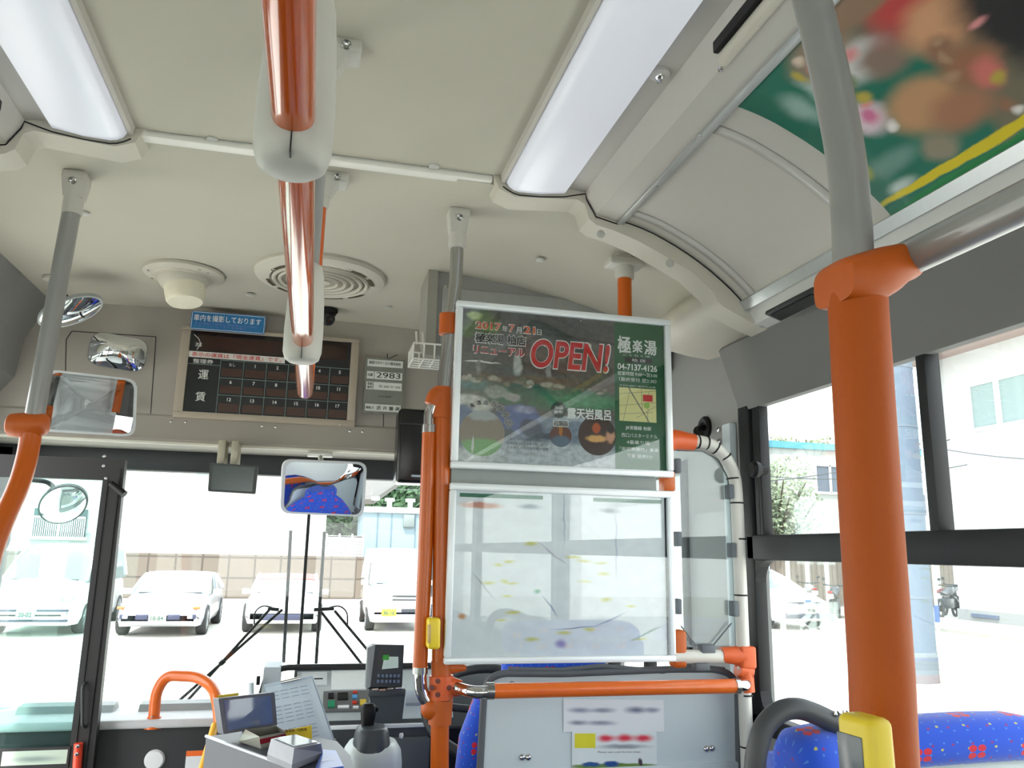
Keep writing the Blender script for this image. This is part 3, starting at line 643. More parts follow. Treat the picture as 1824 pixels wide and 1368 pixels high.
# near right pole: padded orange lower part, big clamp, grey upper bend and grey rail
YR = 0.62
def PR(px, py): return at(px, py, Y=YR)
r = empty('near_orange_pole', V(PR(1575, 1200).x, YR, 0), 'large orange padded pole close by at the right, grey above its clamp', 'grab pole')
MB().tube([V(PR(1582, 1368).x, YR, 0.0), PR(1582, 1500), PR(1570, 1200), PR(1550, 900), PR(1529, 560), PR(1527, 520)], 0.0265, 36).build('orange_sleeve', mat('padded_orange', (176, 80, 6), 0.55, vary=0.05, spec=0.3, scale=200, bump=0.1), r, smooth=60)
MB().tube(bend([PR(1520, 500), PR(1519, 430), PR(1510, 290), PR(1466, 70), PR(1400, -160)], 0.11, 10), 0.0185, 32).build('grey_tube', tube_m, r, smooth=60)
# clamp: wedge shaped block reaching towards the grey rail
mb = MB(); rings = []
for (px, wz0, wz1, hy) in ((1481, 480, 512, .018), (1484, 470, 542, .030), (1510, 462, 546, .034), (1545, 452, 546, .034), (1575, 446, 528, .031), (1600, 444, 506, .027), (1618, 452, 500, .021), (1625, 476, 498, .008)):
    a0, a1 = PR(px, wz0), PR(px, wz1); c = (a0 + a1) / 2; hz = (a0 - a1).length / 2; rr = []
    for i in range(24):
        t = 2 * PI * i / 24; cx_, cz_ = math.cos(t), math.sin(t); e = 0.55
        rr.append(c + V(0, math.copysign(abs(cx_) ** e, cx_) * hy, math.copysign(abs(cz_) ** e, cz_) * hz))
    rings.append(rr)
mb.loft(rings).build('orange_clamp', orjoint_m, r, smooth=60)
q = PR(1606, 466)
o = MB().tube([V(q.x, YR + 0.02, q.z), V(q.x, -0.9, q.z)], 0.0172, 32).build('grey_rail', tube_m, r, smooth=60)
# yellow stop button on it
c = at(1545, 1325, Y=YR - 0.055)
r = empty('stop_button', c, 'large yellow stop button box with grey lens on the near orange pole', 'stop button')
mb = MB(); mb.obox(c + V(0, 0, -0.045), (1, 0.12, 0), (-.12, 1, 0), (-.02, 0, 1), 0.0125, 0.018, 0.066, 0.007, 4)
mb.build('housing', yellow_m, r, smooth=60)
fx_ = V(-0.0134, 0.0016, 0)
MB().obox(c + fx_ + V(0, 0, -0.010), (1, 0.12, 0), (-.12, 1, 0), (-.02, 0, 1), 0.0015, 0.0125, 0.017, 0.001, 2).build('grey_lens', mat('grey_lens', (112, 116, 122), 0.2), r)
MB().obox(c + fx_ + V(0, 0, -0.048), (1, 0.12, 0), (-.12, 1, 0), (-.02, 0, 1), 0.0015, 0.0125, 0.019, 0.001, 2).build('orange_label', mat('orange_label', (214, 110, 26), 0.4), r)
MB().lathe(c + fx_ + V(0.002, 0.0, 0.0145), (-1, 0, 0.3), [(0.0045, -0.003), (0.0045, 0.001), (0.002, 0.001), (0, 0.0)], 16).build('screw_hole', mat('brass_screw', (150, 130, 40), 0.4, 0.5), r)

# ================================================================== driver's partition panel and acrylic screen
Yd = 1.955
def PD(px, py): return at(px, py, Y=Yd)
r = empty('driver_back_panel', PD(1080, 1368), 'pale grey panel behind the driver\'s seat with dark rubber edge and paper notices', 'partition panel')
out = [PD(848, 1500), PD(862, 1235), PD(872, 1208), PD(895, 1199), PD(1000, 1200), PD(1200, 1192), PD(1275, 1192), PD(1300, 1200), PD(1313, 1218), PD(1318, 1500)]
MB().prism(out, (0, 0.014, 0)).build('panel', lightgrey_m, r, smooth=0)
MB().tube(bend(out, 0.02, 4), 0.0085, 14).build('rubber_edge', greyrub_m, r, smooth=60)
MB().tube([PD(x, y) + V(0, -0.001, 0) for x, y in ((905, 1192), (1000, 1193), (1070, 1186), (1180, 1196), (1230, 1186), (1290, 1192))], 0.0055, 12).build('rubber_bead', greyrub_m, r, smooth=60)
for k, pts in enumerate((((912, 1219),), ((930, 1349), (941, 1349)), ((1258, 1334), (1268, 1333)))):
    for px, py in pts: MB().lathe(PD(px, py) + V(0, -0.0, 0), (0, -1, 0), [(0.008, 0), (0.0075, 0.003), (0.004, 0.006), (0, 0.0065)], 18).build('dome_bolt', chrome_m, r)
MB().obox((PD(1256, 1300) + PD(1310, 1300)) / 2 + V(-0.2, -0.003, -0.12), (1, 0, 0), (0, 1, 0), (0, 0, 1), 0.29, 0.004, 0.045, 0.002).build('lower_step', lightgrey_m, r)
# notices
def blurtext(mb, P, rows):
    for a0, b0, a1, b1 in rows: P.rect(mb, a0, b0, a1, b1, 0.0008, 0.0003)
pn = Pane(PD(1003, 1303) + V(0, -0.002, 0), PD(1180, 1300) - PD(1003, 1300), (0, 0, 1)); W_ = (PD(1182, 1300) - PD(1003, 1300)).length; H_ = (PD(1003, 1245) - PD(1003, 1303)).length
o = empty('paper_notice', pn.O, 'white paper notice with two grey lines of writing on the driver\'s back panel', 'notice')
mb = MB(); pn.rect(mb, 0, 0, W_, H_, 0, 0.0006); mb.build('paper', mat('white_paper', (236, 240, 244), 0.6, vary=0.02), o)
uvn = []
def uvsheet(name, P, w_, h_, m, n=0.001, parent=None):
    b = bmesh.new(); uv = b.loops.layers.uv.new('UVMap'); o0 = wloc(parent) if parent else V(0, 0, 0)
    vs = [b.verts.new(P.p(a * w_, c * h_, n) - o0) for a, c in ((0, 0), (1, 0), (1, 1), (0, 1))]; f_ = b.faces.new(vs)
    for l, c in zip(f_.loops, ((0, 0), (1, 0), (1, 1), (0, 1))): l[uv].uv = c
    me = bpy.data.meshes.new(name); b.to_mesh(me); b.free(); me.materials.append(m); o_ = bpy.data.objects.new(name, me); COL.objects.link(o_)
    if parent: o_.parent = parent
    return o_
mt = printed('blurred_writing', (236, 240, 244), [(0.16 + 0.0, 0.66, 0.12, 0.10, (150, 155, 175), 0.9), (0.38, 0.66, 0.14, 0.09, (150, 155, 175), 0.9), (0.72, 0.68, 0.12, 0.12, (120, 125, 150), 0.9), (0.88, 0.68, 0.09, 0.10, (150, 155, 175), 0.9), (0.14, 0.28, 0.10, 0.09, (140, 145, 165), 0.9), (0.36, 0.27, 0.16, 0.09, (150, 155, 175), 0.9)], warp=0.05)
uvsheet('blurred_writing', pn, W_, H_, mt, 0.0012, o)
pn = Pane(PD(1018, 1400) + V(0, -0.002, 0), PD(1168, 1300) - PD(1018, 1300), (0, 0, 1)); W_ = (PD(1168, 1300) - PD(1018, 1300)).length; H_ = (PD(1018, 1303) - PD(1018, 1400)).length
o = empty('picture_notice', pn.O, 'notice with a yellow square, red blurred heading and a strip of bus pictures', 'notice')
mb = MB(); pn.rect(mb, 0, 0, W_, H_, 0, 0.0006); mb.build('paper', mat('white_paper', (236, 240, 244), 0.6), o)
mt = printed('blurred_heading', (232, 240, 242), [(0.40, 0.88, 0.12, 0.08, (226, 60, 80), 0.8), (0.62, 0.88, 0.13, 0.08, (226, 60, 80), 0.8), (0.84, 0.88, 0.13, 0.08, (226, 60, 80), 0.8), (0.6, 0.72, 0.32, 0.05, (150, 156, 165), 0.9), (0.5, 0.36, 0.6, 0.05, (110, 140, 70), 0.3), (0.5, 0.16, 0.7, 0.18, (196, 180, 110), 0.15), (0.22, 0.40, 0.12, 0.05, (50, 90, 150), 0.4), (0.46, 0.40, 0.10, 0.06, (40, 80, 150), 0.4), (0.8, 0.42, 0.03, 0.10, (80, 60, 70), 0.5)], warp=0.05)
uvsheet('blurred_picture', pn, W_, H_, mt, 0.0012, o)
mb = MB(); pn.rect(mb, .03 * W_, .70 * H_, .27 * W_, .97 * H_, 0.0015); mb.build('yellow_square', mat('notice_yellow', (230, 222, 50), 0.6), o)
mb = MB(); pn.text(mb, 'Please wait until the bus stops', W_ * .3, H_ * .60, W_ * .5, 0.0045, 0.0016); mb.build('lettering', dark_m, o)
# acrylic screen
r = empty('acrylic_screen', PD(1255, 1150), 'clear acrylic screen with grey clips in the tube frame right of the posters', 'screen')
pts = [PP(1196, 1155), PP(1316, 1150), PP(1306, 900), PP(1300, 850), PP(1283, 818), PP(1255, 803), PP(1196, 800)]
MB().prism([p + V(0, 0.01, 0) for p in pts], (0, 0.004, 0)).build('acrylic_sheet', acr_g, r, smooth=0)
MB().tube([p + V(0, 0.012, 0) for p in pts[1:]], 0.0022, 8).build('sheet_edge', mat('sheet_edge', (90, 96, 98), 0.3), r)
for px, py in ((1299, 876), (1303, 980), (1307, 1084), (1205, 830), (1206, 960), (1206, 1080)):
    MB().obox(PP(px, py), (1, 0, 0), (0, 1, 0), (0, 0, 1), 0.0075, 0.014, 0.0185, 0.003).build('clip', greyrub_m, r)
MB().obox(PP(1258, 1156), (1, 0, 0), (0, 1, 0), (0, 0, 1), 0.019, 0.014, 0.011, 0.003).build('clip', greyrub_m, r)
MB().obox(PP(1248, 1187), (1, 0, 0), (0, 1, 0), (0, 0, 1), 0.019, 0.014, 0.009, 0.003).build('clip', greyrub_m, r)
MB().tube([PP(1213, 1115), PP(1240, 1150)], 0.002, 8).build('brace_wire', greyrub_m, r)
MB().tube([PP(1303, 1110), PP(1270, 1150)], 0.002, 8).build('brace_wire', greyrub_m, r)

# ================================================================== posters
YQ = 1.862
def PQ(px, py): return at(px, py, Y=YQ)
sc_ = YQ / 1.6
x0, x1, z0, z1 = 0.263 * sc_, 0.7515 * sc_, 1.5 + 0.163 * sc_, 1.5 + 0.518 * sc_
def poster_frame(r, x0, x1, z0, z1, b_, top=None):
    mb = MB()
    for a0, a1, c0, c1 in ((x0, x1, z0, z0 + b_), (x0, x1, z1 - (top or b_), z1), (x0, x0 + b_, z0 + b_, z1 - (top or b_)), (x1 - b_, x1, z0 + b_, z1 - (top or b_))): mb.box(a0, a1, YQ - 0.006, YQ + 0.016, c0, c1, 0.0035, 2)
    mb.box(x0 + 0.004, x1 - 0.004, YQ + 0.008, YQ + 0.02, z0 + 0.004, z1 - 0.004)
    return mb.build('frame', framealu_m, r, smooth=30)
r = empty('upper_poster', (x0, YQ, z0), 'silver framed hot spring advertising poster reading OPEN! beside the green panel', 'poster')
poster_frame(r, x0, x1, z0, z1, 0.0165)
A = Pane((x0 + 0.015, YQ + 0.0065, z0 + 0.015), (1, 0, 0), (0, 0, 1)); W_, H_ = x1 - x0 - 0.03, z1 - z0 - 0.03
rk = random.Random(11)
hs = [(0.35, 0.93, 0.6, 0.12, (84, 82, 80), 0.4), (0.22, 0.80, 0.16, 0.05, (120, 120, 118), 0.5, 0.6), (0.55, 0.86, 0.30, 0.012, (70, 66, 64), 0.4, -0.12), (0.50, 0.76, 0.012, 0.22, (78, 74, 70), 0.3), (0.30, 0.80, 0.008, 0.25, (74, 72, 68), 0.3),
      (0.42, 0.64, 0.16, 0.05, (84, 74, 66), 0.4), (0.64, 0.66, 0.12, 0.10, (96, 86, 78), 0.5), (0.10, 0.90, 0.09, 0.10, (104, 124, 70), 0.8), (0.06, 0.95, 0.04, 0.03, (196, 214, 150), 0.6), (0.12, 0.88, 0.05, 0.02, (130, 160, 80), 0.6), (0.03, 0.84, 0.03, 0.05, (92, 120, 60), 0.6),
      (0.27, 0.66, 0.022, 0.10, (186, 188, 184), 0.4), (0.62, 0.80, 0.012, 0.03, (236, 232, 210), 0.4), (0.40, 0.81, 0.010, 0.03, (220, 220, 210), 0.4), (0.10, 0.645, 0.09, 0.007, (230, 230, 226), 0.3), (0.09, 0.60, 0.012, 0.06, (140, 140, 136), 0.3), (0.42, 0.58, 0.016, 0.12, (150, 150, 148), 0.3),
      (0.40, 0.55, 0.42, 0.035, (110, 92, 72), 0.5), (0.64, 0.54, 0.14, 0.06, (100, 88, 78), 0.5), (0.45, 0.44, 0.40, 0.085, (62, 112, 84), 0.4), (0.60, 0.43, 0.22, 0.05, (76, 138, 98), 0.5), (0.30, 0.50, 0.14, 0.03, (60, 96, 78), 0.5), (0.06, 0.50, 0.10, 0.05, (104, 132, 128), 0.6)]
for k in range(26):
    u = rk.uniform(.02, .72); v = .545 - .05 * u + rk.uniform(-.018, .018); g = rk.randint(120, 200); hs.append((u, v, rk.uniform(.012, .032), rk.uniform(.010, .020), (g, g - 6, g - 22), 0.5))
hs += [(0.17, 0.46, 0.06, 0.045, (156, 160, 152), 0.4), (0.08, 0.43, 0.06, 0.03, (122, 124, 112), 0.4), (0.24, 0.44, 0.04, 0.03, (170, 172, 164), 0.4), (0.05, 0.37, 0.12, 0.06, (206, 206, 196), 0.25), (0.02, 0.30, 0.06, 0.07, (108, 120, 150), 0.3),
       (0.5, 0.16, 0.6, 0.16, (120, 134, 150), 0.4), (0.28, 0.30, 0.11, 0.10, (92, 108, 158), 0.25), (0.34, 0.24, 0.07, 0.06, (60, 68, 92), 0.3), (0.30, 0.36, 0.06, 0.03, (150, 164, 190), 0.5), (0.50, 0.27, 0.12, 0.065, (128, 142, 160), 0.25), (0.52, 0.31, 0.09, 0.02, (176, 188, 196), 0.4), (0.62, 0.24, 0.05, 0.05, (90, 98, 116), 0.4), (0.68, 0.27, 0.05, 0.05, (130, 140, 150), 0.4), (0.40, 0.19, 0.10, 0.025, (72, 80, 96), 0.4), (0.22, 0.20, 0.05, 0.04, (70, 80, 90), 0.5), (0.45, 0.06, 0.5, 0.10, (186, 194, 198), 0.4), (0.10, 0.04, 0.14, 0.06, (196, 202, 204), 0.5)]
mt = printed('hot_spring_photo', (100, 96, 92), hs, rough=0.35, warp=0.05, grain=0.28, gscale=34)
uvsheet('photograph', A, W_, H_, mt, 0.0002, r)
gx = 0.743
mb = MB(); A.rect(mb, gx * W_, 0, W_, H_, 0.0004, 0.0003); mb.build('green_column', mat('poster_green', (22, 92, 52), 0.4, vary=0.04), r)
mb = MB()
def tx(mb, st, u0, v0, u1, v1, **k): A.text(mb, st, u0 * W_, v0 * H_, (u1 - u0) * W_, (v1 - v0) * H_, **k)
HEAD = []
# white edging first, then coloured faces (drawn a hair nearer)
tx(mb, 'OPEN!', 0.318, 0.632, 0.712, 0.838, n=0.0009, bold=0.045, shear=0.12)
tx(mb, '2017', 0.064, 0.862, 0.188, 0.918, n=0.0009, bold=0.05); tx(mb, '7', 0.222, 0.860, 0.252, 0.916, n=0.0009, bold=0.05); tx(mb, '21', 0.292, 0.858, 0.352, 0.914, n=0.0009, bold=0.05)
tx(mb, '年', 0.192, 0.860, 0.218, 0.902, n=0.0010, bold=0.02); tx(mb, '月', 0.258, 0.858, 0.284, 0.900, n=0.0010, bold=0.02); tx(mb, '日', 0.358, 0.858, 0.380, 0.896, n=0.0010, bold=0.02)
tx(mb, '極楽湯 柏店', 0.064, 0.772, 0.306, 0.842, n=0.0009, bold=0.11); tx(mb, 'リニューアル', 0.058, 0.700, 0.300, 0.756, n=0.0009, bold=0.11)
tx(mb, '極', 0.760, 0.785, 0.825, 0.900, n=0.0009, bold=0.05); tx(mb, '楽', 0.836, 0.795, 0.884, 0.880, n=0.0009, bold=0.05); tx(mb, '湯', 0.896, 0.785, 0.958, 0.885, n=0.0009, bold=0.05)
tx(mb, 'ごくらくゆ', 0.785, 0.765, 0.925, 0.780, n=0.0009)
tx(mb, '04-7137-4126', 0.758, 0.668, 0.960, 0.712, n=0.0009, bold=0.02)
tx(mb, '営業時間 9:00〜翌3:00', 0.758, 0.630, 0.960, 0.658, n=0.0009); tx(mb, '（最終受付 翌2:30）', 0.765, 0.590, 0.955, 0.618, n=0.0009)
tx(mb, '〒277-0837 柏市大山台', 0.768, 0.556, 0.950, 0.568, n=0.0009)
tx(mb, 'JR常磐線 柏駅', 0.795, 0.262, 0.925, 0.292, n=0.0009, bold=0.02); tx(mb, '西口バスターミナル', 0.775, 0.215, 0.955, 0.242, n=0.0009); tx(mb, '4番乗り場', 0.80, 0.170, 0.915, 0.196, n=0.0009); tx(mb, '「高田車庫行」乗車', 0.765, 0.125, 0.96, 0.150, n=0.0009); tx(mb, '下車 徒歩3分', 0.80, 0.080, 0.93, 0.105, n=0.0009)
tx(mb, '露天岩風呂', 0.510, 0.318, 0.722, 0.388, n=0.0009, bold=0.05); tx(mb, '当店', 0.447, 0.372, 0.487, 0.394, n=0.0020); tx(mb, '自慢!', 0.447, 0.344, 0.489, 0.365, n=0.0020)
tx(mb, '岩盤浴', 0.440, 0.258, 0.515, 0.302, n=0.0009, bold=0.12)
for i, ch in enumerate('高濃度炭酸風呂'):
    t = math.radians(124 - i * 17); big = 1.5 if i > 2 else 1.0
    A.text(mb, ch, (0.110 + 0.105 * math.cos(t)) * W_ + 0.002, (0.200 + 0.165 * math.sin(t)) * H_ + 0.002, 0.0115 * big, 0.0115 * big, n=0.0009, bold=0.12, rot=(t - PI / 2) * .8)
    HEAD.append((ch, t, big))
mb.build('white_lettering', mat('poster_white', (240, 242, 240), 0.4), r, smooth=0)
mb = MB(); tx(mb, 'OPEN!', 0.323, 0.640, 0.706, 0.830, n=0.0020, shear=0.12, bold=0.025); tx(mb, 'リニューアル', 0.060, 0.704, 0.298, 0.752, n=0.0020, bold=0.045); mb.build('red_lettering', mat('poster_red', (204, 40, 44), 0.4), r, smooth=0)
mb = MB(); tx(mb, '2017', 0.068, 0.867, 0.185, 0.914, n=0.0020, bold=0.025); tx(mb, '7', 0.225, 0.865, 0.249, 0.911, n=0.0020, bold=0.025); tx(mb, '21', 0.295, 0.863, 0.349, 0.909, n=0.0020, bold=0.025); mb.build('orange_lettering', mat('poster_orange', (226, 96, 50), 0.4), r, smooth=0)
mb = MB(); tx(mb, '極楽湯 柏店', 0.067, 0.776, 0.304, 0.838, n=0.0020, bold=0.045); tx(mb, '岩盤浴', 0.442, 0.262, 0.513, 0.298, n=0.0020, bold=0.03); A.rect(mb, 0.795 * W_, 0.722 * H_, 0.935 * W_, 0.757 * H_, 0.0008)
for ch, t, big in HEAD: A.text(mb, ch, (0.110 + 0.105 * math.cos(t)) * W_ + 0.002, (0.200 + 0.165 * math.sin(t)) * H_ + 0.002, 0.0115 * big, 0.0115 * big, n=0.0020, bold=0.03, rot=(t - PI / 2) * .8)
mb.build('black_lettering', mat('poster_black', (32, 32, 34), 0.4), r, smooth=0)
mb = MB(); tx(mb, '柏 店', 0.83, 0.729, 0.90, 0.750, n=0.0020)
mb.build('white_lettering', mat('poster_white', (240, 242, 240), 0.4), r, smooth=0)
mb = MB()
for i, st in enumerate(('炭酸ガスの泡が皮膚から吸収され', '毛細血管などが刺激され、血行が', '冷え性などの改善効果が期待')): tx(mb, st, 0.225, 0.155 - i * 0.028, 0.42, 0.174 - i * 0.028, n=0.0009)
mb.build('small_print', mat('poster_dark_blue', (40, 50, 70), 0.4), r, smooth=0)
# round insets and the little map
Dm = mat('dark_green_disc', (38, 58, 48), 0.4)
mb = MB(); A.disc(mb, 0.467 * W_, 0.368 * H_, 0.038 * W_, 0.0006); mb.build('green_disc', Dm, r)
def inset(name, u, v, rad, base, blobs):
    b = bmesh.new(); uv = b.loops.layers.uv.new('UVMap'); o0 = wloc(r); vs = []; cs = []
    for i in range(40):
        t = 2 * PI * i / 40; vs.append(b.verts.new(A.p(u * W_ + rad * math.cos(t), v * H_ + rad * math.sin(t), 0.0007) - o0)); cs.append((0.5 + 0.5 * math.cos(t), 0.5 + 0.5 * math.sin(t)))
    f_ = b.faces.new(vs)
    for l, c in zip(f_.loops, cs): l[uv].uv = c
    me = bpy.data.meshes.new(name); b.to_mesh(me); b.free(); me.materials.append(printed(name + '_print', base, blobs, warp=0.08, grain=0.15)); o_ = bpy.data.objects.new('round_picture', me); COL.objects.link(o_); o_.parent = r
inset('stone_bath', 0.110, 0.190, 0.056, (140, 126, 112), [(0.5, 0.9, 0.4, 0.15, (170, 175, 176), 0.4), (0.5, 0.18, 0.6, 0.22, (120, 170, 110), 0.4), (0.30, 0.25, 0.03, 0.2, (200, 206, 200), 0.3)])
inset('rock_sauna', 0.478, 0.200, 0.028, (96, 52, 38), [(0.5, 0.25, 0.5, 0.3, (90, 110, 130), 0.4), (0.5, 0.75, 0.1, 0.3, (190, 120, 50), 0.4)])
inset('food', 0.655, 0.215, 0.050, (60, 34, 26), [(0.48, 0.68, 0.12, 0.14, (190, 90, 40), 0.3), (0.48, 0.42, 0.3, 0.10, (230, 180, 110), 0.4), (0.85, 0.5, 0.13, 0.2, (214, 160, 130), 0.4), (0.85, 0.66, 0.12, 0.10, (40, 26, 24), 0.4)])
mb = MB(); mu0, mu1, mv0, mv1 = 0.765 * W_, 0.952 * W_, 0.322 * H_, 0.548 * H_; A.rect(mb, mu0, mv0, mu1, mv1, 0.0008, 0.0003); mb.build('map_ground', mat('map_cream', (230, 224, 160), 0.4), r)
mb = MB()
for a_, b_, c_, d_, w2 in ((0, .8, 1, .95, 1), (.1, 0, .3, 1, 1), (.25, 1, .8, 0, 3), (0, .45, 1, .6, 1), (.6, 1, .62, .3, 1), (.0, .2, .9, .3, 1), (.45, .1, 1, .5, 1), (.8, .9, .75, 0, 1)): A.line(mb, mu0 + a_ * (mu1 - mu0), mv0 + b_ * (mv1 - mv0), mu0 + c_ * (mu1 - mu0), mv0 + d_ * (mv1 - mv0), 0.0009 * w2, 0.0012)
mb.build('map_roads', mat('map_grey', (120, 124, 112), 0.4), r, smooth=0)
mb = MB(); A.rect(mb, mu0 + .64 * (mu1 - mu0), mv0 + .62 * (mv1 - mv0), mu0 + .9 * (mu1 - mu0), mv0 + .82 * (mv1 - mv0), 0.0016); mb.build('map_marker', mat('poster_red', (204, 40, 44), 0.4), r)
mb = MB(); A.disc(mb, mu0 + .74 * (mu1 - mu0), mv0 + .50 * (mv1 - mv0), 0.008, 0.0016); mb.build('map_park', mat('map_green', (150, 190, 90), 0.4), r)
MB().box(x0 + 0.012, x1 - 0.012, YQ - 0.0005, YQ + 0.001, z0 + 0.012, z1 - 0.012).build('glass_cover', post_g, r, smooth=0)
MB().ball(A.p(0.57 * W_, 0.975 * H_, 0.006), 0.0022).build('rivet', chrome_m, r)
# lower poster: blurred route map
x0b, x1b, z0b, z1b = 0.2630 * sc_, 0.7475 * sc_, 1.5 - 0.2165 * sc_, 1.5 + 0.1335 * sc_
r = empty('lower_poster', (x0b, YQ, z0b), 'silver framed blurred route map poster below the hot spring poster', 'poster')
poster_frame(r, x0b, x1b, z0b, z1b, 0.015, 0.017)
B = Pane((x0b + 0.014, YQ + 0.0065, z0b + 0.014), (1, 0, 0), (0, 0, 1)); W2, H2 = x1b - x0b - 0.028, z1b - z0b - 0.03
bl = [(0.12, 0.91, 0.10, 0.022, (214, 150, 130), 0.5), (0.34, 0.91, 0.06, 0.02, (150, 160, 180), 0.8), (0.72, 0.90, 0.05, 0.02, (150, 160, 170), 0.8)]
rr = random.Random(3)
for u, v in ((.2, .55), (.25, .57), (.26, .44), (.23, .45), (.24, .36), (.55, .60), (.60, .58), (.60, .45), (.35, .68), (.69, .50), (.68, .57), (.16, .44), (.22, .22), (.27, .26), (.36, .10), (.50, .14), (.62, .16), (.70, .34), (.86, .10), (.82, .30)): bl.append((u, v, rr.uniform(.02, .045), rr.uniform(.008, .016), (222, 220, 130), 0.8))
bl += [(0.045, 0.24, 0.02, 0.022, (214, 150, 90), 0.8), (0.38, 0.385, 0.02, 0.015, (120, 190, 160), 0.8), (0.49, 0.07, 0.03, 0.03, (160, 150, 200), 0.8)]
bl += [(0.44, 0.30, 0.07, 0.006, (150, 165, 195), 0.8, -1.1), (0.56, 0.17, 0.12, 0.006, (165, 175, 195), 0.8, 0.1), (0.72, 0.22, 0.09, 0.006, (160, 175, 200), 0.8, 0.5), (0.9, 0.14, 0.10, 0.008, (160, 185, 175), 0.8, 0.5), (0.45, 0.62, 0.10, 0.006, (200, 200, 215), 0.8, -0.8), (0.14, 0.42, 0.1, 0.006, (196, 200, 205), 0.8, -1.0), (0.75, 0.70, 0.006, 0.25, (205, 210, 225), 0.8), (0.5, 0.85, 0.004, 0.2, (190, 200, 215), 0.8)]
mt = printed('blurred_route_map', (238, 243, 247), bl, rough=0.35, warp=0.03, grain=0.05, gscale=14)
uvsheet('map_print', B, W2, H2, mt, 0.0002, r)
mb = MB(); B.rect(mb, .02 * W2, .958 * H2, .40 * W2, .982 * H2, 0.0006); B.rect(mb, .64 * W2, .958 * H2, .975 * W2, .982 * H2, 0.0006); mb.build('green_strip', mat('strip_green', (24, 112, 86), 0.5), r, smooth=0)  # gap in the strip stands in for the reflection hiding its middle
mb = MB(); B.rect(mb, W2 - 0.005, 0.0, W2, H2, 0.0006); mb.build('dark_edge', dark_m, r)
MB().box(x0b + 0.012, x1b - 0.012, YQ - 0.0005, YQ + 0.001, z0b + 0.012, z1b - 0.012).build('glass_cover', post_g, r, smooth=0)
# grey backing between the two frames
MB().box(x0 + 0.006, 0.72 * sc_, YQ + 0.024, YQ + 0.032, z1b - 0.05, z0 + 0.05).build('poster_backing', mat('backing_grey', (150, 156, 154), 0.5)).name
tag(bpy.data.objects['poster_backing'], 'grey backing board showing in the gap between the two poster frames', 'board')
# ================================================================== front bulkhead things
def onp(px, py, P0, n):
    c = Vector((px - CX, py - CY, F)); d = Vector((c.dot(AX), c.dot(AY), c.dot(AZ))); P0 = Vector(P0); n = Vector(n)
    return CAM + d * ((P0 - CAM).dot(n) / d.dot(n))
def roundpoly(pts, r, n=5):
    pts = [Vector(p) for p in pts]; N = len(pts); out = []
    for i in range(N):
        a, b, c = pts[i - 1], pts[i], pts[(i + 1) % N]; d1, d2 = a - b, c - b; l = min(r, d1.length * .45, d2.length * .45); p = b + d1.normalized() * l; q = b + d2.normalized() * l
        for k in range(n + 1):
            t = k / n; out.append(p * (1 - t) ** 2 + b * 2 * t * (1 - t) + q * t * t)
    return out
def mirror(nm, pts, n, label, cat, group=None, frame=0.93, sag=0.0, fm=None, th=0.014, rootless=None):
    n = Vector(n).normalized(); c = sum(pts, Vector()) / len(pts)
    r = rootless or empty(nm, c, label, cat, group)
    if (CAM - c).dot(n) < 0: n = -n
    MB().prism([p - n * th for p in pts], n * th).build('frame', fm or framealu_m, r, smooth=40)
    mb = MB(); rings = []
    for k in (1.0, 0.93, 0.84, 0.74, 0.63, 0.52, 0.40, 0.28, 0.16, 0.05):
        rings.append([c + (p - c) * frame * k + n * (0.0008 + sag * (1 - k * k)) for p in pts])
    mb.loft(rings); mb.b.faces.ensure_lookup_table()
    for f in list(mb.b.faces):
        if len(f.verts) > 10 and (f.calc_center_median() - c).dot(n) < 0.0009 and sag > 0: pass
    mb.build('mirror_face', mirror_m, r, smooth=80)
    return r
# fare display
Yf = 3.02
def PF(px, py): return at(px, py, Y=Yf)
TL, TR, BL, BR = PF(322, 577), PF(641, 608), PF(311, 741), PF(630, 762)
bx0, bx1, bz0, bz1 = (TL.x + BL.x) / 2, (TR.x + BR.x) / 2, (BL.z + BR.z) / 2, (TL.z + TR.z) / 2
r = empty('fare_display', (0, Yf, bz0), 'black fare display board with a numbered grid in a beige frame', 'fare display')
sx0, sx1, sz0, sz1 = -0.482, 0.096, 1.969, 2.271
mb = MB()
for a in ((bx0, bx1, bz0, sz0), (bx0, bx1, sz1, bz1), (bx0, sx0, sz0, sz1), (sx1, bx1, sz0, sz1)): mb.box(a[0], a[1], Yf - 0.004, Yf + 0.04, a[2], a[3], 0.0015)
mb.build('frame', mat('beige_frame', (172, 160, 144), 0.5, vary=0.03), r)
D = Pane((sx0, Yf + 0.004, sz0), (1, 0, 0), (0, 0, 1)); DW, DH = sx1 - sx0, sz1 - sz0
mb = MB(); D.rect(mb, 0, 0, DW, DH, -0.002, 0.002); mb.build('black_panel', mat('display_black', (24, 27, 30), 0.25, vary=0.1), r)
mt = printed('dim_led_panel', (44, 28, 22), [(0.3, 0.5, 0.3, 0.6, (56, 30, 24), 0.6), (0.8, 0.5, 0.2, 0.5, (60, 44, 36), 0.6), (0.5, 0.9, 0.5, 0.1, (30, 24, 24), 0.6)], rough=0.2, grain=0.15, gscale=60)
Dl = Pane(D.p(0.045 * DW, 0.755 * DH), (1, 0, 0), (0, 0, 1)); uvsheet('message_led_panel', Dl, 0.93 * DW, 0.225 * DH, mt, 0.0006, r)
cols = [0.195, 0.335, 0.475, 0.610, 0.740, 0.872, 1.0]; rowsz = [0.0, 0.225, 0.435, 0.655]
led = mat('dim_led_cells', (66, 40, 30), 0.3, vary=0.3, scale=220)
mbl, mbt = MB(), MB()
num = [['12', '13', '14', '15', '16', '17'], ['6', '7', '8', '9', '10', '11'], ['なし', '1', '2', '3', '4', '5']]
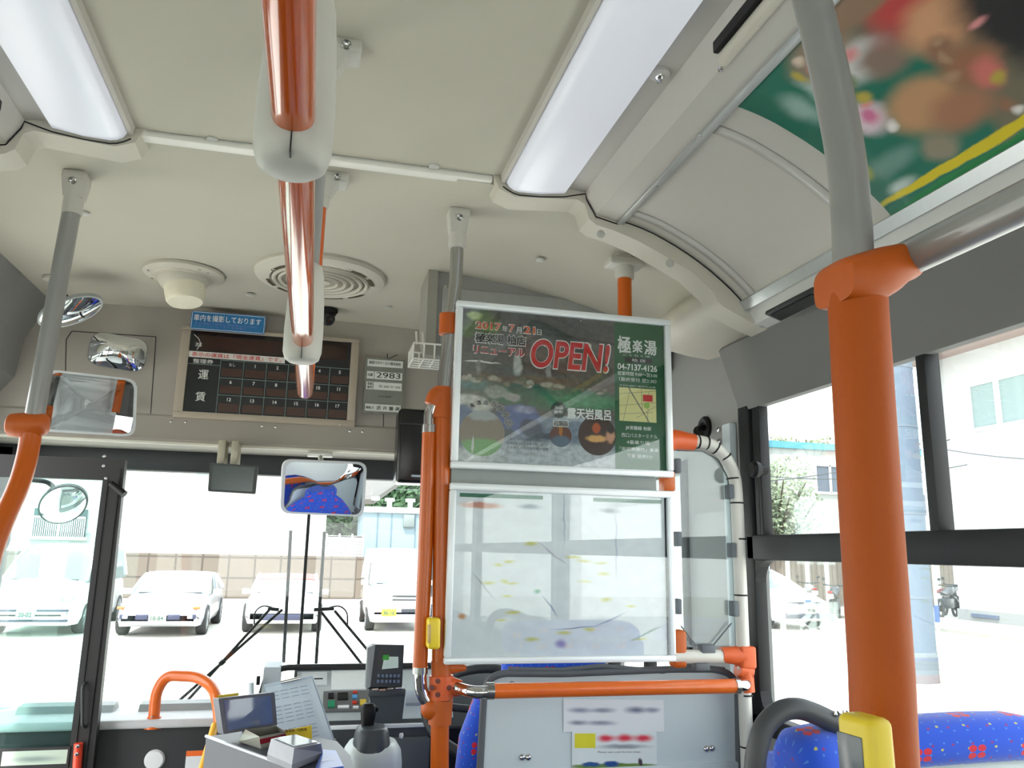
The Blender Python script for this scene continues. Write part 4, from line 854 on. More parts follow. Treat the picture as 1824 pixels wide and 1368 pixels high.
for i in range(3):
    for j in range(6):
        u0, u1, v0, v1 = cols[j] * DW, cols[j + 1] * DW, rowsz[i] * DH, rowsz[i + 1] * DH
        mbc = MB(); D.rect(mbc, u0 + 0.006, v0 + 0.007, u1 - 0.004, v0 + (v1 - v0) * 0.55, 0.0006); mbc.build('led_cell', led, r, smooth=0)
        st = num[i][j]; wd = 0.022 if st == 'なし' else 0.009 * len(st)
        D.text(mbt, st, (u0 + u1) / 2 - (wd / 2 if wd > .02 and st == 'なし' else 0), v0 + (v1 - v0) * 0.68, wd if st == 'なし' else 0, 0.0125, n=0.0010, bold=0.02 if st != 'なし' else 0.0)
for c_ in cols[:-1]: D.line(mbl, c_ * DW, 0.0, c_ * DW, rowsz[3] * DH, 0.0018, 0.0010)
for v in rowsz[1:]: D.line(mbl, cols[0] * DW, v * DH, DW, v * DH, 0.0018, 0.0010)
D.line(mbl, 0.0, 0.585 * DH, cols[0] * DW, 0.585 * DH, 0.0018, 0.0010)
mbl.build('grid_lines', mat('grid_teal_grey', (120, 138, 136), 0.4), r, smooth=0)
D.text(mbt, '整理券', 0.030 * DW, 0.597 * DH, 0.12 * DW, 0.016, n=0.001, bold=0.02); D.text(mbt, '運', 0.07 * DW, 0.405 * DH, 0.034, 0.034, n=0.001, bold=0.02); D.text(mbt, '賃', 0.065 * DW, 0.135 * DH, 0.034, 0.034, n=0.001, bold=0.02)
D.text(mbt, '次は', 0.034 * DW, 0.80 * DH, 0.022, 0.016, n=0.001, bold=0.02, rot=0) ; D.line(mbt, 0.02 * DW, 0.95 * DH, 0.05 * DW, 0.90 * DH, 0.002, 0.001); D.line(mbt, 0.05 * DW, 0.90 * DH, 0.065 * DW, 0.84 * DH, 0.002, 0.001); D.line(mbt, 0.065 * DW, 0.84 * DH, 0.045 * DW, 0.76 * DH, 0.002, 0.001)
mbt.build('white_lettering', mat('display_white', (214, 216, 212), 0.4), r, smooth=0)
mb = MB(); D.rect(mb, 0.0, 0.668 * DH, 0.585 * DW, 0.742 * DH, 0.0012, 0.0006); mb.build('paper_strip', mat('white_strip', (226, 222, 216), 0.5), r)
mb = MB(); D.text(mb, '表示の運賃は『現金運賃』です。', 0.018 * DW, 0.678 * DH, 0.545 * DW, 0.0165, n=0.0022, bold=0.02); mb.build('red_lettering', mat('sign_red', (196, 40, 36), 0.4), r, smooth=0)
for px, py in ((328, 583), (318, 734), (604, 756)): MB().lathe(PF(px, py) + V(0, -0.004, 0), (0, -1, 0), [(0.0035, -0.002), (0.003, 0.0012), (0, 0.0016)], 12).build('corner_screw', steel_m, r)
# blue sticker board above it
Yb = 2.985
c0 = at(338, 586, Y=Yb); c1 = at(471, 598, Y=Yb); c2 = at(341, 553, Y=Yb)
Bn = Pane(c0, V(1, 0, 0.004), (0, 0, 1)); BW, BH = c1.x - c0.x, c2.z - c0.z
r = empty('blue_notice_plate', c0, 'small blue notice plate in Japanese fixed above the fare display', 'notice')
def rrect(P, mb, a0, b0, a1, b1, rad, n, t=0.0006):
    pts = roundpoly([V(a0, b0, 0), V(a1, b0, 0), V(a1, b1, 0), V(a0, b1, 0)], rad); return P.poly(mb, [(p.x, p.y) for p in pts], n, t)
mb = MB(); rrect(Bn, mb, 0, 0, BW, BH, 0.012, -0.004, 0.004); mb.build('plate', mat('notice_blue', (36, 116, 172), 0.35), r)
mb = MB(); 
for (a, b, c, d) in ((0.006, 0.003, BW - 0.006, 0.0045), (0.006, BH - 0.0045, BW - 0.006, BH - 0.003), (0.003, 0.006, 0.0045, BH - 0.006), (BW - 0.0045, 0.006, BW - 0.003, BH - 0.006)): Bn.rect(mb, a, b, c, d, 0.0004)
Bn.text(mb, '車内を撮影しております', 0.010, BH * 0.48, BW - 0.026, BH * 0.34, n=0.0008, bold=0.015); mb.build('white_lettering', mat('notice_white', (236, 240, 244), 0.4), r, smooth=0)
mb = MB(); Bn.text(mb, '安全運転の確保と事故防止のために', 0.014, BH * 0.30, BW * .85, 0.008, n=0.0008); Bn.text(mb, 'ドライブレコーダーを装着し', 0.014, BH * 0.16, BW * .7, 0.008, n=0.0008); mb.build('faded_lettering', mat('notice_faded', (120, 130, 200), 0.4), r, smooth=0)
MB().box(c0.x + 0.03, c1.x - 0.03, Yb + 0.004, 3.02, c0.z + 0.012, c0.z + 0.03).build('bracket', dark_m, r)
# number plates column right of it
Yp = 3.035
p0 = at(650, 734, Y=Yp); N = Pane((0.157, Yp, 2.008), (1, 0, 0), (0, 0, 1)); NW, NH = 0.143, 0.208
r = empty('name_plate_holder', N.O, 'column of white bus number and name plates right of the fare display', 'name plate')
mb = MB(); N.rect(mb, -0.004, -0.004, NW + 0.004, NH + 0.004, 0, 0.004); mb.build('holder', mat('clear_holder', (128, 130, 122), 0.3), r)
mbp, mbt = MB(), MB()
for v0, v1 in ((0.855, 0.985), (0.62, 0.76), (0.42, 0.565), (0.02, 0.15)): N.rect(mbp, 0.004, v0 * NH, NW - 0.004, v1 * NH, 0.0045, 0.0006)
mbp.build('white_plate', mat('plate_white', (226, 228, 222), 0.4), r)
N.text(mbt, '東武バスイースト株式会社', 0.010, 0.895 * NH, NW - 0.022, 0.013, n=0.0056, bold=0.015)
N.text(mbt, '社番', 0.008, 0.665 * NH, 0.018, 0.013, n=0.0056, bold=0.01); N.text(mbt, '2983', 0.040, 0.648 * NH, 0.092, 0.021, n=0.0056, bold=0.0)
N.rect(mbt, 0.031, 0.62 * NH, 0.0325, 0.76 * NH, 0.0054); N.rect(mbt, 0.029, 0.42 * NH, 0.0305, 0.565 * NH, 0.0054)
N.text(mbt, '登録', 0.008, 0.50 * NH, 0.018, 0.010, n=0.0056, bold=0.02); N.text(mbt, '番号', 0.008, 0.435 * NH, 0.018, 0.010, n=0.0056, bold=0.02)
N.text(mbt, '柏 200 か 164', 0.052, 0.462 * NH, 0.080, 0.011, n=0.0056)
N.text(mbt, '3003年 4月末日.', 0.052, 0.285 * NH, 0.05, 0.006, n=0.0046, bold=0.01)
N.text(mbt, '運転士', 0.006, 0.055 * NH, 0.032, 0.011, n=0.0056, bold=0.01); N.text(mbt, '武 井 勝 美', 0.047, 0.045 * NH, 0.088, 0.016, n=0.0056, bold=0.01)
mbt.build('black_lettering', mat('plate_black', (30, 30, 34), 0.4), r, smooth=0)
# speaker (eyeball spot) and round air vent
c = at(328, 490, Z=2.3485)
r = empty('eyeball_outlet', c, 'cream eyeball outlet with a drum nozzle on the front ceiling, left of the round vent', 'air outlet')
MB().lathe(c, (0, 0, -1), [(0.1222, -0.0078), (0.1222, 0.0013), (0.1144, 0.0065), (0.0936, 0.0091), (0.0910, 0.0130), (0.0000, 0.0130)], 56).build('flange', cap_m, r, smooth=30)
ax = V(-0.05, -0.42, -0.9).normalized()
MB().ball(c + V(0, 0.0000, -0.0052), 0.0806, (1, 1, 0.8060)).build('ball_socket', cap_m, r, smooth=80)
MB().lathe(c + V(0.0052, -0.0052, -0.0234), (0.1300, -0.1300, -1), [(0.0650, 0), (0.0611, 0.0390), (0.0572, 0.0650), (0.0520, 0.0728), (0.0000, 0.0741)], 48).build('nozzle', mat('ivory_nozzle', (232, 226, 204), 0.45), r, smooth=35)
for dx, dy in ((-0.1014, 0.0390), (-0.0988, -0.0390), (0.0806, -0.0715), (0.0585, -0.0910)): MB().lathe(c + V(dx, dy, -0.0052), (0, 0, -1), [(0.0052, 0), (0.0039, 0.0039), (0, 0.0046)], 12).build('flange_screw', chrome_m, r)
c = at(572, 493, Z=2.354)
r = empty('round_air_vent', c, 'large round cream air vent with concentric rings behind the orange handrail', 'air vent')
MB().lathe(c, (0, 0, -1), [(0.2070, -0.0083), (0.2070, 0.0028), (0.2015, 0.0097), (0.1739, 0.0179), (0.1601, 0.0193), (0.1559, 0.0138)], 72).build('outer_ring', cap_m, r, smooth=30)
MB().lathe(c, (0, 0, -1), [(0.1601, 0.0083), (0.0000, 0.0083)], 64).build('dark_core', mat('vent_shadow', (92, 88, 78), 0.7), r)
mb = MB()
for R in (0.1463, 0.1270, 0.1021, 0.0773, 0.0524):
    mb.lathe(c, (0, 0, -1), [(R + 0.0048, 0.0083), (R + 0.0055, 0.0193), (R + 0.0014, 0.0248), (R - 0.0055, 0.0207), (R - 0.0048, 0.0083)], 64)
mb.lathe(c, (0, 0, -1), [(0.0304, 0.0083), (0.0304, 0.0221), (0.0166, 0.0276), (0, 0.0276)], 40)
mb.build('ring_louvre', cap_m, r, smooth=40)
mb = MB()
for k in range(96):
    t = 2 * PI * k / 96; a, b = V(math.cos(t), math.sin(t), 0) * 0.0304, V(math.cos(t), math.sin(t), 0) * 0.1546
    mb.obox(c + (a + b) / 2 + V(0, 0, -0.0124), (b - a), V(-math.sin(t), math.cos(t), 0), (0, 0, 1), 0.0621, 0.0010, 0.0048)
mb.build('radial_grille', mat('vent_fins', (186, 180, 164), 0.6), r, smooth=0)
mb = MB()
for k in range(12):
    if k % 3 == 0: continue
    t0 = 2 * PI * k / 12 + .05
    pts = [c + V(math.cos(t) * R, math.sin(t) * R, -0.0200) for R, ts in ((0.1711, (0, .2, .4)), (0.1587, (.4, .2, 0))) for t in [t0 + q_ for q_ in ts]]
    MB().prism(pts, (0, 0, -0.0006)).build('edge_slot', mat('slot_brown', (70, 58, 36), 0.6), r, smooth=0)
for k in range(4):
    t = 2 * PI * k / 4 + 0.5; MB().lathe(c + V(math.cos(t) * 0.1656, math.sin(t) * 0.1656, -0.0179), (0, 0, -1), [(0.0055, 0), (0.0041, 0.0041), (0, 0.0048)], 12).build('ring_screw', chrome_m, r)
# dome camera behind the rail
c = at(585, 556, Z=2.345)
r = empty('dome_camera', c, 'small black camera under the ceiling above the fare display', 'camera')
MB().lathe(c + V(0, 0, 0.01), (0, 0, -1), [(0.034, 0), (0.034, 0.010), (0.028, 0.014), (0.028, 0.02), (0.0, 0.02)], 36).build('base', black_m, r)
MB().ball(c + V(0, -0.002, -0.026), 0.026).build('body', dark_m, r, smooth=80)
MB().lathe(c + V(0.004, -0.020, -0.036), (0.1, -0.8, -0.5), [(0.014, 0), (0.013, 0.010), (0.009, 0.011), (0.0, 0.009)], 28).build('lens', screen_m, r)
# mirrors
P0 = at(165, 715, Y=2.66); n = (0.60, -0.79, -0.08)
pts = roundpoly([onp(px, py, P0, n) for px, py in ((82, 657), (245, 676), (241, 778), (70, 768))], 0.035)
mirror('rectangular_mirror', pts, n, 'rounded rectangular mirror with pale frame behind the left pole', 'mirror', 'interior mirrors', frame=0.925, th=0.012)
c = sum(pts, Vector()) / len(pts)
MB().tube([c + V(0.02, 0.02, 0.03), V(c.x + 0.01, 3.05, c.z + 0.06)], 0.009, 14).build('mirror_arm', dark_m, bpy.data.objects['rectangular_mirror'])
P0 = at(208, 627, Y=2.93); n = (0.34, -0.93, -0.10)
pts = roundpoly([onp(px, py, P0, n) for px, py in ((164, 588), (267, 606), (256, 665), (152, 648))], 0.045)
mirror('convex_mirror', pts, n, 'small convex mirror mounted above the rectangular mirror on the bulkhead', 'mirror', 'interior mirrors', frame=0.97, sag=0.022, fm=mat('mirror_grey_back', (120, 118, 114), 0.5))
c = sum(pts, Vector()) / len(pts); MB().tube([c + V(0, 0.01, 0), V(c.x, 3.05, c.z)], 0.012, 14).build('mirror_arm', dark_m, bpy.data.objects['convex_mirror'])
P0 = at(125, 555, Y=2.70); n = V(0.25, -0.52, -0.80)
el = []
for k in range(40):
    t = 2 * PI * k / 40; a, b = 61 * math.cos(t), 23 * math.sin(t); ca, sa = math.cos(-0.30), math.sin(-0.30)
    el.append(onp(125 + a * ca - b * sa, 556 + a * sa + b * ca, P0, n))
mirror('oval_mirror', el, n, 'oval convex mirror high at the left, half hidden by the grey pole', 'mirror', 'interior mirrors', frame=0.93, sag=0.020, fm=mat('dull_mirror_frame', (170, 176, 176), 0.4), th=0.016)
c = sum(el, Vector()) / len(el)
q = at(92, 495, Z=2.345)
MB().tube([c + V(0, 0.015, 0.012), c + V(-0.03, 0.04, 0.06), q + V(0, 0, 0.004)], 0.008, 14).build('mirror_arm', dark_m, bpy.data.objects['oval_mirror'])
MB().lathe(q, (0, 0, -1), [(0.028, 0), (0.026, 0.008), (0.012, 0.012), (0, 0.012)], 28).build('ceiling_base', cap_m, bpy.data.objects['oval_mirror'])
P0 = at(580, 870, Y=2.78); n = (0.31, -0.91, -0.27)
pts = roundpoly([onp(px, py, P0, n) for px, py in ((504, 818), (654, 824), (648, 921), (499, 914))], 0.032)
mirror('rear_view_mirror', pts, n, 'framed rear view mirror hanging below the header above the wipers', 'mirror', 'interior mirrors', frame=0.925, sag=0.004, th=0.012)
c = sum(pts, Vector()) / len(pts); q = at(570, 812, Y=3.0)
mb = MB().tube([c + V(0, 0.012, 0.02), q + V(0, 0, 0.0)], 0.009, 14); mb.box(q.x - 0.045, q.x + 0.045, 2.985, 3.025, q.z - 0.004, q.z + 0.012, 0.003); mb.build('mirror_arm', mat('bracket_silver', (200, 200, 194), 0.3, 0.4), bpy.data.objects['rear_view_mirror'])
# LCD monitor
a, b, c_, d = at(374, 824, Y=2.9), at(460, 830, Y=2.9), at(455, 880, Y=2.9), at(370, 875, Y=2.9)
r = empty('hanging_monitor', (a + c_) / 2, 'small dark monitor hanging from the header by two beige brackets', 'monitor')
fn = (b - a).cross(d - a).normalized(); fn = -fn if fn.y > 0 else fn
MB().prism(roundpoly([a, b, c_, d], 0.006, 3), -fn * 0.022).build('housing', mat('monitor_casing', (52, 56, 56), 0.4), r, smooth=40)
m4 = (a + b + c_ + d) / 4
MB().prism([m4 + (p - m4) * 0.86 + fn * 0.0006 for p in (a, b, c_, d)], -fn * 0.001).build('screen', mat('monitor_screen', (62, 72, 70), 0.15), r)
MB().box(-0.0 + at(395, 815, Y=2.95).x - 0.013, at(395, 815, Y=2.95).x + 0.013, 2.925, 3.03, at(399, 824, Y=2.92).z - 0.005, 1.862, 0.004).box(at(418, 815, Y=2.95).x - 0.012, at(418, 815, Y=2.95).x + 0.013, 2.925, 3.03, at(399, 824, Y=2.92).z - 0.005, 1.862, 0.004).build('bracket', mat('bracket_beige', (172, 166, 148), 0.4, 0.2), r)
# black box at the partition (driver's overhead unit)
a, b = at(712, 726, Y=2.62), at(778, 862, Y=2.62)
r = empty('black_overhead_unit', (a + b) / 2, 'tall glossy black box hanging left of the orange rails beside the name plates', 'ticket unit')
MB().box(a.x, b.x + 0.03, 2.62, 2.74, b.z, a.z, 0.012, 3).build('housing', mat('gloss_black', (20, 21, 23), 0.25), r)
MB().box(a.x + 0.005, b.x + 0.025, 2.616, 2.625, a.z - 0.055, a.z - 0.050).build('front_groove', dark_m, r)
MB().box(b.x - 0.085, b.x - 0.03, 2.612, 2.622, b.z + 0.02, b.z + 0.026).build('display_slit', mat('pale_slit', (190, 204, 220), 0.3), r)
MB().box(a.x + 0.03, b.x, 2.70, 3.05, a.z - 0.04, a.z - 0.01).build('mount_arm', black_m, r)
# locker above the driver
xa = at(812, 480, Y=2.35).x
r = empty('overhead_locker', (0.7, 2.35, 2.1), 'grey overhead locker box above the driver behind the posters', 'locker')
prf = [(2.35, 2.352), (2.35, 2.02), (2.37, 1.99), (2.95, 1.99), (3.0, 2.05), (3.0, 2.352)]
MB().prism([(xa - 0.085, y, z) for y, z in [(2.35, 2.352), (2.35, 2.08), (2.40, 2.08), (2.50, 2.14), (2.54, 2.22), (2.54, 2.352)]], (0.03, 0, 0)).build('end_panel', mat('locker_end', (150, 148, 140), 0.5), r, smooth=20)
MB().box(xa - 0.06, 1.10, 2.36, 2.54, 2.08, 2.352, 0.004).build('box_body', bulk2_m, r)
MB().box(xa - 0.04, 1.09, 2.352, 2.364, 2.12, 2.30, 0.002).build('door_panel', mat('locker_front', (156, 158, 156), 0.55), r)
for pz in (0.315, 0.27, 0.225): MB().lathe((xa - 0.030, 2.359, 2.0 + pz - 0.01), (0, -1, 0), [(0.006, -0.003), (0.0055, 0.002), (0.0, 0.003)], 16).build('rivet', steel_m, r)
# wire basket under it
r = empty('wire_basket', at(760, 620, Y=2.33), 'small white wire basket under the grey locker, left of the stainless pole', 'basket')
mb = MB(); bx0_, bx1_ = at(737, 615, Y=2.32).x, at(800, 615, Y=2.32).x + 0.02
zt, zb = at(760, 612, Y=2.32).z, at(760, 640, Y=2.32).z
for y in (2.32, 2.44):
    for z in (zt, zb): mb.tube([(bx0_, y, z), (bx1_, y, z)], 0.0030, 8)
for k in range(5): x = bx0_ + (bx1_ - bx0_) * k / 4; mb.tube([(x, 2.32, zt), (x, 2.32, zb), (x, 2.44, zb), (x, 2.44, zt)], 0.0028, 8)
for y in (2.35, 2.38, 2.41): mb.tube([(bx0_, y, zt), (bx0_, y, zb), (bx1_, y, zb)], 0.0026, 8)
mb.build('wire_frame', mat('white_wire', (232, 232, 226), 0.3, 0.2), r, smooth=60)
mb = MB(); mb.tube([(bx0_ + .01, 2.33, zt), (bx0_ + .01, 2.36, zt + 0.045)], 0.0034, 8).tube([(bx0_ + .03, 2.33, zt), (bx0_ + .03, 2.36, zt + 0.045)], 0.0034, 8).build('hook', mat('white_wire', (1, 1, 1)), r)
# grommet and cable on the wall ahead of the right window
q = at(1257, 762, X=1.118)
r = empty('cable_grommet', q, 'round black rubber grommet with a cable on the grey wall above the tube frame', 'grommet')
MB().lathe(q, (-1, 0, 0), [(0.034, -0.002), (0.034, 0.006), (0.028, 0.012), (0.018, 0.010), (0.014, 0.004), (0, 0.004)], 36).build('rubber_ring', black_m, r)
MB().tube(bend([q + V(0.0, 0, 0), q + V(-0.05, -0.03, -0.01), q + V(-0.065, -0.08, -0.05), at(1275, 797, Y=1.93)], 0.03, 5), 0.009, 16).build('cable', black_m, r, smooth=60)
for px, py in ((1281, 765), (1282, 786)):
    q = at(px, py, X=1.118); tag(MB().lathe(q, (-1, 0, 0), [(0.008, -0.002), (0.007, 0.004), (0.004, 0.006), (0, 0.0065)], 16).build('wall_screw', chrome_m), 'chrome screw on the grey wall beside the cable grommet, %s' % ('upper one' if py < 770 else 'lower one'), 'screw', 'screws beside the cable grommet')
# pale pillar strip between wall and window
MB().box(1.098, 1.12, 1.975, 2.02, 1.0, 1.86, 0.004).build('trim_23', lightgrey_m, kind='structure')

# ================================================================== folding door leaf at the left
YL = 2.85
def PLf(px, py): return at(px, py, Y=YL)
r = empty('folding_door_leaf', (-0.8, YL, 0.1), 'black framed folding entrance door leaf with green tinted glass at the left', 'door leaf')
xr_ = PLf(205, 1100).x
s0, s1 = PLf(181, 870).x, PLf(222, 870).x
MB().prism([V(s0, YL, 0.1), V(s1 + 0.012, YL, 0.1), V(s1 - 0.012 + 0.004, YL, PLf(200, 818).z), V(s0, YL, PLf(200, 818).z)], (0, 0.035, 0)).build('stile', mat('door_black', (32, 31, 32), 0.5, vary=0.08), r, smooth=0)
MB().box(s0 + 0.012, s0 + 0.018, YL - 0.004, YL, 0.3, 1.70).box(s1 - 0.022, s1 - 0.017, YL - 0.005, YL, 0.3, 1.74).build('seal_strip', rubber_m, r)
MB().box(-1.12, s0, YL, YL + 0.035, PLf(100, 852).z, PLf(100, 813).z).build('top_rail', mat('door_black', (0, 0, 0)), r)
MB().box(-1.12, s0, YL, YL + 0.035, 0.1, 0.30).build('bottom_rail', mat('door_black', (0, 0, 0)), r)
MB().box(-1.115, s0 + 0.004, YL + 0.014, YL + 0.019, 0.29, PLf(100, 850).z).build('green_glass', door_g, r)
MB().tube([PLf(200, 862) + V(0, -0.02, 0), PLf(226, 882) + V(0, -0.035, 0)], [0.010, 0.012], 16).build('stop_buffer', black_m, r)
for px, py in ((186, 813), (185, 830), (189, 852)): MB().lathe(PLf(px, py), (0, -1, 0), [(0.006, -0.002), (0.005, 0.004), (0, 0.005)], 14).build('hinge_bolt', steel_m, r)
MB().tube(bend([PLf(152, 1216) + V(0, -0.002, 0), PLf(150, 1222) + V(0, -0.02, 0), PLf(150, 1290) + V(0, -0.02, 0), PLf(152, 1295) + V(0, -0.002, 0)], .01), 0.005, 10).build('pull_bar', dark_m, r)
mb = MB().tube([PLf(142, 1322) + V(0, -0.012, 0), PLf(139, 1368) + V(0, -0.012, 0), PLf(136, 1420) + V(0, -0.012, 0)], 0.0125, 20); mb.build('red_lever', mat('lever_red', (222, 66, 40), 0.35), r)
MB().lathe(PLf(143, 1326) + V(0, -0.024, 0), (0, -1, 0), [(0.006, 0), (0.005, 0.003), (0, 0.004)], 14).lathe(PLf(141, 1340) + V(0, -0.024, 0), (0, -1, 0), [(0.006, 0), (0.005, 0.003), (0, 0.004)], 14).build('lever_bolt', chrome_m, r)
pn = Pane(PLf(2, 1364) + V(0, -0.004, 0), (1, 0, 0), (0, 0, 1)); W_ = (PLf(118, 1364) - PLf(2, 1364)).length
o = empty('blurred_door_plate', pn.O, 'pale blurred number plate sticker at the bottom of the door glass', 'sticker')
mb = MB(); pn.rect(mb, -0.02, -0.012, W_ + 0.006, 0.048, -0.003, 0.003); mb.build('dark_backing', rubber_m, o)
uvsheet('blurred_writing', pn, W_, 0.04, printed('plate_print', (180, 196, 180), [(0.5, 0.4, 0.4, 0.25, (130, 146, 140), 0.9)], warp=0.05), 0.0006, o)
# ================================================================== dashboard and driver's area
r = empty('dashboard', (0.2, 3.0, 0.0), 'long dark and pale grey dashboard under the windshield with a sloping instrument panel', 'dashboard')
MB().box(-1.10, -0.18, 2.92, 3.18, 0.05, 0.925, 0.006).build('left_body', dark_m, r)
MB().box(-1.10, -0.18, 2.90, 3.19, 0.925, 0.952, 0.008, 3).build('left_ledge', mat('pale_ledge_top', (200, 202, 204), 0.45), r)
xA, xB = at(28, 1275, Y=3.05).x, at(200, 1275, Y=3.05).x
xC, xD = at(246, 1275, Y=3.05).x, at(420, 1275, Y=3.05).x
for x0_, x1_ in ((xA, xB), (xC, xD)): MB().prism([(x0_, y, z) for y, z in ((3.04, 0.952), (3.06, 0.972), (3.12, 0.975), (3.14, 0.952))], (x1_ - x0_, 0, 0)).build('defroster_outlet', mat('outlet_grey', (160, 164, 164), 0.5), r)
q = at(275, 1354, Y=2.915)
MB().lathe(V(q.x, 2.92, q.z), (0, -1, 0), [(0.031, -0.002), (0.031, 0.004), (0.026, 0.010), (0, 0.012)], 32).build('round_lamp', white_m, r)
a, b = at(332, 1338, Y=2.915), at(368, 1380, Y=2.915)
pn = Pane((a.x, 2.918, b.z), (1, 0, 0), (0, 0, 1)); mb = MB(); pn.rect(mb, 0, 0, b.x - a.x, a.z - b.z, 0, 0.001); mb.build('paper_label', mat('label_paper', (228, 230, 232), 0.5), r)
mb = MB(); pn.rect(mb, 0, (a.z - b.z) * .78, b.x - a.x, a.z - b.z, 0.0012, 0.0006); mb.build('orange_heading', mat('label_orange', (240, 110, 40), 0.4), r)
# driver's console: sloping face
xl, xrr = at(468, 1260, Y=2.85).x, 1.08
prof = [(2.80, 0.05), (2.80, 0.925), (2.815, 0.945), (2.985, 1.080), (3.0, 1.088), (3.17, 1.080), (3.17, 0.05)]
MB().prism([(xl + 0.09, y, z) for y, z in prof], (xrr - xl - 0.09, 0, 0)).build('console_body', mat('console_grey', (70, 73, 76), 0.55, vary=0.05), r, smooth=20)
nf = V(0, -0.625, 0.78).normalized(); o0 = V(xl + 0.10, 2.815, 0.945); Q = Pane(o0, (1, 0, 0), V(0, 0.175, 0.140))
SL = math.hypot(0.175, 0.14)
mb = MB(); Q.rect(mb, 0, 0.005, 0.52, SL - 0.01, 0.0006, 0.002); mb.build('instrument_panel', mat('panel_pale', (196, 204, 206), 0.35), r)
# black hood rim over it
hood = bend([at(458, 1262, Y=2.92), at(476, 1200, Y=2.95), at(505, 1189, Y=2.98), at(650, 1187, Y=2.98), at(780, 1185, Y=2.98)], 0.03, 6)
MB().tube(hood, 0.010, 14).build('hood_rim', rubber_m, r, smooth=60)
MB().prism([(xl - 0.01 + 0.0, y, z) for y, z in ((2.84, 0.90), (2.84, 0.98), (2.95, 1.10), (3.10, 1.10), (3.10, 0.90))], (0.055, 0, 0)).build('hood_cheek', mat('cheek_grey', (176, 184, 190), 0.5), r, smooth=20)
mb = MB(); Q.rect(mb, 0.015, 0.148, 0.10, 0.205, 0.003, 0.006); mb.build('recorder_slot', mat('recorder_white', (216, 222, 224), 0.35), r)
mb = MB(); Q.rect(mb, 0.030, 0.172, 0.086, 0.177, 0.0095, 0.0008); mb.build('slot_opening', dark_m, r)
mb = MB(); Q.rect(mb, 0.115, 0.128, 0.235, 0.212, 0.003, 0.004); mb.build('meter_cover', mat('meter_cover', (240, 244, 244), 0.05, spec=1.0), r)
# switch bank
a = at(567, 1252, Y=2.82)
mb = MB(); Q.rect(mb, 0.090, 0.036, 0.240, 0.118, 0.004, 0.008); mb.build('switch_bank', mat('switch_bank', (112, 112, 112), 0.4), r)
for u, v, w2, h2, m_ in ((0.166, 0.018, .022, .026, mat('switch_green', (30, 140, 96), .4)), (0.166, 0.055, .018, .02, black_m), (0.196, 0.048, .034, .028, screen_m), (0.198, 0.014, .036, .009, white_m), (0.245, 0.052, .016, .014, mat('switch_blue', (90, 160, 210), .4)), (0.245, 0.030, .014, .010, mat('switch_red', (214, 60, 40), .4)), (0.247, 0.012, .018, .007, white_m), (0.270, 0.024, .020, .022, mat('switch_yellow', (220, 190, 70), .4)), (0.247, 0.074, .014, .008, mat('switch_red', (1, 1, 1)))):
    mb = MB(); Q.rect(mb, u - .06, v + .03, u + w2 - .06, v + h2 + .03, 0.012, 0.006); mb.build('switch', m_, r)
# white front strip and lower boards
MB().box(xl + 0.16, 0.42, 2.785, 2.80, 0.928, 0.940, 0.003).build('front_strip', white_m, r)
MB().box(0.16, 0.42, 2.775, 2.80, 0.70, 0.90, 0.01, 2).build('lower_cover', mat('cover_grey', (84, 88, 90), 0.5), r)
MB().box(0.095, 0.118, 2.79, 2.80, 0.865, 0.90, 0.001).build('sticker', mat('grey_sticker', (170, 172, 172), 0.5), r)
MB().box(0.42, 1.08, 2.79, 2.80, 0.4, 0.92).build('foot_well', black_m, r)
MB().obox(at(742, 1243, Y=2.84), (1, 0, 0), nf, V(0, 0.78, 0.62), 0.04, 0.008, 0.028, 0.003).build('small_speaker', mat('speaker_grey', (176, 184, 196), 0.4), r)
mb = MB()
for i in range(5): mb.lathe(at(735 + i * 4, 1250, Y=2.83), (0, -1, 0.5), [(0.002, 0), (0, 0.001)], 8)
mb.build('speaker_hole', black_m, r)

# terminal with keypad
Yt = 2.70
def PT(px, py): return at(px, py, Y=Yt)
r = empty('driver_terminal', PT(688, 1262), 'dark terminal with a lit screen and keypad on the dashboard left of the orange rail', 'terminal')
a, b, c_, d = PT(669, 1148), PT(720, 1149), PT(716, 1224), PT(660, 1224)
e, f_ = PT(655, 1155), PT(652, 1228)
fr = V(0, 0.04, 0)
MB().loft([[a, b, c_, d], [a + V(-0.012, 0.05, -0.004), b + V(0, 0.05, -0.004), c_ + V(0, 0.05, 0), d + V(-0.012, 0.05, 0)]]).build('housing', mat('terminal_casing', (50, 53, 55), 0.45), r, smooth=0)
MB().prism([a + V(0, 0.004, 0), e + V(0, 0.01, 0), f_ + V(0, 0.01, 0), d + V(0, 0.004, 0)], (0, 0.05, 0)).build('side_cheek', mat('terminal_cheek', (120, 124, 126), 0.45), r, smooth=0)
def bil(u, v): return (d + (c_ - d) * u) * (1 - v) + (a + (b - a) * u) * v
MB().prism([bil(.12, .42) + V(0, -0.001, 0), bil(.92, .42) + V(0, -0.001, 0), bil(.88, .93) + V(0, -0.001, 0), bil(.15, .90) + V(0, -0.001, 0)], (0, 0.002, 0)).build('screen', mat('terminal_screen', (70, 76, 78), 0.1), r)
MB().prism([bil(.30, .42) + V(0, -0.002, 0), bil(.84, .46) + V(0, -0.002, 0), bil(.82, .72) + V(0, -0.002, 0), bil(.34, .72) + V(0, -0.002, 0)], (0, 0.001, 0)).build('lit_area', mat('lit_lcd', (206, 224, 214), 0.2), r)
MB().prism([bil(.28, .64) + V(0, -0.003, 0), bil(.50, .64) + V(0, -0.003, 0), bil(.50, .76) + V(0, -0.003, 0), bil(.30, .76) + V(0, -0.003, 0)], (0, 0.001, 0)).build('green_area', mat('lcd_green', (60, 160, 60), 0.3), r)
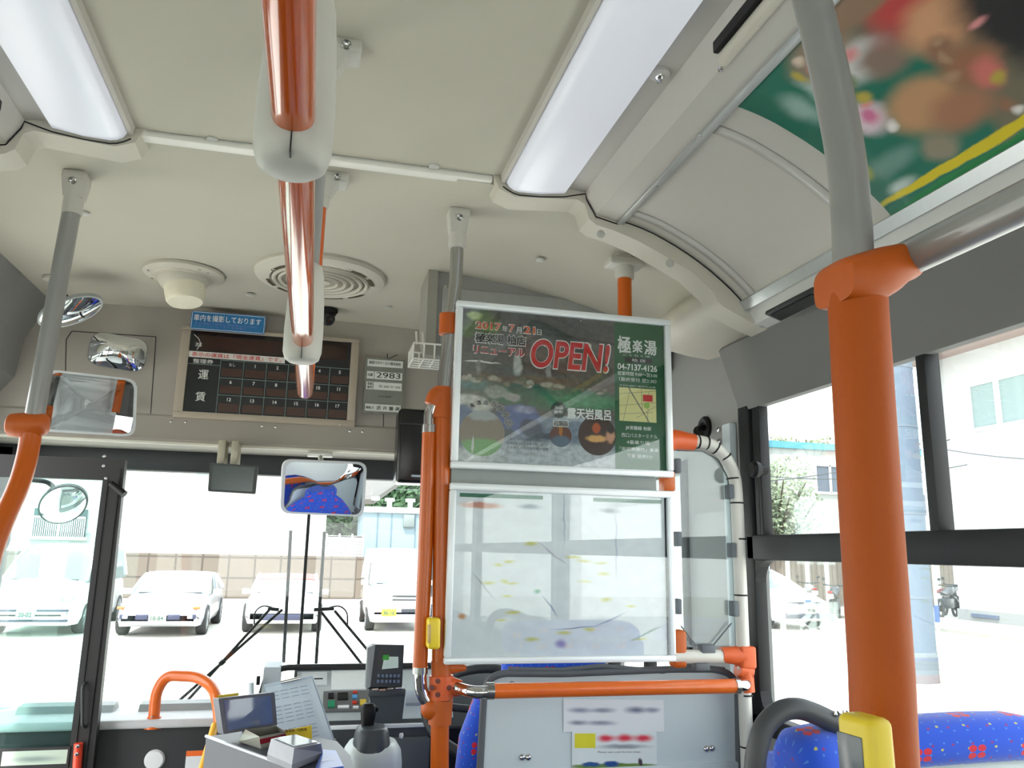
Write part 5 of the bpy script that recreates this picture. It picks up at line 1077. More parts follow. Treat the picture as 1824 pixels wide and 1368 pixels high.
for j in range(2):
    for i in range(6): MB().obox(bil(.22 + i * .13, .27 - j * .13) + V(0, -0.002, 0), (1, 0, 0), (0, 1, 0), (0, 0, 1), 0.0042, 0.0025, 0.0048, 0.001).build('key', mat('key_blue_grey', (100, 116, 136), 0.4), r)
MB().box(PT(655, 1240).x, PT(722, 1240).x, Yt - 0.01, Yt + 0.06, PT(690, 1240).z, PT(690, 1226).z, 0.006).build('base', mat('terminal_base', (64, 68, 70), 0.5), r)
mb = MB(); 
for px, py in ((667, 1227), (680, 1228), (694, 1226), (708, 1225)): mb.tube([PT(px - 5, py) + V(0, -0.016, 0), PT(px + 6, py - 1) + V(0, -0.016, 0)], 0.004, 10)
mb.build('silver_clip', chrome_m, r)
MB().prism([PT(658, 1238), PT(722, 1236), PT(716, 1285), PT(668, 1290)], (0, 0.08, 0)).build('pedestal', mat('terminal_pedestal', (60, 66, 68), 0.5), r, smooth=0)

# gear lever console
Yg = 2.5
def PG(px, py): return at(px, py, Y=Yg)
r = empty('gear_lever_console', V(PG(662, 1368).x, Yg, 0), 'white gear console with dark lever beside the driver\'s seat', 'gear lever')
def ell(c, rx, ry, n=32, e=0.75): return [c + V(math.copysign(abs(math.cos(t)) ** e, math.cos(t)) * rx, math.copysign(abs(math.sin(t)) ** e, math.sin(t)) * ry, 0) for t in [2 * PI * i / n for i in range(n)]]
cx_ = PG(664, 1330).x
MB().loft([ell(V(cx_, Yg, z), a_, b_) for z, a_, b_ in ((0.02, 0.088, 0.12), (0.90, 0.084, 0.11), (0.932, 0.080, 0.10), (0.95, 0.068, 0.085), (0.955, 0.05, 0.06))]).build('pedestal', mat('console_white', (214, 222, 220), 0.4, vary=0.02), r, smooth=60)
MB().loft([ell(V(cx_ - 0.006, Yg - 0.02, z), a_, b_) for z, a_, b_ in ((0.91, 0.056, 0.078), (0.945, 0.054, 0.072), (0.985, 0.047, 0.058), (0.996, 0.041, 0.052), (0.998, 0.033, 0.042))]).build('gate_cover', mat('gate_dark', (66, 72, 76), 0.4), r, smooth=50)
MB().tube([PG(655, 1306), PG(656, 1290)], [0.012, 0.013], 20).build('boot', black_m, r)
kb = [PG(655, 1300), PG(655, 1285), PG(656, 1272), PG(657, 1260), PG(657, 1253)]
mb = MB(); mb.loft([ell(p, a_, b_, 24, 0.9) for p, a_, b_ in zip(kb, (0.016, 0.0195, 0.022, 0.023, 0.015), (0.012, 0.016, 0.019, 0.019, 0.012))]); mb.box(kb[3].x + 0.012, kb[3].x + 0.028, Yg - 0.01, Yg + 0.008, kb[3].z - 0.012, kb[3].z + 0.002, 0.004); mb.build('lever_knob', black_m, r, smooth=60)
MB().obox(PG(671, 1297) + V(0, -0.04, 0), (1, 0, 0), (0, 1, 0), (0, 0, 1), 0.007, 0.004, 0.005, 0.002).build('index_window', screen_m, r)
MB().lathe(PG(712, 1310), (1, -0.5, 0), [(0.006, 0), (0.008, 0.008), (0, 0.012)], 16).build('side_knob', white_m, r)

# ---------------------------------------------------------------- fare box
Yx = 2.25
def PX(px, py, Y=Yx): return at(px, py, Y=Y)
r = empty('fare_box', PX(480, 1368), 'grey fare collection box with a sloping top at the bottom left of the driver', 'fare box')
ZT = PX(395, 1300, 2.30).z
TLb, TLf_, TRf, TRb = at(391, 1304, Z=1.0), at(366, 1312, Z=1.0), None, None
# top surface: back-left corner (367,1311), runs to lower right (700,1368)
A0 = at(367, 1312, Z=1.02); A1 = at(475, 1352, Z=1.02); A2 = at(560, 1385, Z=1.02)
bl_, br_ = at(367, 1312, Z=1.02), at(640, 1330, Z=1.02)
dirL = (A1 - A0).normalized()
# body as a prism: outline on top (z=1.02)
out = [at(367, 1312, Z=1.02), at(470, 1296, Z=1.02), at(600, 1320, Z=1.02), at(625, 1347, Z=1.02), at(645, 1420, Z=1.02), at(560, 1385, Z=1.02), at(475, 1352, Z=1.02)]
MB().prism(out, (0, 0, -0.98)).build('body', mat('farebox_grey', (76, 78, 88), 0.45, 0.1, vary=0.03), r, smooth=0)
MB().tube([p + V(0, 0, 0.001) for p in (out[0], out[6], out[5])], 0.004, 10).build('top_edge', mat('farebox_edge', (200, 206, 212), 0.3, 0.3), r)
# passenger display
a, b, c_, d = PX(389, 1244, 2.22), PX(489, 1233, 2.30), PX(494, 1292, 2.30), PX(398, 1308, 2.22)
m4 = (a + b + c_ + d) / 4; fn = (b - a).cross(d - a).normalized(); fn = -fn if fn.y > 0 else fn
MB().prism(roundpoly([a, b, c_, d], 0.004, 2), -fn * 0.03).build('display_housing', mat('display_housing', (92, 94, 106), 0.35), r, smooth=40)
MB().prism([m4 + (p - m4) * 0.84 + fn * 0.001 for p in (a, b, c_, d)], -fn * 0.001).build('display_screen', mat('blue_screen', (96, 112, 150), 0.06, spec=0.9), r)
mb = MB(); mb.prism([a + V(-0.005, 0.03, 0.002), PX(425, 1234, 2.3) + V(0, 0, 0), PX(425, 1241, 2.3), a + V(-0.005, 0.03, -0.01)], (0, 0.002, 0)); mb.build('yellow_label', yellow_m, r, smooth=0)
MB().tube([PX(440, 1300, 2.27), PX(440, 1318, 2.27)], 0.012, 14).build('display_foot', dark_m, r)
# coin tray (clear) with red label
o = MB(); t0 = [at(px, py, Z=1.055) for px, py in ((437, 1299), (492, 1293), (508, 1303), (462, 1312))]; t1 = [at(px, py, Z=1.022) for px, py in ((424, 1321), (500, 1312), (512, 1322), (465, 1334))]
for i in range(4): j = (i + 1) % 4; o.quad(t0[i], t0[j], t1[j], t1[i])
o = o.build('coin_tray', mat('smoky_tray', (170, 168, 156), 0.15), r, smooth=0)
MB().prism([t1[2] * .2 + t0[2] * .8 + V(0.001, -0.003, 0), t1[3] * .2 + t0[3] * .8 + V(0, -0.003, 0), t1[3] * .6 + t0[3] * .4 + V(0, -0.003, 0), t1[2] * .6 + t0[2] * .4 + V(0.001, -0.003, 0)], (0, -0.001, 0)).build('red_label', mat('label_dark_red', (150, 30, 44), 0.4), r)
# yellow ticket label
pa, pb = PX(504, 1302, 2.2), PX(555, 1292, 2.2)
pc, pd = PX(556, 1316, 2.2), PX(508, 1320, 2.2)
MB().prism([pa, pb, pc, pd], (0, 0.003, 0)).build('yellow_ticket_label', yellow_m, r, smooth=0)
P_ = Pane(pd + V(0, -0.001, 0), pc - pd, pa - pd); mb = MB(); P_.text(mb, '整理券・回数券', 0.006, 0.021, 0.052, 0.007, n=0.0008, bold=.02); mb.build('label_lettering', mat('label_brown', (110, 70, 20), 0.4), r, smooth=0)
# card reader: faceted block with dark glass top
zt_ = 1.075
tp = [at(px, py, Z=zt_) for px, py in ((483, 1316), (527, 1309), (572, 1324), (524, 1333))]; bt = [at(px, py, Z=1.035) for px, py in ((476, 1343), (530, 1330), (575, 1340), (520, 1362))]
mb = MB(); mb.loft([bt, tp]); mb.build('card_reader', mat('reader_silver', (180, 180, 190), 0.35, 0.1), r, smooth=0)
mcen = sum(tp, Vector()) / 4
MB().prism([mcen + (p - mcen) * 0.86 + V(0, 0, 0.001) for p in tp], (0, 0, 0.002)).build('reader_glass', mat('reader_glass', (150, 160, 168), 0.08), r)
bt2 = [p + V(0, 0, -0.012) for p in bt]; MB().loft([bt2, bt]).build('reader_base', mat('reader_base', (130, 132, 142), 0.4), r, smooth=0)
# blue ticket slot plate
s = [at(px, py, Z=1.03) for px, py in ((575, 1338), (598, 1340), (612, 1368), (560, 1375))]
MB().prism(s, (0, 0, 0.004)).build('blue_slot_plate', mat('slot_blue', (70, 100, 190), 0.35), r)
P_ = Pane(s[3] * 0.7 + s[0] * .3 + V(0.004, 0, 0.005), s[2] - s[3], s[0] - s[3]); mb = MB(); P_.text(mb, '運賃入口', 0.004, 0.010, 0.034, 0.010, n=0.0006); mb.build('slot_lettering', mat('notice_white', (1, 1, 1)), r, smooth=0)
# clipboard with timetable leaning behind
Yc = 2.42
cl = [at(px, py, Y=Yc) for px, py in ((470, 1222), (557, 1205), (600, 1338), (500, 1372))]
r2 = empty('clipboard', cl[3], 'pale clipboard with printed timetable sheets leaning behind the fare box', 'clipboard')
cl[0] = at(470, 1222, Y=2.50); cl[1] = at(557, 1205, Y=2.50); cl[2] = at(602, 1338, Y=2.38); cl[3] = at(500, 1372, Y=2.36)
MB().prism(cl, (0, 0.006, 0.003)).build('board', mat('board_blue_grey', (182, 200, 214), 0.4), r2, smooth=0)
ccn = sum(cl, Vector()) / 4; nn = (cl[1] - cl[0]).cross(cl[3] - cl[0]).normalized(); nn = nn if nn.y < 0 else -nn
MB().prism([ccn + (p - ccn) * 0.95 + nn * 0.001 for p in cl], nn * 0.001).build('paper_sheet', mat('timetable_paper', (206, 220, 232), 0.6, vary=0.02), r2, smooth=0)
u_ = (cl[1] - cl[0]).normalized(); v_ = (cl[0] - cl[3]).normalized(); L1 = (cl[1] - cl[0]).length; L2 = (cl[0] - cl[3]).length
mb = MB()
for i in range(17):
    if i in (3, 9): continue
    s_ = cl[0] - v_ * (L2 * (0.10 + i * 0.047)) + u_ * (L1 * 0.10) + nn * 0.0028
    for k in range(4): mb.prism([s_ + u_ * (k * L1 * .2), s_ + u_ * (k * L1 * .2 + L1 * .15), s_ + u_ * (k * L1 * .2 + L1 * .15) - v_ * 0.0016, s_ + u_ * (k * L1 * .2) - v_ * 0.0016], nn * 0.0003)
mb.build('printed_rows', mat('print_blue_grey', (140, 158, 180), 0.6), r2, smooth=0)
MB().tube([at(500, 1216, Y=2.49), at(535, 1208, Y=2.49)], 0.005, 12).build('spring_clip', chrome_m, r2)
# yellow pole segment at the box's left and small white stub
r3 = empty('yellow_pipe', at(372, 1368, Y=2.5), 'yellow pipe standing between the fare box and the orange grab bar', 'pipe')
MB().tube([at(383, 1292, Y=2.55), at(352, 1400, Y=2.35)], 0.011, 16).build('pipe', mat('deep_yellow', (242, 176, 30), 0.35), r3)
r3 = empty('white_post', at(447, 1250, Y=2.8), 'short pale post standing on the dashboard left of the instrument hood', 'post')
MB().tube([at(448, 1246, Y=2.82), at(447, 1216, Y=2.82)], 0.009, 16).build('post', lightgrey_m, r3); MB().obox(at(460, 1212, Y=2.9), (1, 0, 0), (0, 1, 0), (0, 0, 1), 0.006, 0.006, 0.014, .002).build('black_clip', black_m, r3)
# orange curved grab handle on the ledge
r = empty('orange_grab_handle', at(272, 1294, Y=2.92), 'bright orange curved grab handle on the left ledge under the windshield', 'grab handle')
hp = bend([at(273, 1290, Y=2.93), at(278, 1232, Y=2.93), at(296, 1203, Y=2.93), at(352, 1205, Y=2.90), at(378, 1222, Y=2.86), at(388, 1250, Y=2.80), at(392, 1300, Y=2.78)], 0.05, 6)
MB().tube(hp, 0.0175, 28).build('orange_tube', mat('bright_orange_tube', (1, 1, 1)), r, smooth=60)
MB().lathe(at(273, 1294, Y=2.93), (0, 0, 1), [(0.030, -0.004), (0.030, 0.003), (0.021, 0.006), (0.021, 0.03), (0, 0.03)], 28).build('flange', mat('bright_orange_tube', (1, 1, 1)), r)
MB().lathe(at(271, 1277, Y=2.91), (0, -1, 0), [(0.004, -0.002), (0.003, 0.003), (0, 0.004)], 12).build('screw', steel_m, r)

# steering wheel
r = empty('steering_wheel', (0.60, 2.62, 0.95), 'dark steering wheel seen between the orange pole and the driver\'s seat', 'steering wheel')
c = V(0.61, 2.62, 1.0); nW = V(0, -0.45, 0.89).normalized(); u1 = V(1, 0, 0); v1 = nW.cross(u1)
mb = MB(); R = 0.23; pts = [c + (u1 * math.cos(t) + v1 * math.sin(t)) * R for t in [2 * PI * i / 48 for i in range(49)]]
mb.tube(pts, 0.016, 16, cap=False).build('rim', dark_m, r, smooth=60)
mb = MB()
for t in (0.2, PI - 0.2, -PI / 2): mb.tube([c, c + (u1 * math.cos(t) + v1 * math.sin(t)) * R], 0.012, 12)
mb.lathe(c, nW, [(0.06, -0.02), (0.06, 0.01), (0.045, 0.02), (0, 0.02)], 28); mb.build('spokes', dark_m, r, smooth=40)
MB().tube([c, c - nW * 0.3], 0.03, 16).build('column', black_m, r)

# patterned blue fabric: procedural red four-petal motifs and small dots
def fabric(name='blue_moquette'):
    m = bpy.data.materials.new(name); m.use_nodes = True; MATS[name] = m; nt = m.node_tree; b = nt.nodes['Principled BSDF']; b.inputs['Roughness'].default_value = 0.9; b.inputs['Sheen Weight'].default_value = 0.3
    uv = nt.nodes.new('ShaderNodeUVMap'); uv.uv_map = 'UVMap'
    def tile(scale, off):
        s = nt.nodes.new('ShaderNodeVectorMath'); s.operation = 'MULTIPLY_ADD'; s.inputs[1].default_value = (scale, scale, 0); s.inputs[2].default_value = (*off, 0); nt.links.new(uv.outputs[0], s.inputs[0])
        f = nt.nodes.new('ShaderNodeVectorMath'); f.operation = 'FRACTION'; nt.links.new(s.outputs[0], f.inputs[0])
        c = nt.nodes.new('ShaderNodeVectorMath'); c.operation = 'SUBTRACT'; c.inputs[1].default_value = (.5, .5, 0); nt.links.new(f.outputs[0], c.inputs[0]); return c.outputs[0]
    def dot(src, cen, rad, absolute=False):
        if absolute:
            a = nt.nodes.new('ShaderNodeVectorMath'); a.operation = 'ABSOLUTE'; nt.links.new(src, a.inputs[0]); src = a.outputs[0]
        d = nt.nodes.new('ShaderNodeVectorMath'); d.operation = 'DISTANCE'; d.inputs[1].default_value = (*cen, 0); nt.links.new(src, d.inputs[0])
        l = nt.nodes.new('ShaderNodeMath'); l.operation = 'LESS_THAN'; l.inputs[1].default_value = rad; nt.links.new(d.outputs['Value'], l.inputs[0]); return l.outputs[0]
    cur = None
    def over(fac, rgb):
        nonlocal cur
        mx = nt.nodes.new('ShaderNodeMix'); mx.data_type = 'RGBA'; nt.links.new(fac, mx.inputs['Factor'])
        if cur is None: mx.inputs['A'].default_value = (*lin((34, 84, 214)), 1)
        else: nt.links.new(cur, mx.inputs['A'])
        mx.inputs['B'].default_value = (*lin(rgb), 1); cur = mx.outputs['Result']
    over(dot(tile(45, (0.3, 0.1)), (0, 0), 0.09), (70, 130, 220))
    over(dot(tile(22, (0.1, 0.6)), (0, 0), 0.055), (190, 190, 110))
    over(dot(tile(30, (0.6, 0.45)), (0, 0), 0.07), (150, 50, 130))
    t = tile(11, (0.15, 0.45)); over(dot(t, (0.085, 0.085), 0.075, True), (214, 36, 60))
    nt.links.new(cur, b.inputs['Base Color']); return m
fab = fabric()
def uvtube(name, rings, parent, m, us=1.0):
    """closed loft with metric uv (u along, v around)"""
    b = bmesh.new(); uv = b.loops.layers.uv.new('UVMap'); o0 = wloc(parent); n = len(rings[0])
    Rv = [[b.verts.new(Vector(p) - o0) for p in rg] for rg in rings]
    cs = [sum((Vector(p) for p in rg), Vector()) / n for rg in rings]; U = [0]
    for a, c in zip(cs, cs[1:]): U.append(U[-1] + (c - a).length)
    rm = max(range(len(rings)), key=lambda i: sum((Vector(rings[i][k]) - Vector(rings[i][k - 1])).length for k in range(n)))
    Vv = [0]
    for k in range(n): Vv.append(Vv[-1] + (Vector(rings[rm][(k + 1) % n]) - Vector(rings[rm][k])).length)
    for i in range(len(rings) - 1):
        for k in range(n):
            f = b.faces.new((Rv[i][k], Rv[i][(k + 1) % n], Rv[i + 1][(k + 1) % n], Rv[i + 1][k])); f.smooth = True
            for l, (p, q) in zip(f.loops, ((i, k), (i, k + 1), (i + 1, k + 1), (i + 1, k))): l[uv].uv = (U[p] * us, Vv[q] * us)
    for rg in (Rv[0][::-1], Rv[-1]):
        f = b.faces.new(rg); c = sum((v.co for v in rg), Vector()) / n
        for l in f.loops: l[uv].uv = ((l.vert.co.y - c.y) + (l.vert.co.x - c.x) + 0.013 + 0.03, (l.vert.co.z - c.z) + 0.05)
    bmesh.ops.recalc_face_normals(b, faces=b.faces)
    me = bpy.data.meshes.new(name); b.to_mesh(me); b.free(); me.materials.append(m); o = bpy.data.objects.new(name, me); COL.objects.link(o); o.parent = parent; return o
# passenger seat / guard seen at bottom right
Ys = 1.06
r = empty('front_passenger_seat', (0.95, Ys, 0), 'blue patterned seat back roll with pale shell and dark hand grip under the right window', 'seat')
def sec(c, ry, rz, n=28, e=0.8): return [V(c[0], c[1] + math.copysign(abs(math.cos(t)) ** e, math.cos(t)) * ry, c[2] + math.copysign(abs(math.sin(t)) ** e, math.sin(t)) * rz) for t in [2 * PI * i / n for i in range(n)]]
zc_ = 1.238
rings = [sec((x, Ys + dy, zc_ + dz), ry, rz) for x, dy, dz, ry, rz in ((0.640, -0.03, -0.020, 0.030, 0.026), (0.645, -0.03, -0.020, 0.044, 0.040), (0.658, -0.028, -0.018, 0.054, 0.050), (0.69, -0.02, -0.014, 0.055, 0.048), (0.72, -0.01, -0.006, 0.046, 0.042), (0.76, 0, 0.002, 0.040, 0.035), (0.85, 0, 0.005, 0.040, 0.034), (0.95, 0, 0.007, 0.040, 0.034), (1.03, 0, 0.007, 0.040, 0.033), (1.075, 0, 0.002, 0.038, 0.030), (1.10, 0, -0.008, 0.030, 0.024), (1.108, 0, -0.012, 0.018, 0.016))]
uvtube('blue_head_roll', rings, r, fab)
MB().box(0.68, 1.10, Ys - 0.012, Ys + 0.03, 0.45, 1.222, 0.02, 3).build('pale_shell', mat('seat_shell', (196, 206, 200), 0.5, vary=0.02), r)
rings = [[V(x, y, z) for x, y in ((0.68, Ys + 0.03), (1.09, Ys + 0.03), (1.09, Ys + 0.09), (0.68, Ys + 0.09))] for z in (0.45, 0.8, 1.215)]
uvtube('blue_back_cushion', rings, r, fab)
MB().box(0.68, 1.09, Ys + 0.03, Ys + 0.5, 0.40, 0.47, 0.03, 3).build('seat_cushion', fab, r)
MB().box(0.74, 1.05, Ys + 0.1, Ys + 0.4, 0.0, 0.40).build('seat_base', dark_m, r)
# hand grip arch
Yg2 = Ys - 0.04
g_ = bend([at(px, py, Y=Yg2) for px, py in ((1342, 1400), (1345, 1350), (1358, 1295), (1388, 1266), (1420, 1260), (1455, 1272), (1490, 1290), (1530, 1294), (1580, 1296))], 0.04, 5)
MB().tube(g_, [0.0135] * 3 + [0.014] * (len(g_) - 6) + [0.014, 0.012, 0.010], 20).build('hand_grip', mat('grip_grey', (70, 72, 76), 0.45), r, smooth=60)
for px, py in ((1490, 1271), (1506, 1270)): MB().lathe(at(px, py, Y=Yg2 - 0.012), (0, -1, 0.8), [(0.0045, 0), (0.0035, 0.002), (0, 0.0015)], 14).build('grip_screw', chrome_m, r)
# driver's seat
r = empty('driver_chair', (0.62, 2.2, 0), 'blue patterned driver\'s seat peeking out behind the pale partition panel', 'seat')
def rr2(cx0, cy0, hx, hy, z, n=28, e=0.55): return [V(cx0 + math.copysign(abs(math.cos(t)) ** e, math.cos(t)) * hx, cy0 + math.copysign(abs(math.sin(t)) ** e, math.sin(t)) * hy, z) for t in [2 * PI * i / n for i in range(n)]]
uvtube('backrest', [rr2(0.62, 2.12 - (z - .6) * 0.12, hx, hy, z) for z, hx, hy in ((0.55, 0.22, 0.05), (0.62, 0.245, 0.065), (0.85, 0.25, 0.065), (1.05, 0.235, 0.06), (1.15, 0.20, 0.055), (1.185, 0.15, 0.045), (1.20, 0.10, 0.03))], r, fab)
uvtube('headrest', [rr2(0.62, 2.05, hx, hy, z) for z, hx, hy in ((1.175, 0.12, 0.03), (1.19, 0.135, 0.045), (1.235, 0.135, 0.045), (1.25, 0.11, 0.03))], r, fab)
uvtube('seat_cushion', [rr2(0.62, 2.34, hx, hy, z) for z, hx, hy in ((0.42, 0.23, 0.23), (0.46, 0.26, 0.26), (0.54, 0.26, 0.26), (0.57, 0.22, 0.22))], r, fab)
MB().box(0.47, 0.77, 2.15, 2.5, 0.0, 0.42, 0.02).build('pedestal', dark_m, r)

# ================================================================== wipers and outside mirrors
Yw = 3.30
def PW(px, py, Y=Yw): return at(px, py, Y=Y)
for k, (top, pts, arms, lb) in enumerate((((518, 945), (505, 1180), ((503, 1086, 285, 1278), (480, 1086, 305, 1280)), 'left windshield wiper parked upright with paired arms'), ((578, 947), (563, 1182), ((572, 1090, 722, 1283), (596, 1088, 742, 1262)), 'right windshield wiper parked upright with paired arms'))):
    r = empty('windshield_wiper', PW(*pts), lb, 'wiper', 'windshield wipers')
    t_, b_ = PW(*top), PW(*pts)
    MB().tube([t_, b_], 0.0065, 10).build('blade', rubber_m, r)
    for (ax_, ay_, bx_, by_) in arms: 
        MB().tube([PW(ax_, ay_) + V(0, 0.01, 0), PW(bx_, by_, 3.30)], 0.0055, 10).build('arm', black_m, r)
        mid = (PW(ax_, ay_) + PW(bx_, by_)) / 2; MB().tube([mid - V(0.006, 0, 0.006), mid + V(0.006, 0, 0.006)], 0.009, 10).build('arm_joint', black_m, r)
    sg = -1 if k == 0 else 1; hx_, hy_ = (505, 1086) if k == 0 else (567, 1086)
    MB().tube([PW(hx_ - 8, hy_), PW(hx_ + sg * 28 + (0), hy_ - 2)], 0.007, 10).build('blade_holder', black_m, r)
    MB().tube(bend([PW(hx_ + sg * 20, hy_ - 4), PW(hx_ + sg * 38, hy_ - 8), PW(hx_ + sg * 52, hy_ + 4), PW(hx_ + sg * 52, hy_ + 26)], 0.03), 0.003, 8).build('washer_hose', black_m, r)
# round outside mirror seen through the door glass
P0 = at(112, 898, Y=3.75); n = V(0.15, -0.80, -0.42)
el = []
for k in range(44):
    t = 2 * PI * k / 44; a, b = 46 * math.cos(t), 33 * math.sin(t); ca, sa = math.cos(-0.33), math.sin(-0.33); el.append(onp(112 + a * ca - b * sa, 899 + a * sa + b * ca, P0, n))
mirror('round_outside_mirror', el, n, 'round convex outside mirror on a black arm seen through the door glass', 'outside mirror', frame=0.92, sag=0.03, fm=black_m, th=0.02)
MB().tube(bend([el[30] + V(0, 0.02, 0), at(97, 868, Y=3.78), at(84, 858, Y=3.78), at(30, 852, Y=3.7), at(-60, 850, Y=3.5)], 0.05, 5), 0.010, 14).build('mirror_arm', black_m, bpy.data.objects['round_outside_mirror'], smooth=60)
P0 = at(5, 940, Y=3.75); n = V(0.2, -0.95, -0.1)
pts = roundpoly([onp(px, py, P0, n) for px, py in ((-60, 880), (24, 880), (16, 985), (-60, 1010))], 0.06)
mirror('side_mirror', pts, n, 'large outside mirror cut off by the left edge, behind the orange tube', 'outside mirror', frame=0.93, fm=mat('mirror_purple_black', (50, 46, 66), 0.4), th=0.03)
MB().tube([at(12, 845, Y=3.78), at(18, 884, Y=3.78)], 0.012, 12).tube([at(13, 845, Y=3.78), at(-60, 845, Y=3.6)], 0.012, 12).build('mirror_arm', black_m, bpy.data.objects['side_mirror'])
# ================================================================== outside
GZ = -0.35
MB().box(-60, 60, -30, 90, GZ - 0.1, GZ).build('ground', mat('sunlit_concrete', (198, 195, 186), 0.85, vary=0.10, scale=0.6), kind='structure')
EXT = 0.55      # darkens the outside colours so they don't burn out at this exposure
def car(name, label, x, y, rot, L, W, body, cabin, bm, gm, wheel_r=0.31, nose=None, plate=None, plate_m=None, wheels=None, tuck=0.82, roofm=None, lamps=None, low=None, extra=None, group='parked cars'):
    """body: [(y, ztop)], cabin: [(y, z)] side profile from windscreen foot over the roof to the rear foot"""
    R = Matrix.Rotation(rot, 3, 'Z'); B = V(x, y, GZ)
    T = lambda a, b, c: B + R @ V(a, b, c)
    r = empty(name, B, label, 'car', group); hw = W / 2
    rings = []
    for i, (yy, zt) in enumerate(body):
        e = min(yy - body[0][0], body[-1][0] - yy); k = 0.80 + 0.20 * min(1, math.sqrt(max(0, e) / 0.45)); zb = 0.22 if 0 < i < len(body) - 1 else 0.30
        h = hw * k; zt2 = zt
        rings.append([T(a, yy, c) for a, c in ((-h * .94, zb), (-h, zb + .14), (-h, zt2 * .66), (-h * .97, zt2 * .88), (-h * .88, zt2 * .98), (-h * .5, zt2 + .02), (0, zt2 + .03), (h * .5, zt2 + .02), (h * .88, zt2 * .98), (h * .97, zt2 * .88), (h, zt2 * .66), (h, zb + .14), (h * .94, zb))])
    MB().loft(rings).build('body', bm, r, smooth=50)
    # cabin glass
    foot = cabin[0][1]; pts = cabin; rings = []
    roof_z = max(z for _, z in cabin)
    def cw(z): return hw * (0.93 - (0.93 - tuck) * min(1, max(0, (z - foot) / (roof_z - foot))))
    for yy, z in pts: rings.append([T(-cw(foot), yy, foot - .06), T(-cw(z), yy, z - .02), T(-cw(z) * .8, yy, z), T(0, yy, z + .015), T(cw(z) * .8, yy, z), T(cw(z), yy, z - .02), T(cw(foot), yy, foot - .06)])
    MB().loft(rings).build('windows', gm, r, smooth=30)
    top = [(yy, z) for yy, z in pts if z > roof_z - 0.10]
    mb = MB()
    mb.loft([[T(-cw(z) * 1.0, yy, z - .03), T(-cw(z) * 1.01, yy, z + .0), T(-cw(z) * .8, yy, z + .022), T(0, yy, z + .035), T(cw(z) * .8, yy, z + .022), T(cw(z) * 1.01, yy, z), T(cw(z) * 1.0, yy, z - .03)] for yy, z in top])
    mb.build('roof', roofm or bm, r, smooth=50)
    mb = MB(); i0 = next(i for i, p in enumerate(pts) if p == top[0]); i1 = next(i for i, p in enumerate(pts) if p == top[-1])
    for s in (-1, 1):
        mb.tube([T(s * cw(pts[0][1]) * 1.0, pts[0][0], pts[0][1])] + [T(s * cw(z) * .99, yy, z - .01) for yy, z in pts[1:i0 + 1]], 0.035, 8)
        mb.tube([T(s * cw(z) * .99, yy, z - .01) for yy, z in pts[i1:]], 0.05, 8)
        ym = (top[0][0] + top[-1][0]) / 2; mb.tube([T(s * cw(foot), ym, foot), T(s * cw(roof_z), ym, roof_z)], 0.035, 8)
    mb.build('pillars', bm, r, smooth=60)
    wy = wheels or (body[0][0] + 0.78, body[-1][0] - 0.75)
    for yy in wy:
        for s in (-1, 1):
            c = T(s * (hw - 0.09), yy, wheel_r); ax_ = R @ V(s, 0, 0)
            w_ = MB().lathe(c, ax_, [(wheel_r * .62, -0.10), (wheel_r * .93, -0.10), (wheel_r, -0.06), (wheel_r, 0.07), (wheel_r * .93, 0.105), (wheel_r * .66, 0.10)], 32).build('wheel', rubber_m, r)
            mb = MB().lathe(c, ax_, [(wheel_r * .68, 0.10), (wheel_r * .60, 0.085), (wheel_r * .55, 0.05), (0, 0.05)], 28)
            side = R @ V(0, 1, 0)
            for k in range(8):
                t = 2 * PI * k / 8; d = side * math.cos(t) + V(0, 0, 1) * math.sin(t)
                mb.tube([c + ax_ * .09 + d * 0.03, c + ax_ * .09 + d * wheel_r * .62], 0.018, 6)
            mb.build('rim', mat('car_rim', (190, 194, 198), 0.3, 0.6), w_)
    f0 = body[0][0]
    def fr(name, boxes, m_, proud=0.0):
        mb = MB()
        for (a0, a1, c0, c1, d) in boxes: mb.obox(T((a0 + a1) / 2, f0 + d + proud, (c0 + c1) / 2), R @ V(1, 0, 0), R @ V(0, 1, 0), (0, 0, 1), (a1 - a0) / 2, 0.04, (c1 - c0) / 2, 0.012)
        return mb.build(name, m_, r)
    for nm, bx, m_ in (lamps or []): 
        for q_ in bx: fr(nm, [q_], m_)
    for nm, bx, m_ in (low or []): fr(nm, bx, m_)
    if plate:
        px_, pz_, st, pm = plate
        fr('number_plate', [(px_ - .165, px_ + .165, pz_ - .08, pz_ + .08, -0.045)], pm)
        P_ = Pane(T(px_ - .12, f0 - 0.090, pz_ - .05), R @ V(1, 0, 0), (0, 0, 1)); mb = MB(); P_.text(mb, st, 0, 0, .24, .09, n=0.004, bold=.02); mb.build('plate_lettering', mat('plate_green', (70, 110, 90), 0.5), r, smooth=0)
    for s in (-1, 1):
        yy = pts[0][0] + 0.25
        MB().obox(T(s * (hw + 0.07), yy, foot + 0.02), R @ V(1, 0, 0), R @ V(0, 1, 0), (0, 0, 1), 0.085, 0.05, 0.06, 0.02).build('side_mirror', bm, r)
    if extra: extra(r, T, R)
    # soft windscreen wiper line
    mb = MB(); mb.tube([T(-hw * .75, pts[0][0] - .02, pts[0][1] + .005), T(hw * .75, pts[0][0] - .02, pts[0][1] + .005)], 0.012, 6); mb.build('wiper', dark_m, r)
    return r
EXT = 0.85
cw_ = mat('car_white_paint', (236, 238, 240), 0.2, coat=0.6, vary=0.0); cs_ = mat('car_silver_paint', (204, 206, 214), 0.25, 0.3, coat=0.6, vary=0.0)
EXT = 0.55
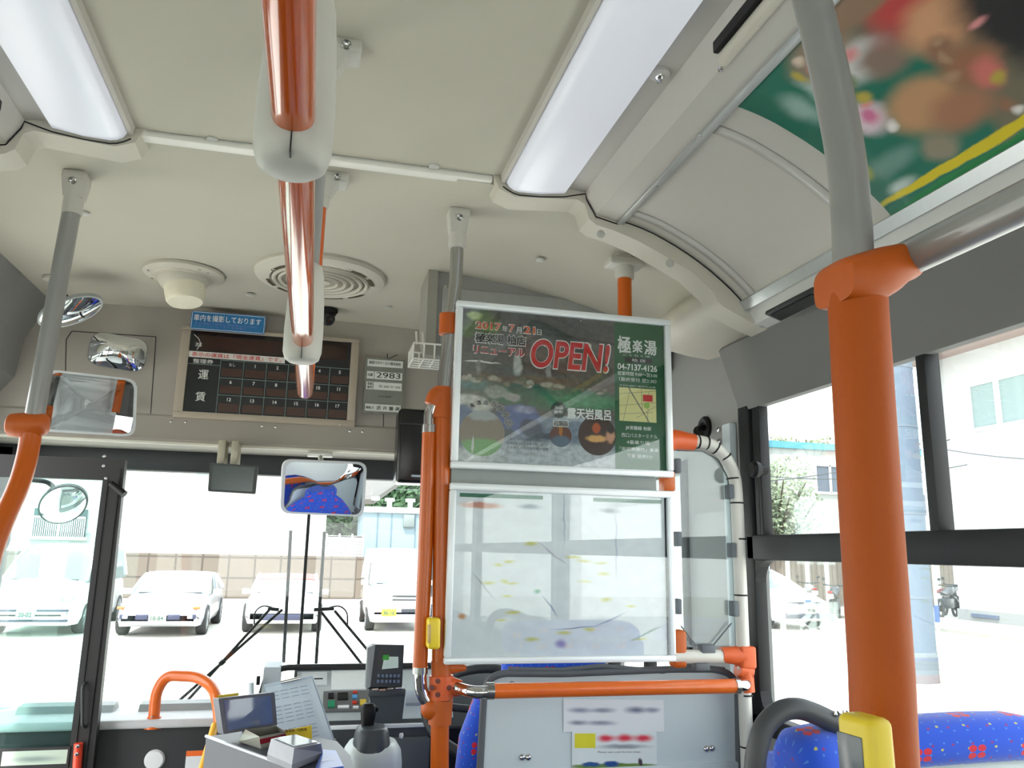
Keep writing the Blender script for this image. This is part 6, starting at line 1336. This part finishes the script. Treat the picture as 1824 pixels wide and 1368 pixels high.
cg_ = mat('car_glass', (150, 180, 184), 0.06, 0.2, spec=0.8, vary=0.0); cgd = mat('car_glass_dark', (90, 100, 104), 0.06, 0.1, spec=0.8, vary=0.0)  # car_glass: sky reflection put into the pale blue-grey base colour
lampm = mat('car_lamp', (214, 218, 222), 0.1, vary=0.0); ambm = mat('amber_lamp', (236, 130, 60), 0.3); grm = mat('grille_dark', (60, 64, 96), 0.5); wpl = mat('plate_white_outside', (226, 230, 226), 0.4); ypl = mat('plate_yellow', (236, 220, 60), 0.4)
car('white_minivan', 'white minivan parked at the left, seen through the green door glass', -5.38, 20.5, 0, 4.7, 1.72,
    [(-2.35, .62), (-2.25, .80), (-1.9, .98), (-1.45, 1.08), (-1.0, 1.10), (1.9, 1.08), (2.3, 1.0), (2.35, .8)], [(-1.45, 1.08), (-0.95, 1.50), (-0.5, 1.74), (0.2, 1.80), (1.6, 1.80), (2.1, 1.70), (2.3, 1.1)], cw_, cg_,
    plate=(-0.0, .45, '20-02', wpl), wheels=(-1.45, 1.60), low=[('grille', [(-.6, .6, .70, .78, 0.03), ], lampm), ('bumper_slot', [(-.75, -.18, .50, .54, 0.005), (.18, .75, .50, .54, 0.005), (-.75, .75, .30, .345, 0.02)], grm)], lamps=[('headlight', [(-.80, -.52, .70, .86, .07), (.52, .80, .70, .86, .07)], lampm), ('fog_light', [(-.72, -.62, .36, .44, .03), (.62, .72, .40, .46, .03)], lampm)])
car('silver_coupe', 'low silver coupe with pop-up headlight hood parked second from the left', -2.92, 20.15, 0, 4.4, 1.72,
    [(-2.2, .50), (-2.1, .60), (-1.6, .72), (-0.8, .82), (1.6, .86), (2.1, .82), (2.2, .6)], [(-0.9, .82), (-0.35, 1.10), (0.05, 1.20), (0.6, 1.22), (1.0, 1.16), (1.9, .86)], cs_, cg_,
    plate=(0.0, .40, '18-84', wpl), low=[('grille', [(-.42, -.18, .36, .46, 0.0), (.18, .42, .36, .46, 0.0)], grm), ('fog_slot', [(-.72, -.56, .37, .46, 0.02), (.56, .72, .37, .46, 0.02)], grm)], lamps=[('indicator', [(-.80, -.66, .56, .61, .10), (.64, .78, .56, .61, .10)], ambm), ('fog_light', [(-.66, -.56, .38, .45, 0.0), (.56, .66, .38, .45, 0.0)], lampm)], wheels=(-1.45, 1.15))
car('white_roadster', 'small white roadster with a reddish soft top behind the windshield wipers', -0.52, 20.5, 0, 3.95, 1.66,
    [(-1.97, .48), (-1.85, .60), (-1.3, .70), (-0.6, .80), (1.2, .82), (1.8, .76), (1.97, .55)], [(-0.6, .80), (-0.15, 1.08), (0.15, 1.17), (0.7, 1.18), (1.2, .84)], cw_, cg_, roofm=mat('red_soft_top', (206, 120, 116), 0.7),
    low=[('air_intake', [(-.42, .42, .30, .42, 0.0)], grm)], lamps=[('indicator', [(-.74, -.56, .44, .52, .08), (.56, .74, .44, .52, .08)], lampm)], wheels=(-1.25, 1.05))
car('white_kei_van', 'tall white van with a yellow number plate parked behind the dashboard terminal', 2.08, 20.6, 0, 3.4, 1.5,
    [(-1.7, .60), (-1.66, .92), (-1.5, 1.04), (-1.2, 1.08), (1.5, 1.08), (1.66, 1.0), (1.7, .7)], [(-1.42, 1.06), (-1.1, 1.42), (-0.8, 1.76), (-0.2, 1.84), (1.4, 1.84), (1.62, 1.6), (1.68, 1.1)], cw_, cg_, wheel_r=.27,
    plate=(-0.28, .44, '86-16', ypl), low=[('grille', [(-.22, .62, .78, .82, -0.01), (-.22, .62, .70, .73, -0.01)], dark_m), ('bumper_vent', [(0.0, .5, .44, .52, -0.02)], dark_m)], lamps=[('headlight', [(-.72, -.48, .62, .78, 0.02), (.48, .72, .62, .78, .02)], lampm)], wheels=(-1.15, 1.1))
car('white_hatchback', 'white hatchback just visible at the far left edge beyond the minivan', -8.6, 21.5, 0, 4.2, 1.7,
    [(-2.1, .55), (-2.0, .75), (-1.4, .92), (-0.9, .98), (1.6, 1.0), (2.1, .8)], [(-1.1, .95), (-0.4, 1.35), (0.1, 1.46), (1.2, 1.44), (1.9, 1.0)], cw_, cg_, low=[('grille', [(-.5, .5, .45, .55, 0)], grm)])
c = at(1418, 1122, Z=GZ)
car('white_hybrid_car', 'white wedge shaped hatchback seen through the right lower window near the motorcycles', c.x, c.y + 2.0, 0.12, 4.45, 1.74,
    [(-2.22, .55), (-2.1, .72), (-1.5, .90), (-1.0, .98), (1.6, 1.0), (2.22, .85)], [(-1.2, .92), (-0.5, 1.25), (0.1, 1.46), (0.5, 1.48), (1.3, 1.36), (2.1, 1.05)], cw_, cg_,
    plate=(0.0, .50, '57-35', wpl), low=[('grille', [(-.62, -.1, .68, .71, 0.03), (.1, .62, .68, .71, 0.03), (-.8, .8, .30, .40, 0.0)], mat('grille_grey', (96, 104, 120), .5)), ('emblem', [(-.07, .07, .68, .76, 0.0)], mat('emblem_blue', (70, 120, 190), .3))])

# motorcycles
def bike(label, x, y, rot, tone, cover=False, sc=1.0):
    R = Matrix.Rotation(rot, 3, 'Z'); B = V(x, y, GZ); T = lambda a, b, c: B + (R @ V(a, b, c)) * sc
    r = empty('motorcycle', B, label, 'motorcycle', 'parked motorcycles')
    for yy in (-0.68, 0.68):
        c = T(0, yy, .31); ax_ = R @ V(1, 0, 0); mb = MB(); pts = [c + (R @ V(0, math.cos(t), 0) + V(0, 0, math.sin(t))) * .27 * sc for t in [2 * PI * i / 28 for i in range(29)]]
        mb.tube(pts, 0.045 * sc, 10, cap=False); mb.lathe(c, ax_, [(.10, -.04), (.10, .04), (0, .04)], 16); mb.build('wheel', rubber_m, r)
    MB().tube([T(0, -.68, .31), T(0, -.52, .78), T(0, -.45, .98)], 0.03, 10).tube([T(0, .68, .31), T(0, .1, .40), T(0, -.2, .42), T(0, -.5, .80)], 0.035, 10).build('frame', dark_m, r)
    MB().loft([[T(a * w_, yy, z + c_ * h) for a, c_ in ((-1, 0), (-.8, .8), (0, 1), (.8, .8), (1, 0), (.6, -.8), (-.6, -.8))] for yy, z, w_, h in ((-.50, .80, .04, .05), (-.38, .84, .13, .12), (-.12, .82, .15, .13), (.1, .76, .10, .08), (.45, .76, .13, .06), (.80, .84, .08, .05))]).build('tank_and_seat', tone, r, smooth=60)
    MB().box(0, .001, 0, .001, 0, .001) .obox(T(0, 0, .45), R @ V(1, 0, 0), R @ V(0, 1, 0), (0, 0, 1), .14, .26, .16, .05).build('engine', mat('engine_grey', (96, 98, 104), .4, .4), r)
    MB().tube([T(-.36, -.36, 1.02), T(-.1, -.46, .99), T(.1, -.46, .99), T(.36, -.36, 1.02)], 0.02, 8).build('handlebar', dark_m, r)
    MB().tube([T(-.3, -.40, 1.02), T(-.34, -.42, 1.18)], 0.01, 6).tube([T(.3, -.40, 1.02), T(.34, -.42, 1.18)], 0.01, 6).ball(T(-.34, -.42, 1.2), .05 * sc, (1.3, .3, 1)).ball(T(.34, -.42, 1.2), .05 * sc, (1.3, .3, 1)).build('bar_mirror', dark_m, r)
    MB().lathe(T(0, -.62, .88), R @ V(0, -1, 0), [(.05, -.05), (.09, .0), (.08, .05), (0, .06)], 18).build('headlight', lampm, r)
    MB().obox(T(0, .92, .72), R @ V(1, 0, 0), R @ V(0, 1, 0), (0, 0, 1), .10, .02, .07, .01).build('number_plate', wpl, r)
    MB().obox(T(0, .88, .84), R @ V(1, 0, 0), R @ V(0, 1, 0), (0, 0, 1), .07, .03, .03, .01).build('tail_light', mat('tail_red', (190, 40, 40), .3), r)
    return r
dkb = mat('bike_dark_blue', (34, 40, 62), .4); dkg = mat('bike_grey', (64, 68, 76), .4)
def G(px, py): return at(px, py, Z=GZ)
c = G(1492, 1104); bike('dark blue motorcycle showing its white rear plate left of the orange pole', c.x + .0, c.y + .1, 2.4, dkb)
c = G(1462, 1096); bike('pale grey motorcycle with tall mirrors behind the white hatchback', c.x, c.y + .5, 2.7, mat('bike_pale', (170, 176, 176), .4))
c = G(1690, 1100); bike('dark scooter like motorcycle parked right of the thick white pole', c.x, c.y, 2.1, dkg)
c = G(1715, 1098); bike('dark motorcycle half hidden by the corner of the big white building', c.x + .3, c.y + .8, 2.1, dkb)

# concrete block retaining wall in front
zt = at(430, 988, Y=31.0).z
def wallmat(name, rgb, sx, sz, line):
    m = bpy.data.materials.new(name); m.use_nodes = True; nt = m.node_tree; b = nt.nodes['Principled BSDF']; b.inputs['Roughness'].default_value = .85
    t = nt.nodes.new('ShaderNodeTexCoord'); mp = nt.nodes.new('ShaderNodeMapping'); mp.inputs['Rotation'].default_value = (PI / 2, 0, 0); br = nt.nodes.new('ShaderNodeTexBrick')
    br.offset = 0.0; br.inputs['Scale'].default_value = 1.0; br.inputs['Brick Width'].default_value = sx; br.inputs['Row Height'].default_value = sz; br.inputs['Mortar Size'].default_value = line
    br.inputs['Color1'].default_value = (*[v * EXT for v in lin(rgb)], 1); br.inputs['Color2'].default_value = (*[v * .93 * EXT for v in lin(rgb)], 1); br.inputs['Mortar'].default_value = (*[v * .5 * EXT for v in lin(rgb)], 1)
    nt.links.new(t.outputs['Object'], mp.inputs[0]); nt.links.new(mp.outputs[0], br.inputs[0]); nt.links.new(br.outputs[0], b.inputs['Base Color']); return m
tag(MB().box(-26, 9.5, 31.0, 31.4, GZ, zt).build('retaining_wall', wallmat('block_wall', (134, 122, 112), .9, .72, .035), smooth=0), 'beige grey concrete panel wall running behind the parked cars', 'wall')
# large white building
xe = at(583, 900, Y=35).x
r = empty('white_building', (xe - 17, 35, GZ), 'large plain white building behind the panel wall filling the windshield', 'building')
MB().box(xe - 34, xe, 35, 45, GZ, 14).build('wall', mat('white_render', (240, 242, 242), .8, vary=.02, scale=2), r)
a, b = at(352, 823, Y=34.98), at(372, 846, Y=34.98)
MB().box(a.x, b.x, 34.93, 35.02, b.z, a.z).build('window', cg_, r)
q = at(480, 962, Y=34.9)
o = MB().lathe(V(q.x, 34.97, q.z), (0, -1, 0), [(.28, 0), (.28, .02), (.22, .022), (.22, .024), (0, .024)], 32).build('round_sign', mat('pale_sign', (190, 204, 220), .4)); tag(o, 'faint round pale blue sign on the white building left of the wiper', 'sign')
a, b = at(62, 905, Y=34.9), at(150, 957, Y=34.9)
r = bpy.data.objects['white_building']
wf = MB().box(a.x, b.x, 34.9, 35.05, b.z, a.z).build('window', mat('far_glass', (60, 90, 96), .1), r)
mb = MB(); mb.box((a.x + b.x) / 2 - .04, (a.x + b.x) / 2 + .04, 34.84, 34.9, b.z, a.z); mb.box(a.x - .1, b.x + .1, 34.8, 34.95, b.z - .12, b.z); mb.build('window_frame', white_m, wf)
mb = MB(); n_ = 26
for i in range(n_ + 1): x = a.x + (b.x - a.x) * i / n_; mb.box(x - .015, x + .015, 34.70, 34.73, b.z, b.z + .75)
mb.box(a.x, b.x, 34.69, 34.74, b.z + .72, b.z + .78); mb.build('railing', white_m, wf)
# pale blue shed with roof vents, fence, tree, canopy, hill
a, b = at(648, 912, Y=33), at(790, 985, Y=33)
r = empty('pale_blue_shed', ((a.x + b.x) / 2, 33, GZ), 'pale blue flat roofed shed above the panel wall at right of the wipers', 'shed')
MB().box(a.x, b.x + 2, 33, 37, GZ, a.z).build('wall', mat('shed_blue', (168, 192, 204), .6, vary=.02), r)
MB().box(a.x - .1, b.x + 2.1, 32.9, 37.1, a.z, a.z + .22).build('roof', white_m, r)
for px in (694, 731): q = at(px, 903, Y=33.5); MB().cyl(V(q.x, 33.6, a.z + .2), V(q.x, 33.6, a.z + .55), .10, 14).cyl(V(q.x, 33.6, a.z + .5), V(q.x, 33.6, a.z + .62), .2, 14).build('roof_vent', lightgrey_m, r)
q = at(728, 928, Y=32.95); MB().box(q.x - .22, q.x + .22, 32.85, 33, q.z - .25, q.z + .25, .02).build('wall_box', mat('shed_box', (150, 160, 160), .5), r)
mb = MB()
for px in (672, 697, 740): q = at(px, 940, Y=32.98); mb.box(q.x - .02, q.x + .02, 32.97, 33.0, GZ + 1.5, a.z)
mb.build('panel_seam', mat('shed_seam', (130, 154, 168), .6), r)
a, b = at(582, 955, Y=32), at(645, 992, Y=32)
r = empty('mesh_fence', ((a.x + b.x) / 2, 32, b.z), 'white mesh fence standing above the panel wall between tree and shed', 'fence')
MB().box(-26 + 26 + a.x, b.x, 32.0, 32.05, a.z - .03, a.z + .03).build('top_rail', white_m, r)
mb = MB()
for i in range(23): x = a.x + (b.x - a.x) * i / 22; mb.box(x - .02, x + .02, 32, 32.03, GZ, a.z)
for i in range(9): z = b.z + (a.z - b.z) * i / 8; mb.box(a.x, b.x, 32, 32.03, z - .02, z + .02)
mb.build('mesh', white_m, r)
for t in (.0, .35, .7, 1): x = a.x + (b.x - a.x) * t; MB().box(x - .035, x + .035, 31.97, 32.06, GZ + 1, a.z + .1).build('post', white_m, r)
def tree(name, label, base, h, rad, seedn, n=900, leaf=.16, col=(96, 120, 84), group=None, zc=.62, sq=1.0):
    rr = random.Random(seedn); base = Vector(base)
    r = empty(name, base, label, 'tree', group)
    mb = MB(); mb.tube([base, base + V(.05, 0, h * .3), base + V(0, 0, h * .6)], [h * .03, h * .022, h * .012], 10)
    for k in range(9):
        t = rr.uniform(0, 2 * PI); z0 = rr.uniform(.25, .55); mb.tube([base + V(0, 0, h * z0), base + V(math.cos(t) * rad * .5, math.sin(t) * rad * .5, h * (z0 + .18)), base + V(math.cos(t) * rad * .8, math.sin(t) * rad * .8, h * (z0 + .32))], [h * .012, h * .008, h * .003], 6)
    mb.build('trunk', mat('bark', (110, 96, 82), .9), r)
    mb = MB()
    for k in range(n):
        u = rr.gauss(0, 1), rr.gauss(0, 1), rr.gauss(0, 1); L_ = math.sqrt(sum(q * q for q in u)); q = rr.random() ** .45 * rad
        lump = 1 + .22 * math.sin(u[0] / L_ * 5 + seedn) * math.cos(u[2] / L_ * 4)
        c = base + V(u[0] / L_ * q * lump, u[1] / L_ * q * lump, h * zc + u[2] / L_ * q * sq * lump)
        a = V(rr.gauss(0, 1), rr.gauss(0, 1), rr.gauss(0, 1)).normalized(); b = a.orthogonal().normalized(); s = leaf * rr.uniform(.6, 1.3)
        mb.b.faces.new([mb.b.verts.new(c + a * s), mb.b.verts.new(c + b * s * .5), mb.b.verts.new(c - a * s), mb.b.verts.new(c - b * s * .5)])
    mb.build('foliage', mat('foliage_%d_%d_%d' % col, col, .8, vary=.35, scale=3), r, smooth=0); return r
c = at(612, 935, Y=49); tree('tree', 'round green tree beyond the mesh fence, under the rear view mirror', (c.x + .3, 49, GZ), c.z + 1.9, 2.1, 4, n=2800, leaf=.26, col=(72, 100, 58))
a, b = at(640, 845, Y=24), at(760, 900, Y=24)
r = empty('station_canopy', (4, 24, GZ), 'dark ribbed roof canopy on a post beyond the mirror, above the shed', 'canopy')
z1, z2 = at(655, 850, Y=24).z, at(665, 895, Y=22).z
cv = [at(648, 846, Y=26), at(735, 852, Y=26), at(735, 858, Y=26), at(650, 897, Y=20)]
MB().prism([at(640, 846, Y=27), at(770, 846, Y=27), at(770, 856, Y=25), at(716, 862, Y=23), at(665, 898, Y=20), at(640, 898, Y=20)], (0, 0, .12)).build('roof_slab', mat('canopy_grey', (96, 92, 86), .6), r, smooth=0)
mb = MB()
for k in range(7): p = at(650 + k * 2, 852 + k * 6, Y=26 - k); q = at(712 - k * 6, 852 + k * 6, Y=26 - k); mb.tube([p, q], .05, 6)
mb.build('ribs', lightgrey_m, r)
xq = at(772, 900, Y=26).x
MB().tube([V(xq, 26.0, GZ), V(xq, 26.0, at(770, 850, Y=26).z)], .10, 12).build('post', dark_m, r)
# wooded hill far behind
def hill(label, px0, px1, pyt, Yh, seedn, col):
    a, b = at(px0, pyt, Y=Yh), at(px1, pyt, Y=Yh); rr = random.Random(seedn)
    mb = MB(); nx, ny = 60, 10; G_ = []
    for i in range(nx + 1):
        t = i / nx; row = []
        for j in range(ny + 1):
            s = j / ny; x = a.x + (b.x - a.x) * t; z = GZ + (a.z - GZ) * math.sin(s * PI / 2) * (0.80 + 0.20 * math.sin(t * PI)); n_ = noise.noise(V(x * .5, s * 6, seedn)) * .9
            row.append(mb.b.verts.new(V(x, Yh + s * 8 + n_, z + n_ * s)))
        G_.append(row)
    for i in range(nx):
        for j in range(ny): mb.b.faces.new((G_[i][j], G_[i + 1][j], G_[i + 1][j + 1], G_[i][j + 1]))
    for k in range(2600):
        t, s = rr.random(), rr.random(); x = a.x + (b.x - a.x) * t; z = GZ + (a.z - GZ) * math.sin(s * PI / 2) * (0.80 + 0.20 * math.sin(t * PI))
        c = V(x, Yh + s * 8 - .4, z + rr.uniform(0, .8)); u = V(rr.gauss(0, 1), rr.gauss(0, 1), rr.gauss(0, 1)).normalized(); v = u.orthogonal().normalized(); q = rr.uniform(.35, .9)
        mb.b.faces.new([mb.b.verts.new(c + u * q), mb.b.verts.new(c + v * q * .6), mb.b.verts.new(c - u * q), mb.b.verts.new(c - v * q * .6)])
    return tag(mb.build('wooded_hill', mat('hill_%d' % seedn, col, .9, vary=.35, scale=.8), smooth=0), label, 'hill')
hill('green wooded hill rising behind the pale blue shed', 640, 860, 862, 62, 5, (70, 104, 66))

# right side: fence, house, trees, pole, building
f0 = G(1360, 1086); 
r = empty('wooden_fence', (f0.x, f0.y, GZ), 'tall brownish board fence behind the motorcycles', 'fence')
fa, fb = at(1330, 1000, Y=27.5), at(1760, 1000, Y=27.5)
MB().box(fa.x, fb.x, 27.5, 27.6, GZ, fa.z + 0.35).build('boards', wallmat('fence_boards', (150, 138, 126), .22, 9.0, .02), r, smooth=0)
for i in range(14): x = fa.x + (fb.x - fa.x) * i / 13; MB().box(x - .06, x + .06, 27.40, 27.5, GZ, fa.z + .4).build('post', lightgrey_m, r)
Yh = 34.0
a, b = at(1335, 795, Y=Yh), at(1720, 795, Y=Yh)
r = empty('house', ((a.x + b.x) / 2, Yh, GZ), 'white house with a bright blue roof edge beyond the trees at right', 'house')
MB().box(a.x - 2, b.x, Yh, Yh + 7, GZ, a.z).build('wall', mat('house_white', (236, 242, 238), .8, vary=.03, scale=2), r)
MB().box(a.x - 2.6, b.x + .6, Yh - .15, Yh + 7.6, a.z, a.z + .32).build('blue_eave', mat('eave_blue', (110, 196, 222), .4), r)
a1, b1 = at(1450, 828, Y=Yh - .02), at(1512, 880, Y=Yh - .02)
w_ = MB().box(a1.x, b1.x + .6, Yh - .06, Yh + .1, b1.z, a1.z).build('window', mat('house_glass', (120, 132, 150), .15), r)
mb = MB(); 
for t in (0, .33, .66, 1): x = a1.x + (b1.x + .6 - a1.x) * t; mb.box(x - .05, x + .05, Yh - .12, Yh, b1.z, a1.z)
mb.box(a1.x, b1.x + .6, Yh - .12, Yh, a1.z - .05, a1.z + .05).box(a1.x, b1.x + .6, Yh - .12, Yh, b1.z - .05, b1.z + .05); mb.build('window_frame', white_m, w_)
for px, py in ((1655, 900), (1480, 980)):
    q = at(px, py, Y=Yh - .05); MB().box(q.x - .5, q.x + .5, Yh - .05, Yh + .1, q.z - .5, q.z + .5).build('window', mat('house_glass', (1, 1, 1)), r)
c = at(1378, 905, Y=30.6); tree('tree', 'pale green leafy tree beside the window latch in front of the house', (c.x, 30.6, GZ), 7.0, 2.1, 9, n=5200, leaf=.11, col=(168, 186, 150), zc=.50, sq=1.15)
for k, (px, py, lb) in enumerate(((1395, 783, 'treetop showing over the blue roof edge, left one'), (1462, 786, 'treetop showing over the blue roof edge, right one'))):
    c = at(px, py, Y=44); tree('tree', lb, (c.x, 44, GZ), c.z + .8, 1.15, 20 + k, n=900, leaf=.17, col=(160, 170, 130), zc=.86)
# thick pole
c = G(1632, 1212)
r = empty('utility_pole', (c.x, c.y, GZ), 'thick pale round pole right behind the near orange pole, outside the window', 'pole')
pr_ = .36
MB().cyl(V(c.x - .05, c.y, GZ), V(c.x - .05, c.y, 8.5), pr_, 40).build('shaft', mat('pole_pale', (128, 146, 168), .6, vary=.04, scale=2), r)
MB().cyl(V(c.x - .05, c.y, GZ), V(c.x - .05, c.y, GZ + .45), pr_ * 1.03, 40).build('foot_collar', mat('pole_foot', (150, 162, 172), .7), r)
for z in (0.9, 2.2, 3.6, 4.6, 6.0): MB().cyl(V(c.x - .05, c.y, z), V(c.x - .05, c.y, z + .035), pr_ * 1.02, 40).build('steel_band', mat('pole_band', (140, 152, 170), .5), r)
q = G(1680, 1222)
r = empty('thin_post', (q.x, q.y, GZ), 'thin pale post with blue markings just right of the thick pole', 'post')
MB().cyl(V(q.x, q.y, GZ), V(q.x, q.y, 4.2), .022, 12).build('shaft', lightgrey_m, r)
t_, b_ = at(1664, 1078, Y=q.y), at(1664, 1108, Y=q.y)
MB().cyl(V(q.x - .02, q.y - .02, b_.z), V(q.x - .02, q.y - .02, t_.z), .035, 12).build('blue_band', mat('band_blue', (70, 110, 190), .4), r)
# white building at the right, wall parallel to the bus
c0 = G(1712, 1108); XW = c0.x
r = empty('right_white_building', (XW + 4, c0.y - 8, GZ), 'big bright white building at the right edge with a wide upper window', 'building')
MB().box(XW, XW + 9, c0.y - 22, c0.y, GZ + .35, 12.5).build('wall', mat('white_stucco', (236, 238, 238), .8, vary=.01, scale=2), r)
MB().box(XW - .06, XW + 9, c0.y - 22, c0.y + .05, GZ, GZ + .40).build('plinth', mat('plinth_grey', (176, 180, 180), .8), r)
a, b = at(1731, 690, X=XW), at(1870, 740, X=XW); zb_, zt_ = at(1731, 765, X=XW).z, at(1731, 690, X=XW).z
w_ = MB().box(XW - .06, XW + .1, b.y, a.y, zb_, zt_).build('window', mat('right_glass', (168, 190, 190), .2), r)
mb = MB(); q = at(1782, 720, X=XW)
mb.box(XW - .12, XW, q.y - .08, q.y + .08, zb_, zt_).box(XW - .12, XW, b.y, a.y, zb_ - .1, zb_).box(XW - .12, XW, b.y, a.y, zt_, zt_ + .1).box(XW - .12, XW, a.y, a.y + .1, zb_ - .1, zt_ + .1); mb.build('window_frame', white_m, w_)
e1 = at(1700, 618, X=XW - .8)
MB().box(XW - 1.3, XW + 9.5, c0.y - 22, c0.y + 1.0, e1.z, e1.z + .25).build('eave', mat('eave_pinkish', (200, 176, 170), .7), r)
q = at(1760, 1117, X=XW); MB().box(XW - .1, XW, q.y - .5, q.y + .5, GZ + .2, GZ + .30).build('floor_vent', mat('vent_blue_grey', (110, 124, 150), .5), r)
# stair and balcony block between pole and building
r = empty('balcony_block', at(1680, 860, Y=40), 'far block with dark balconies showing between window bar and white building', 'building')
a, b = at(1640, 700, Y=42), at(1730, 960, Y=42)
MB().box(a.x, b.x + 1, 42.5, 50, GZ, a.z).build('wall', mat('far_pale', (206, 216, 222), .7), r)
for t_, b_ in ((795, 815), (865, 880)):
    p, q = at(1655, t_, Y=42), at(1705, b_, Y=42)
    MB().box(p.x, q.x, 41.6, 42.6, q.z, p.z).build('balcony', mat('balcony_dark', (60, 76, 96), .5), r)
    mb = MB(); mb.tube([V(p.x, 41.5, p.z + .1), V(q.x, 41.5, p.z + .9)], .08, 6).tube([V(p.x, 41.5, p.z + .9), V(q.x, 41.5, p.z + .9)], .05, 6); mb.build('handrail', white_m, r)
for i in range(5): p, q = at(1655, 756 + i * 3, Y=41.5), at(1692, 752 + i * 3, Y=41.5); MB().tube([p, q], .035, 6).build('louvre', mat('louvre_grey', (120, 130, 136), .5), r)
# overhead cables
for k, (p, q, lb) in enumerate(((at(1370, 850, Y=23), at(1530, 826, Y=22), 'upper thin overhead cable crossing the house windows'), (at(1375, 843, Y=24), at(1540, 845, Y=22), 'lower thin overhead cable crossing the house wall'), (at(1690, 795, Y=20), at(1900, 812, Y=14), 'thin overhead cable crossing the white building at right'), (at(640, 862, Y=40), at(800, 870, Y=40), 'thin cable in front of the green hill'))):
    d = q - p; a, b = p - d * 1.0, q + d * 1.0; pts = [a + (b - a) * t + V(0, 0, -0.5 * (1 - (2 * t - 1) ** 2) + .33) for t in [i / 12 for i in range(13)]]
    tag(MB().tube(pts, .018, 6).build('overhead_cable', mat('cable_grey', (110, 116, 120), .6)), lb, 'cable', 'overhead cables')
# road markings / kerb by the right building
MB().box(XW - 3.2, XW, c0.y - 22, c0.y + 6, GZ, GZ + .08).build('trim_24', mat('kerb_stone', (180, 178, 170), .85), kind='structure')
mb = MB()
for x, y in ((-4.15, 17.8), (-1.7, 17.8), (0.75, 17.8), (3.2, 17.8), (-6.6, 17.8)): mb.box(x - .06, x + .06, y, y + 5, GZ + .002, GZ + .006)
mb.build('trim_25', mat('line_white', (236, 236, 232), .7), kind='structure')
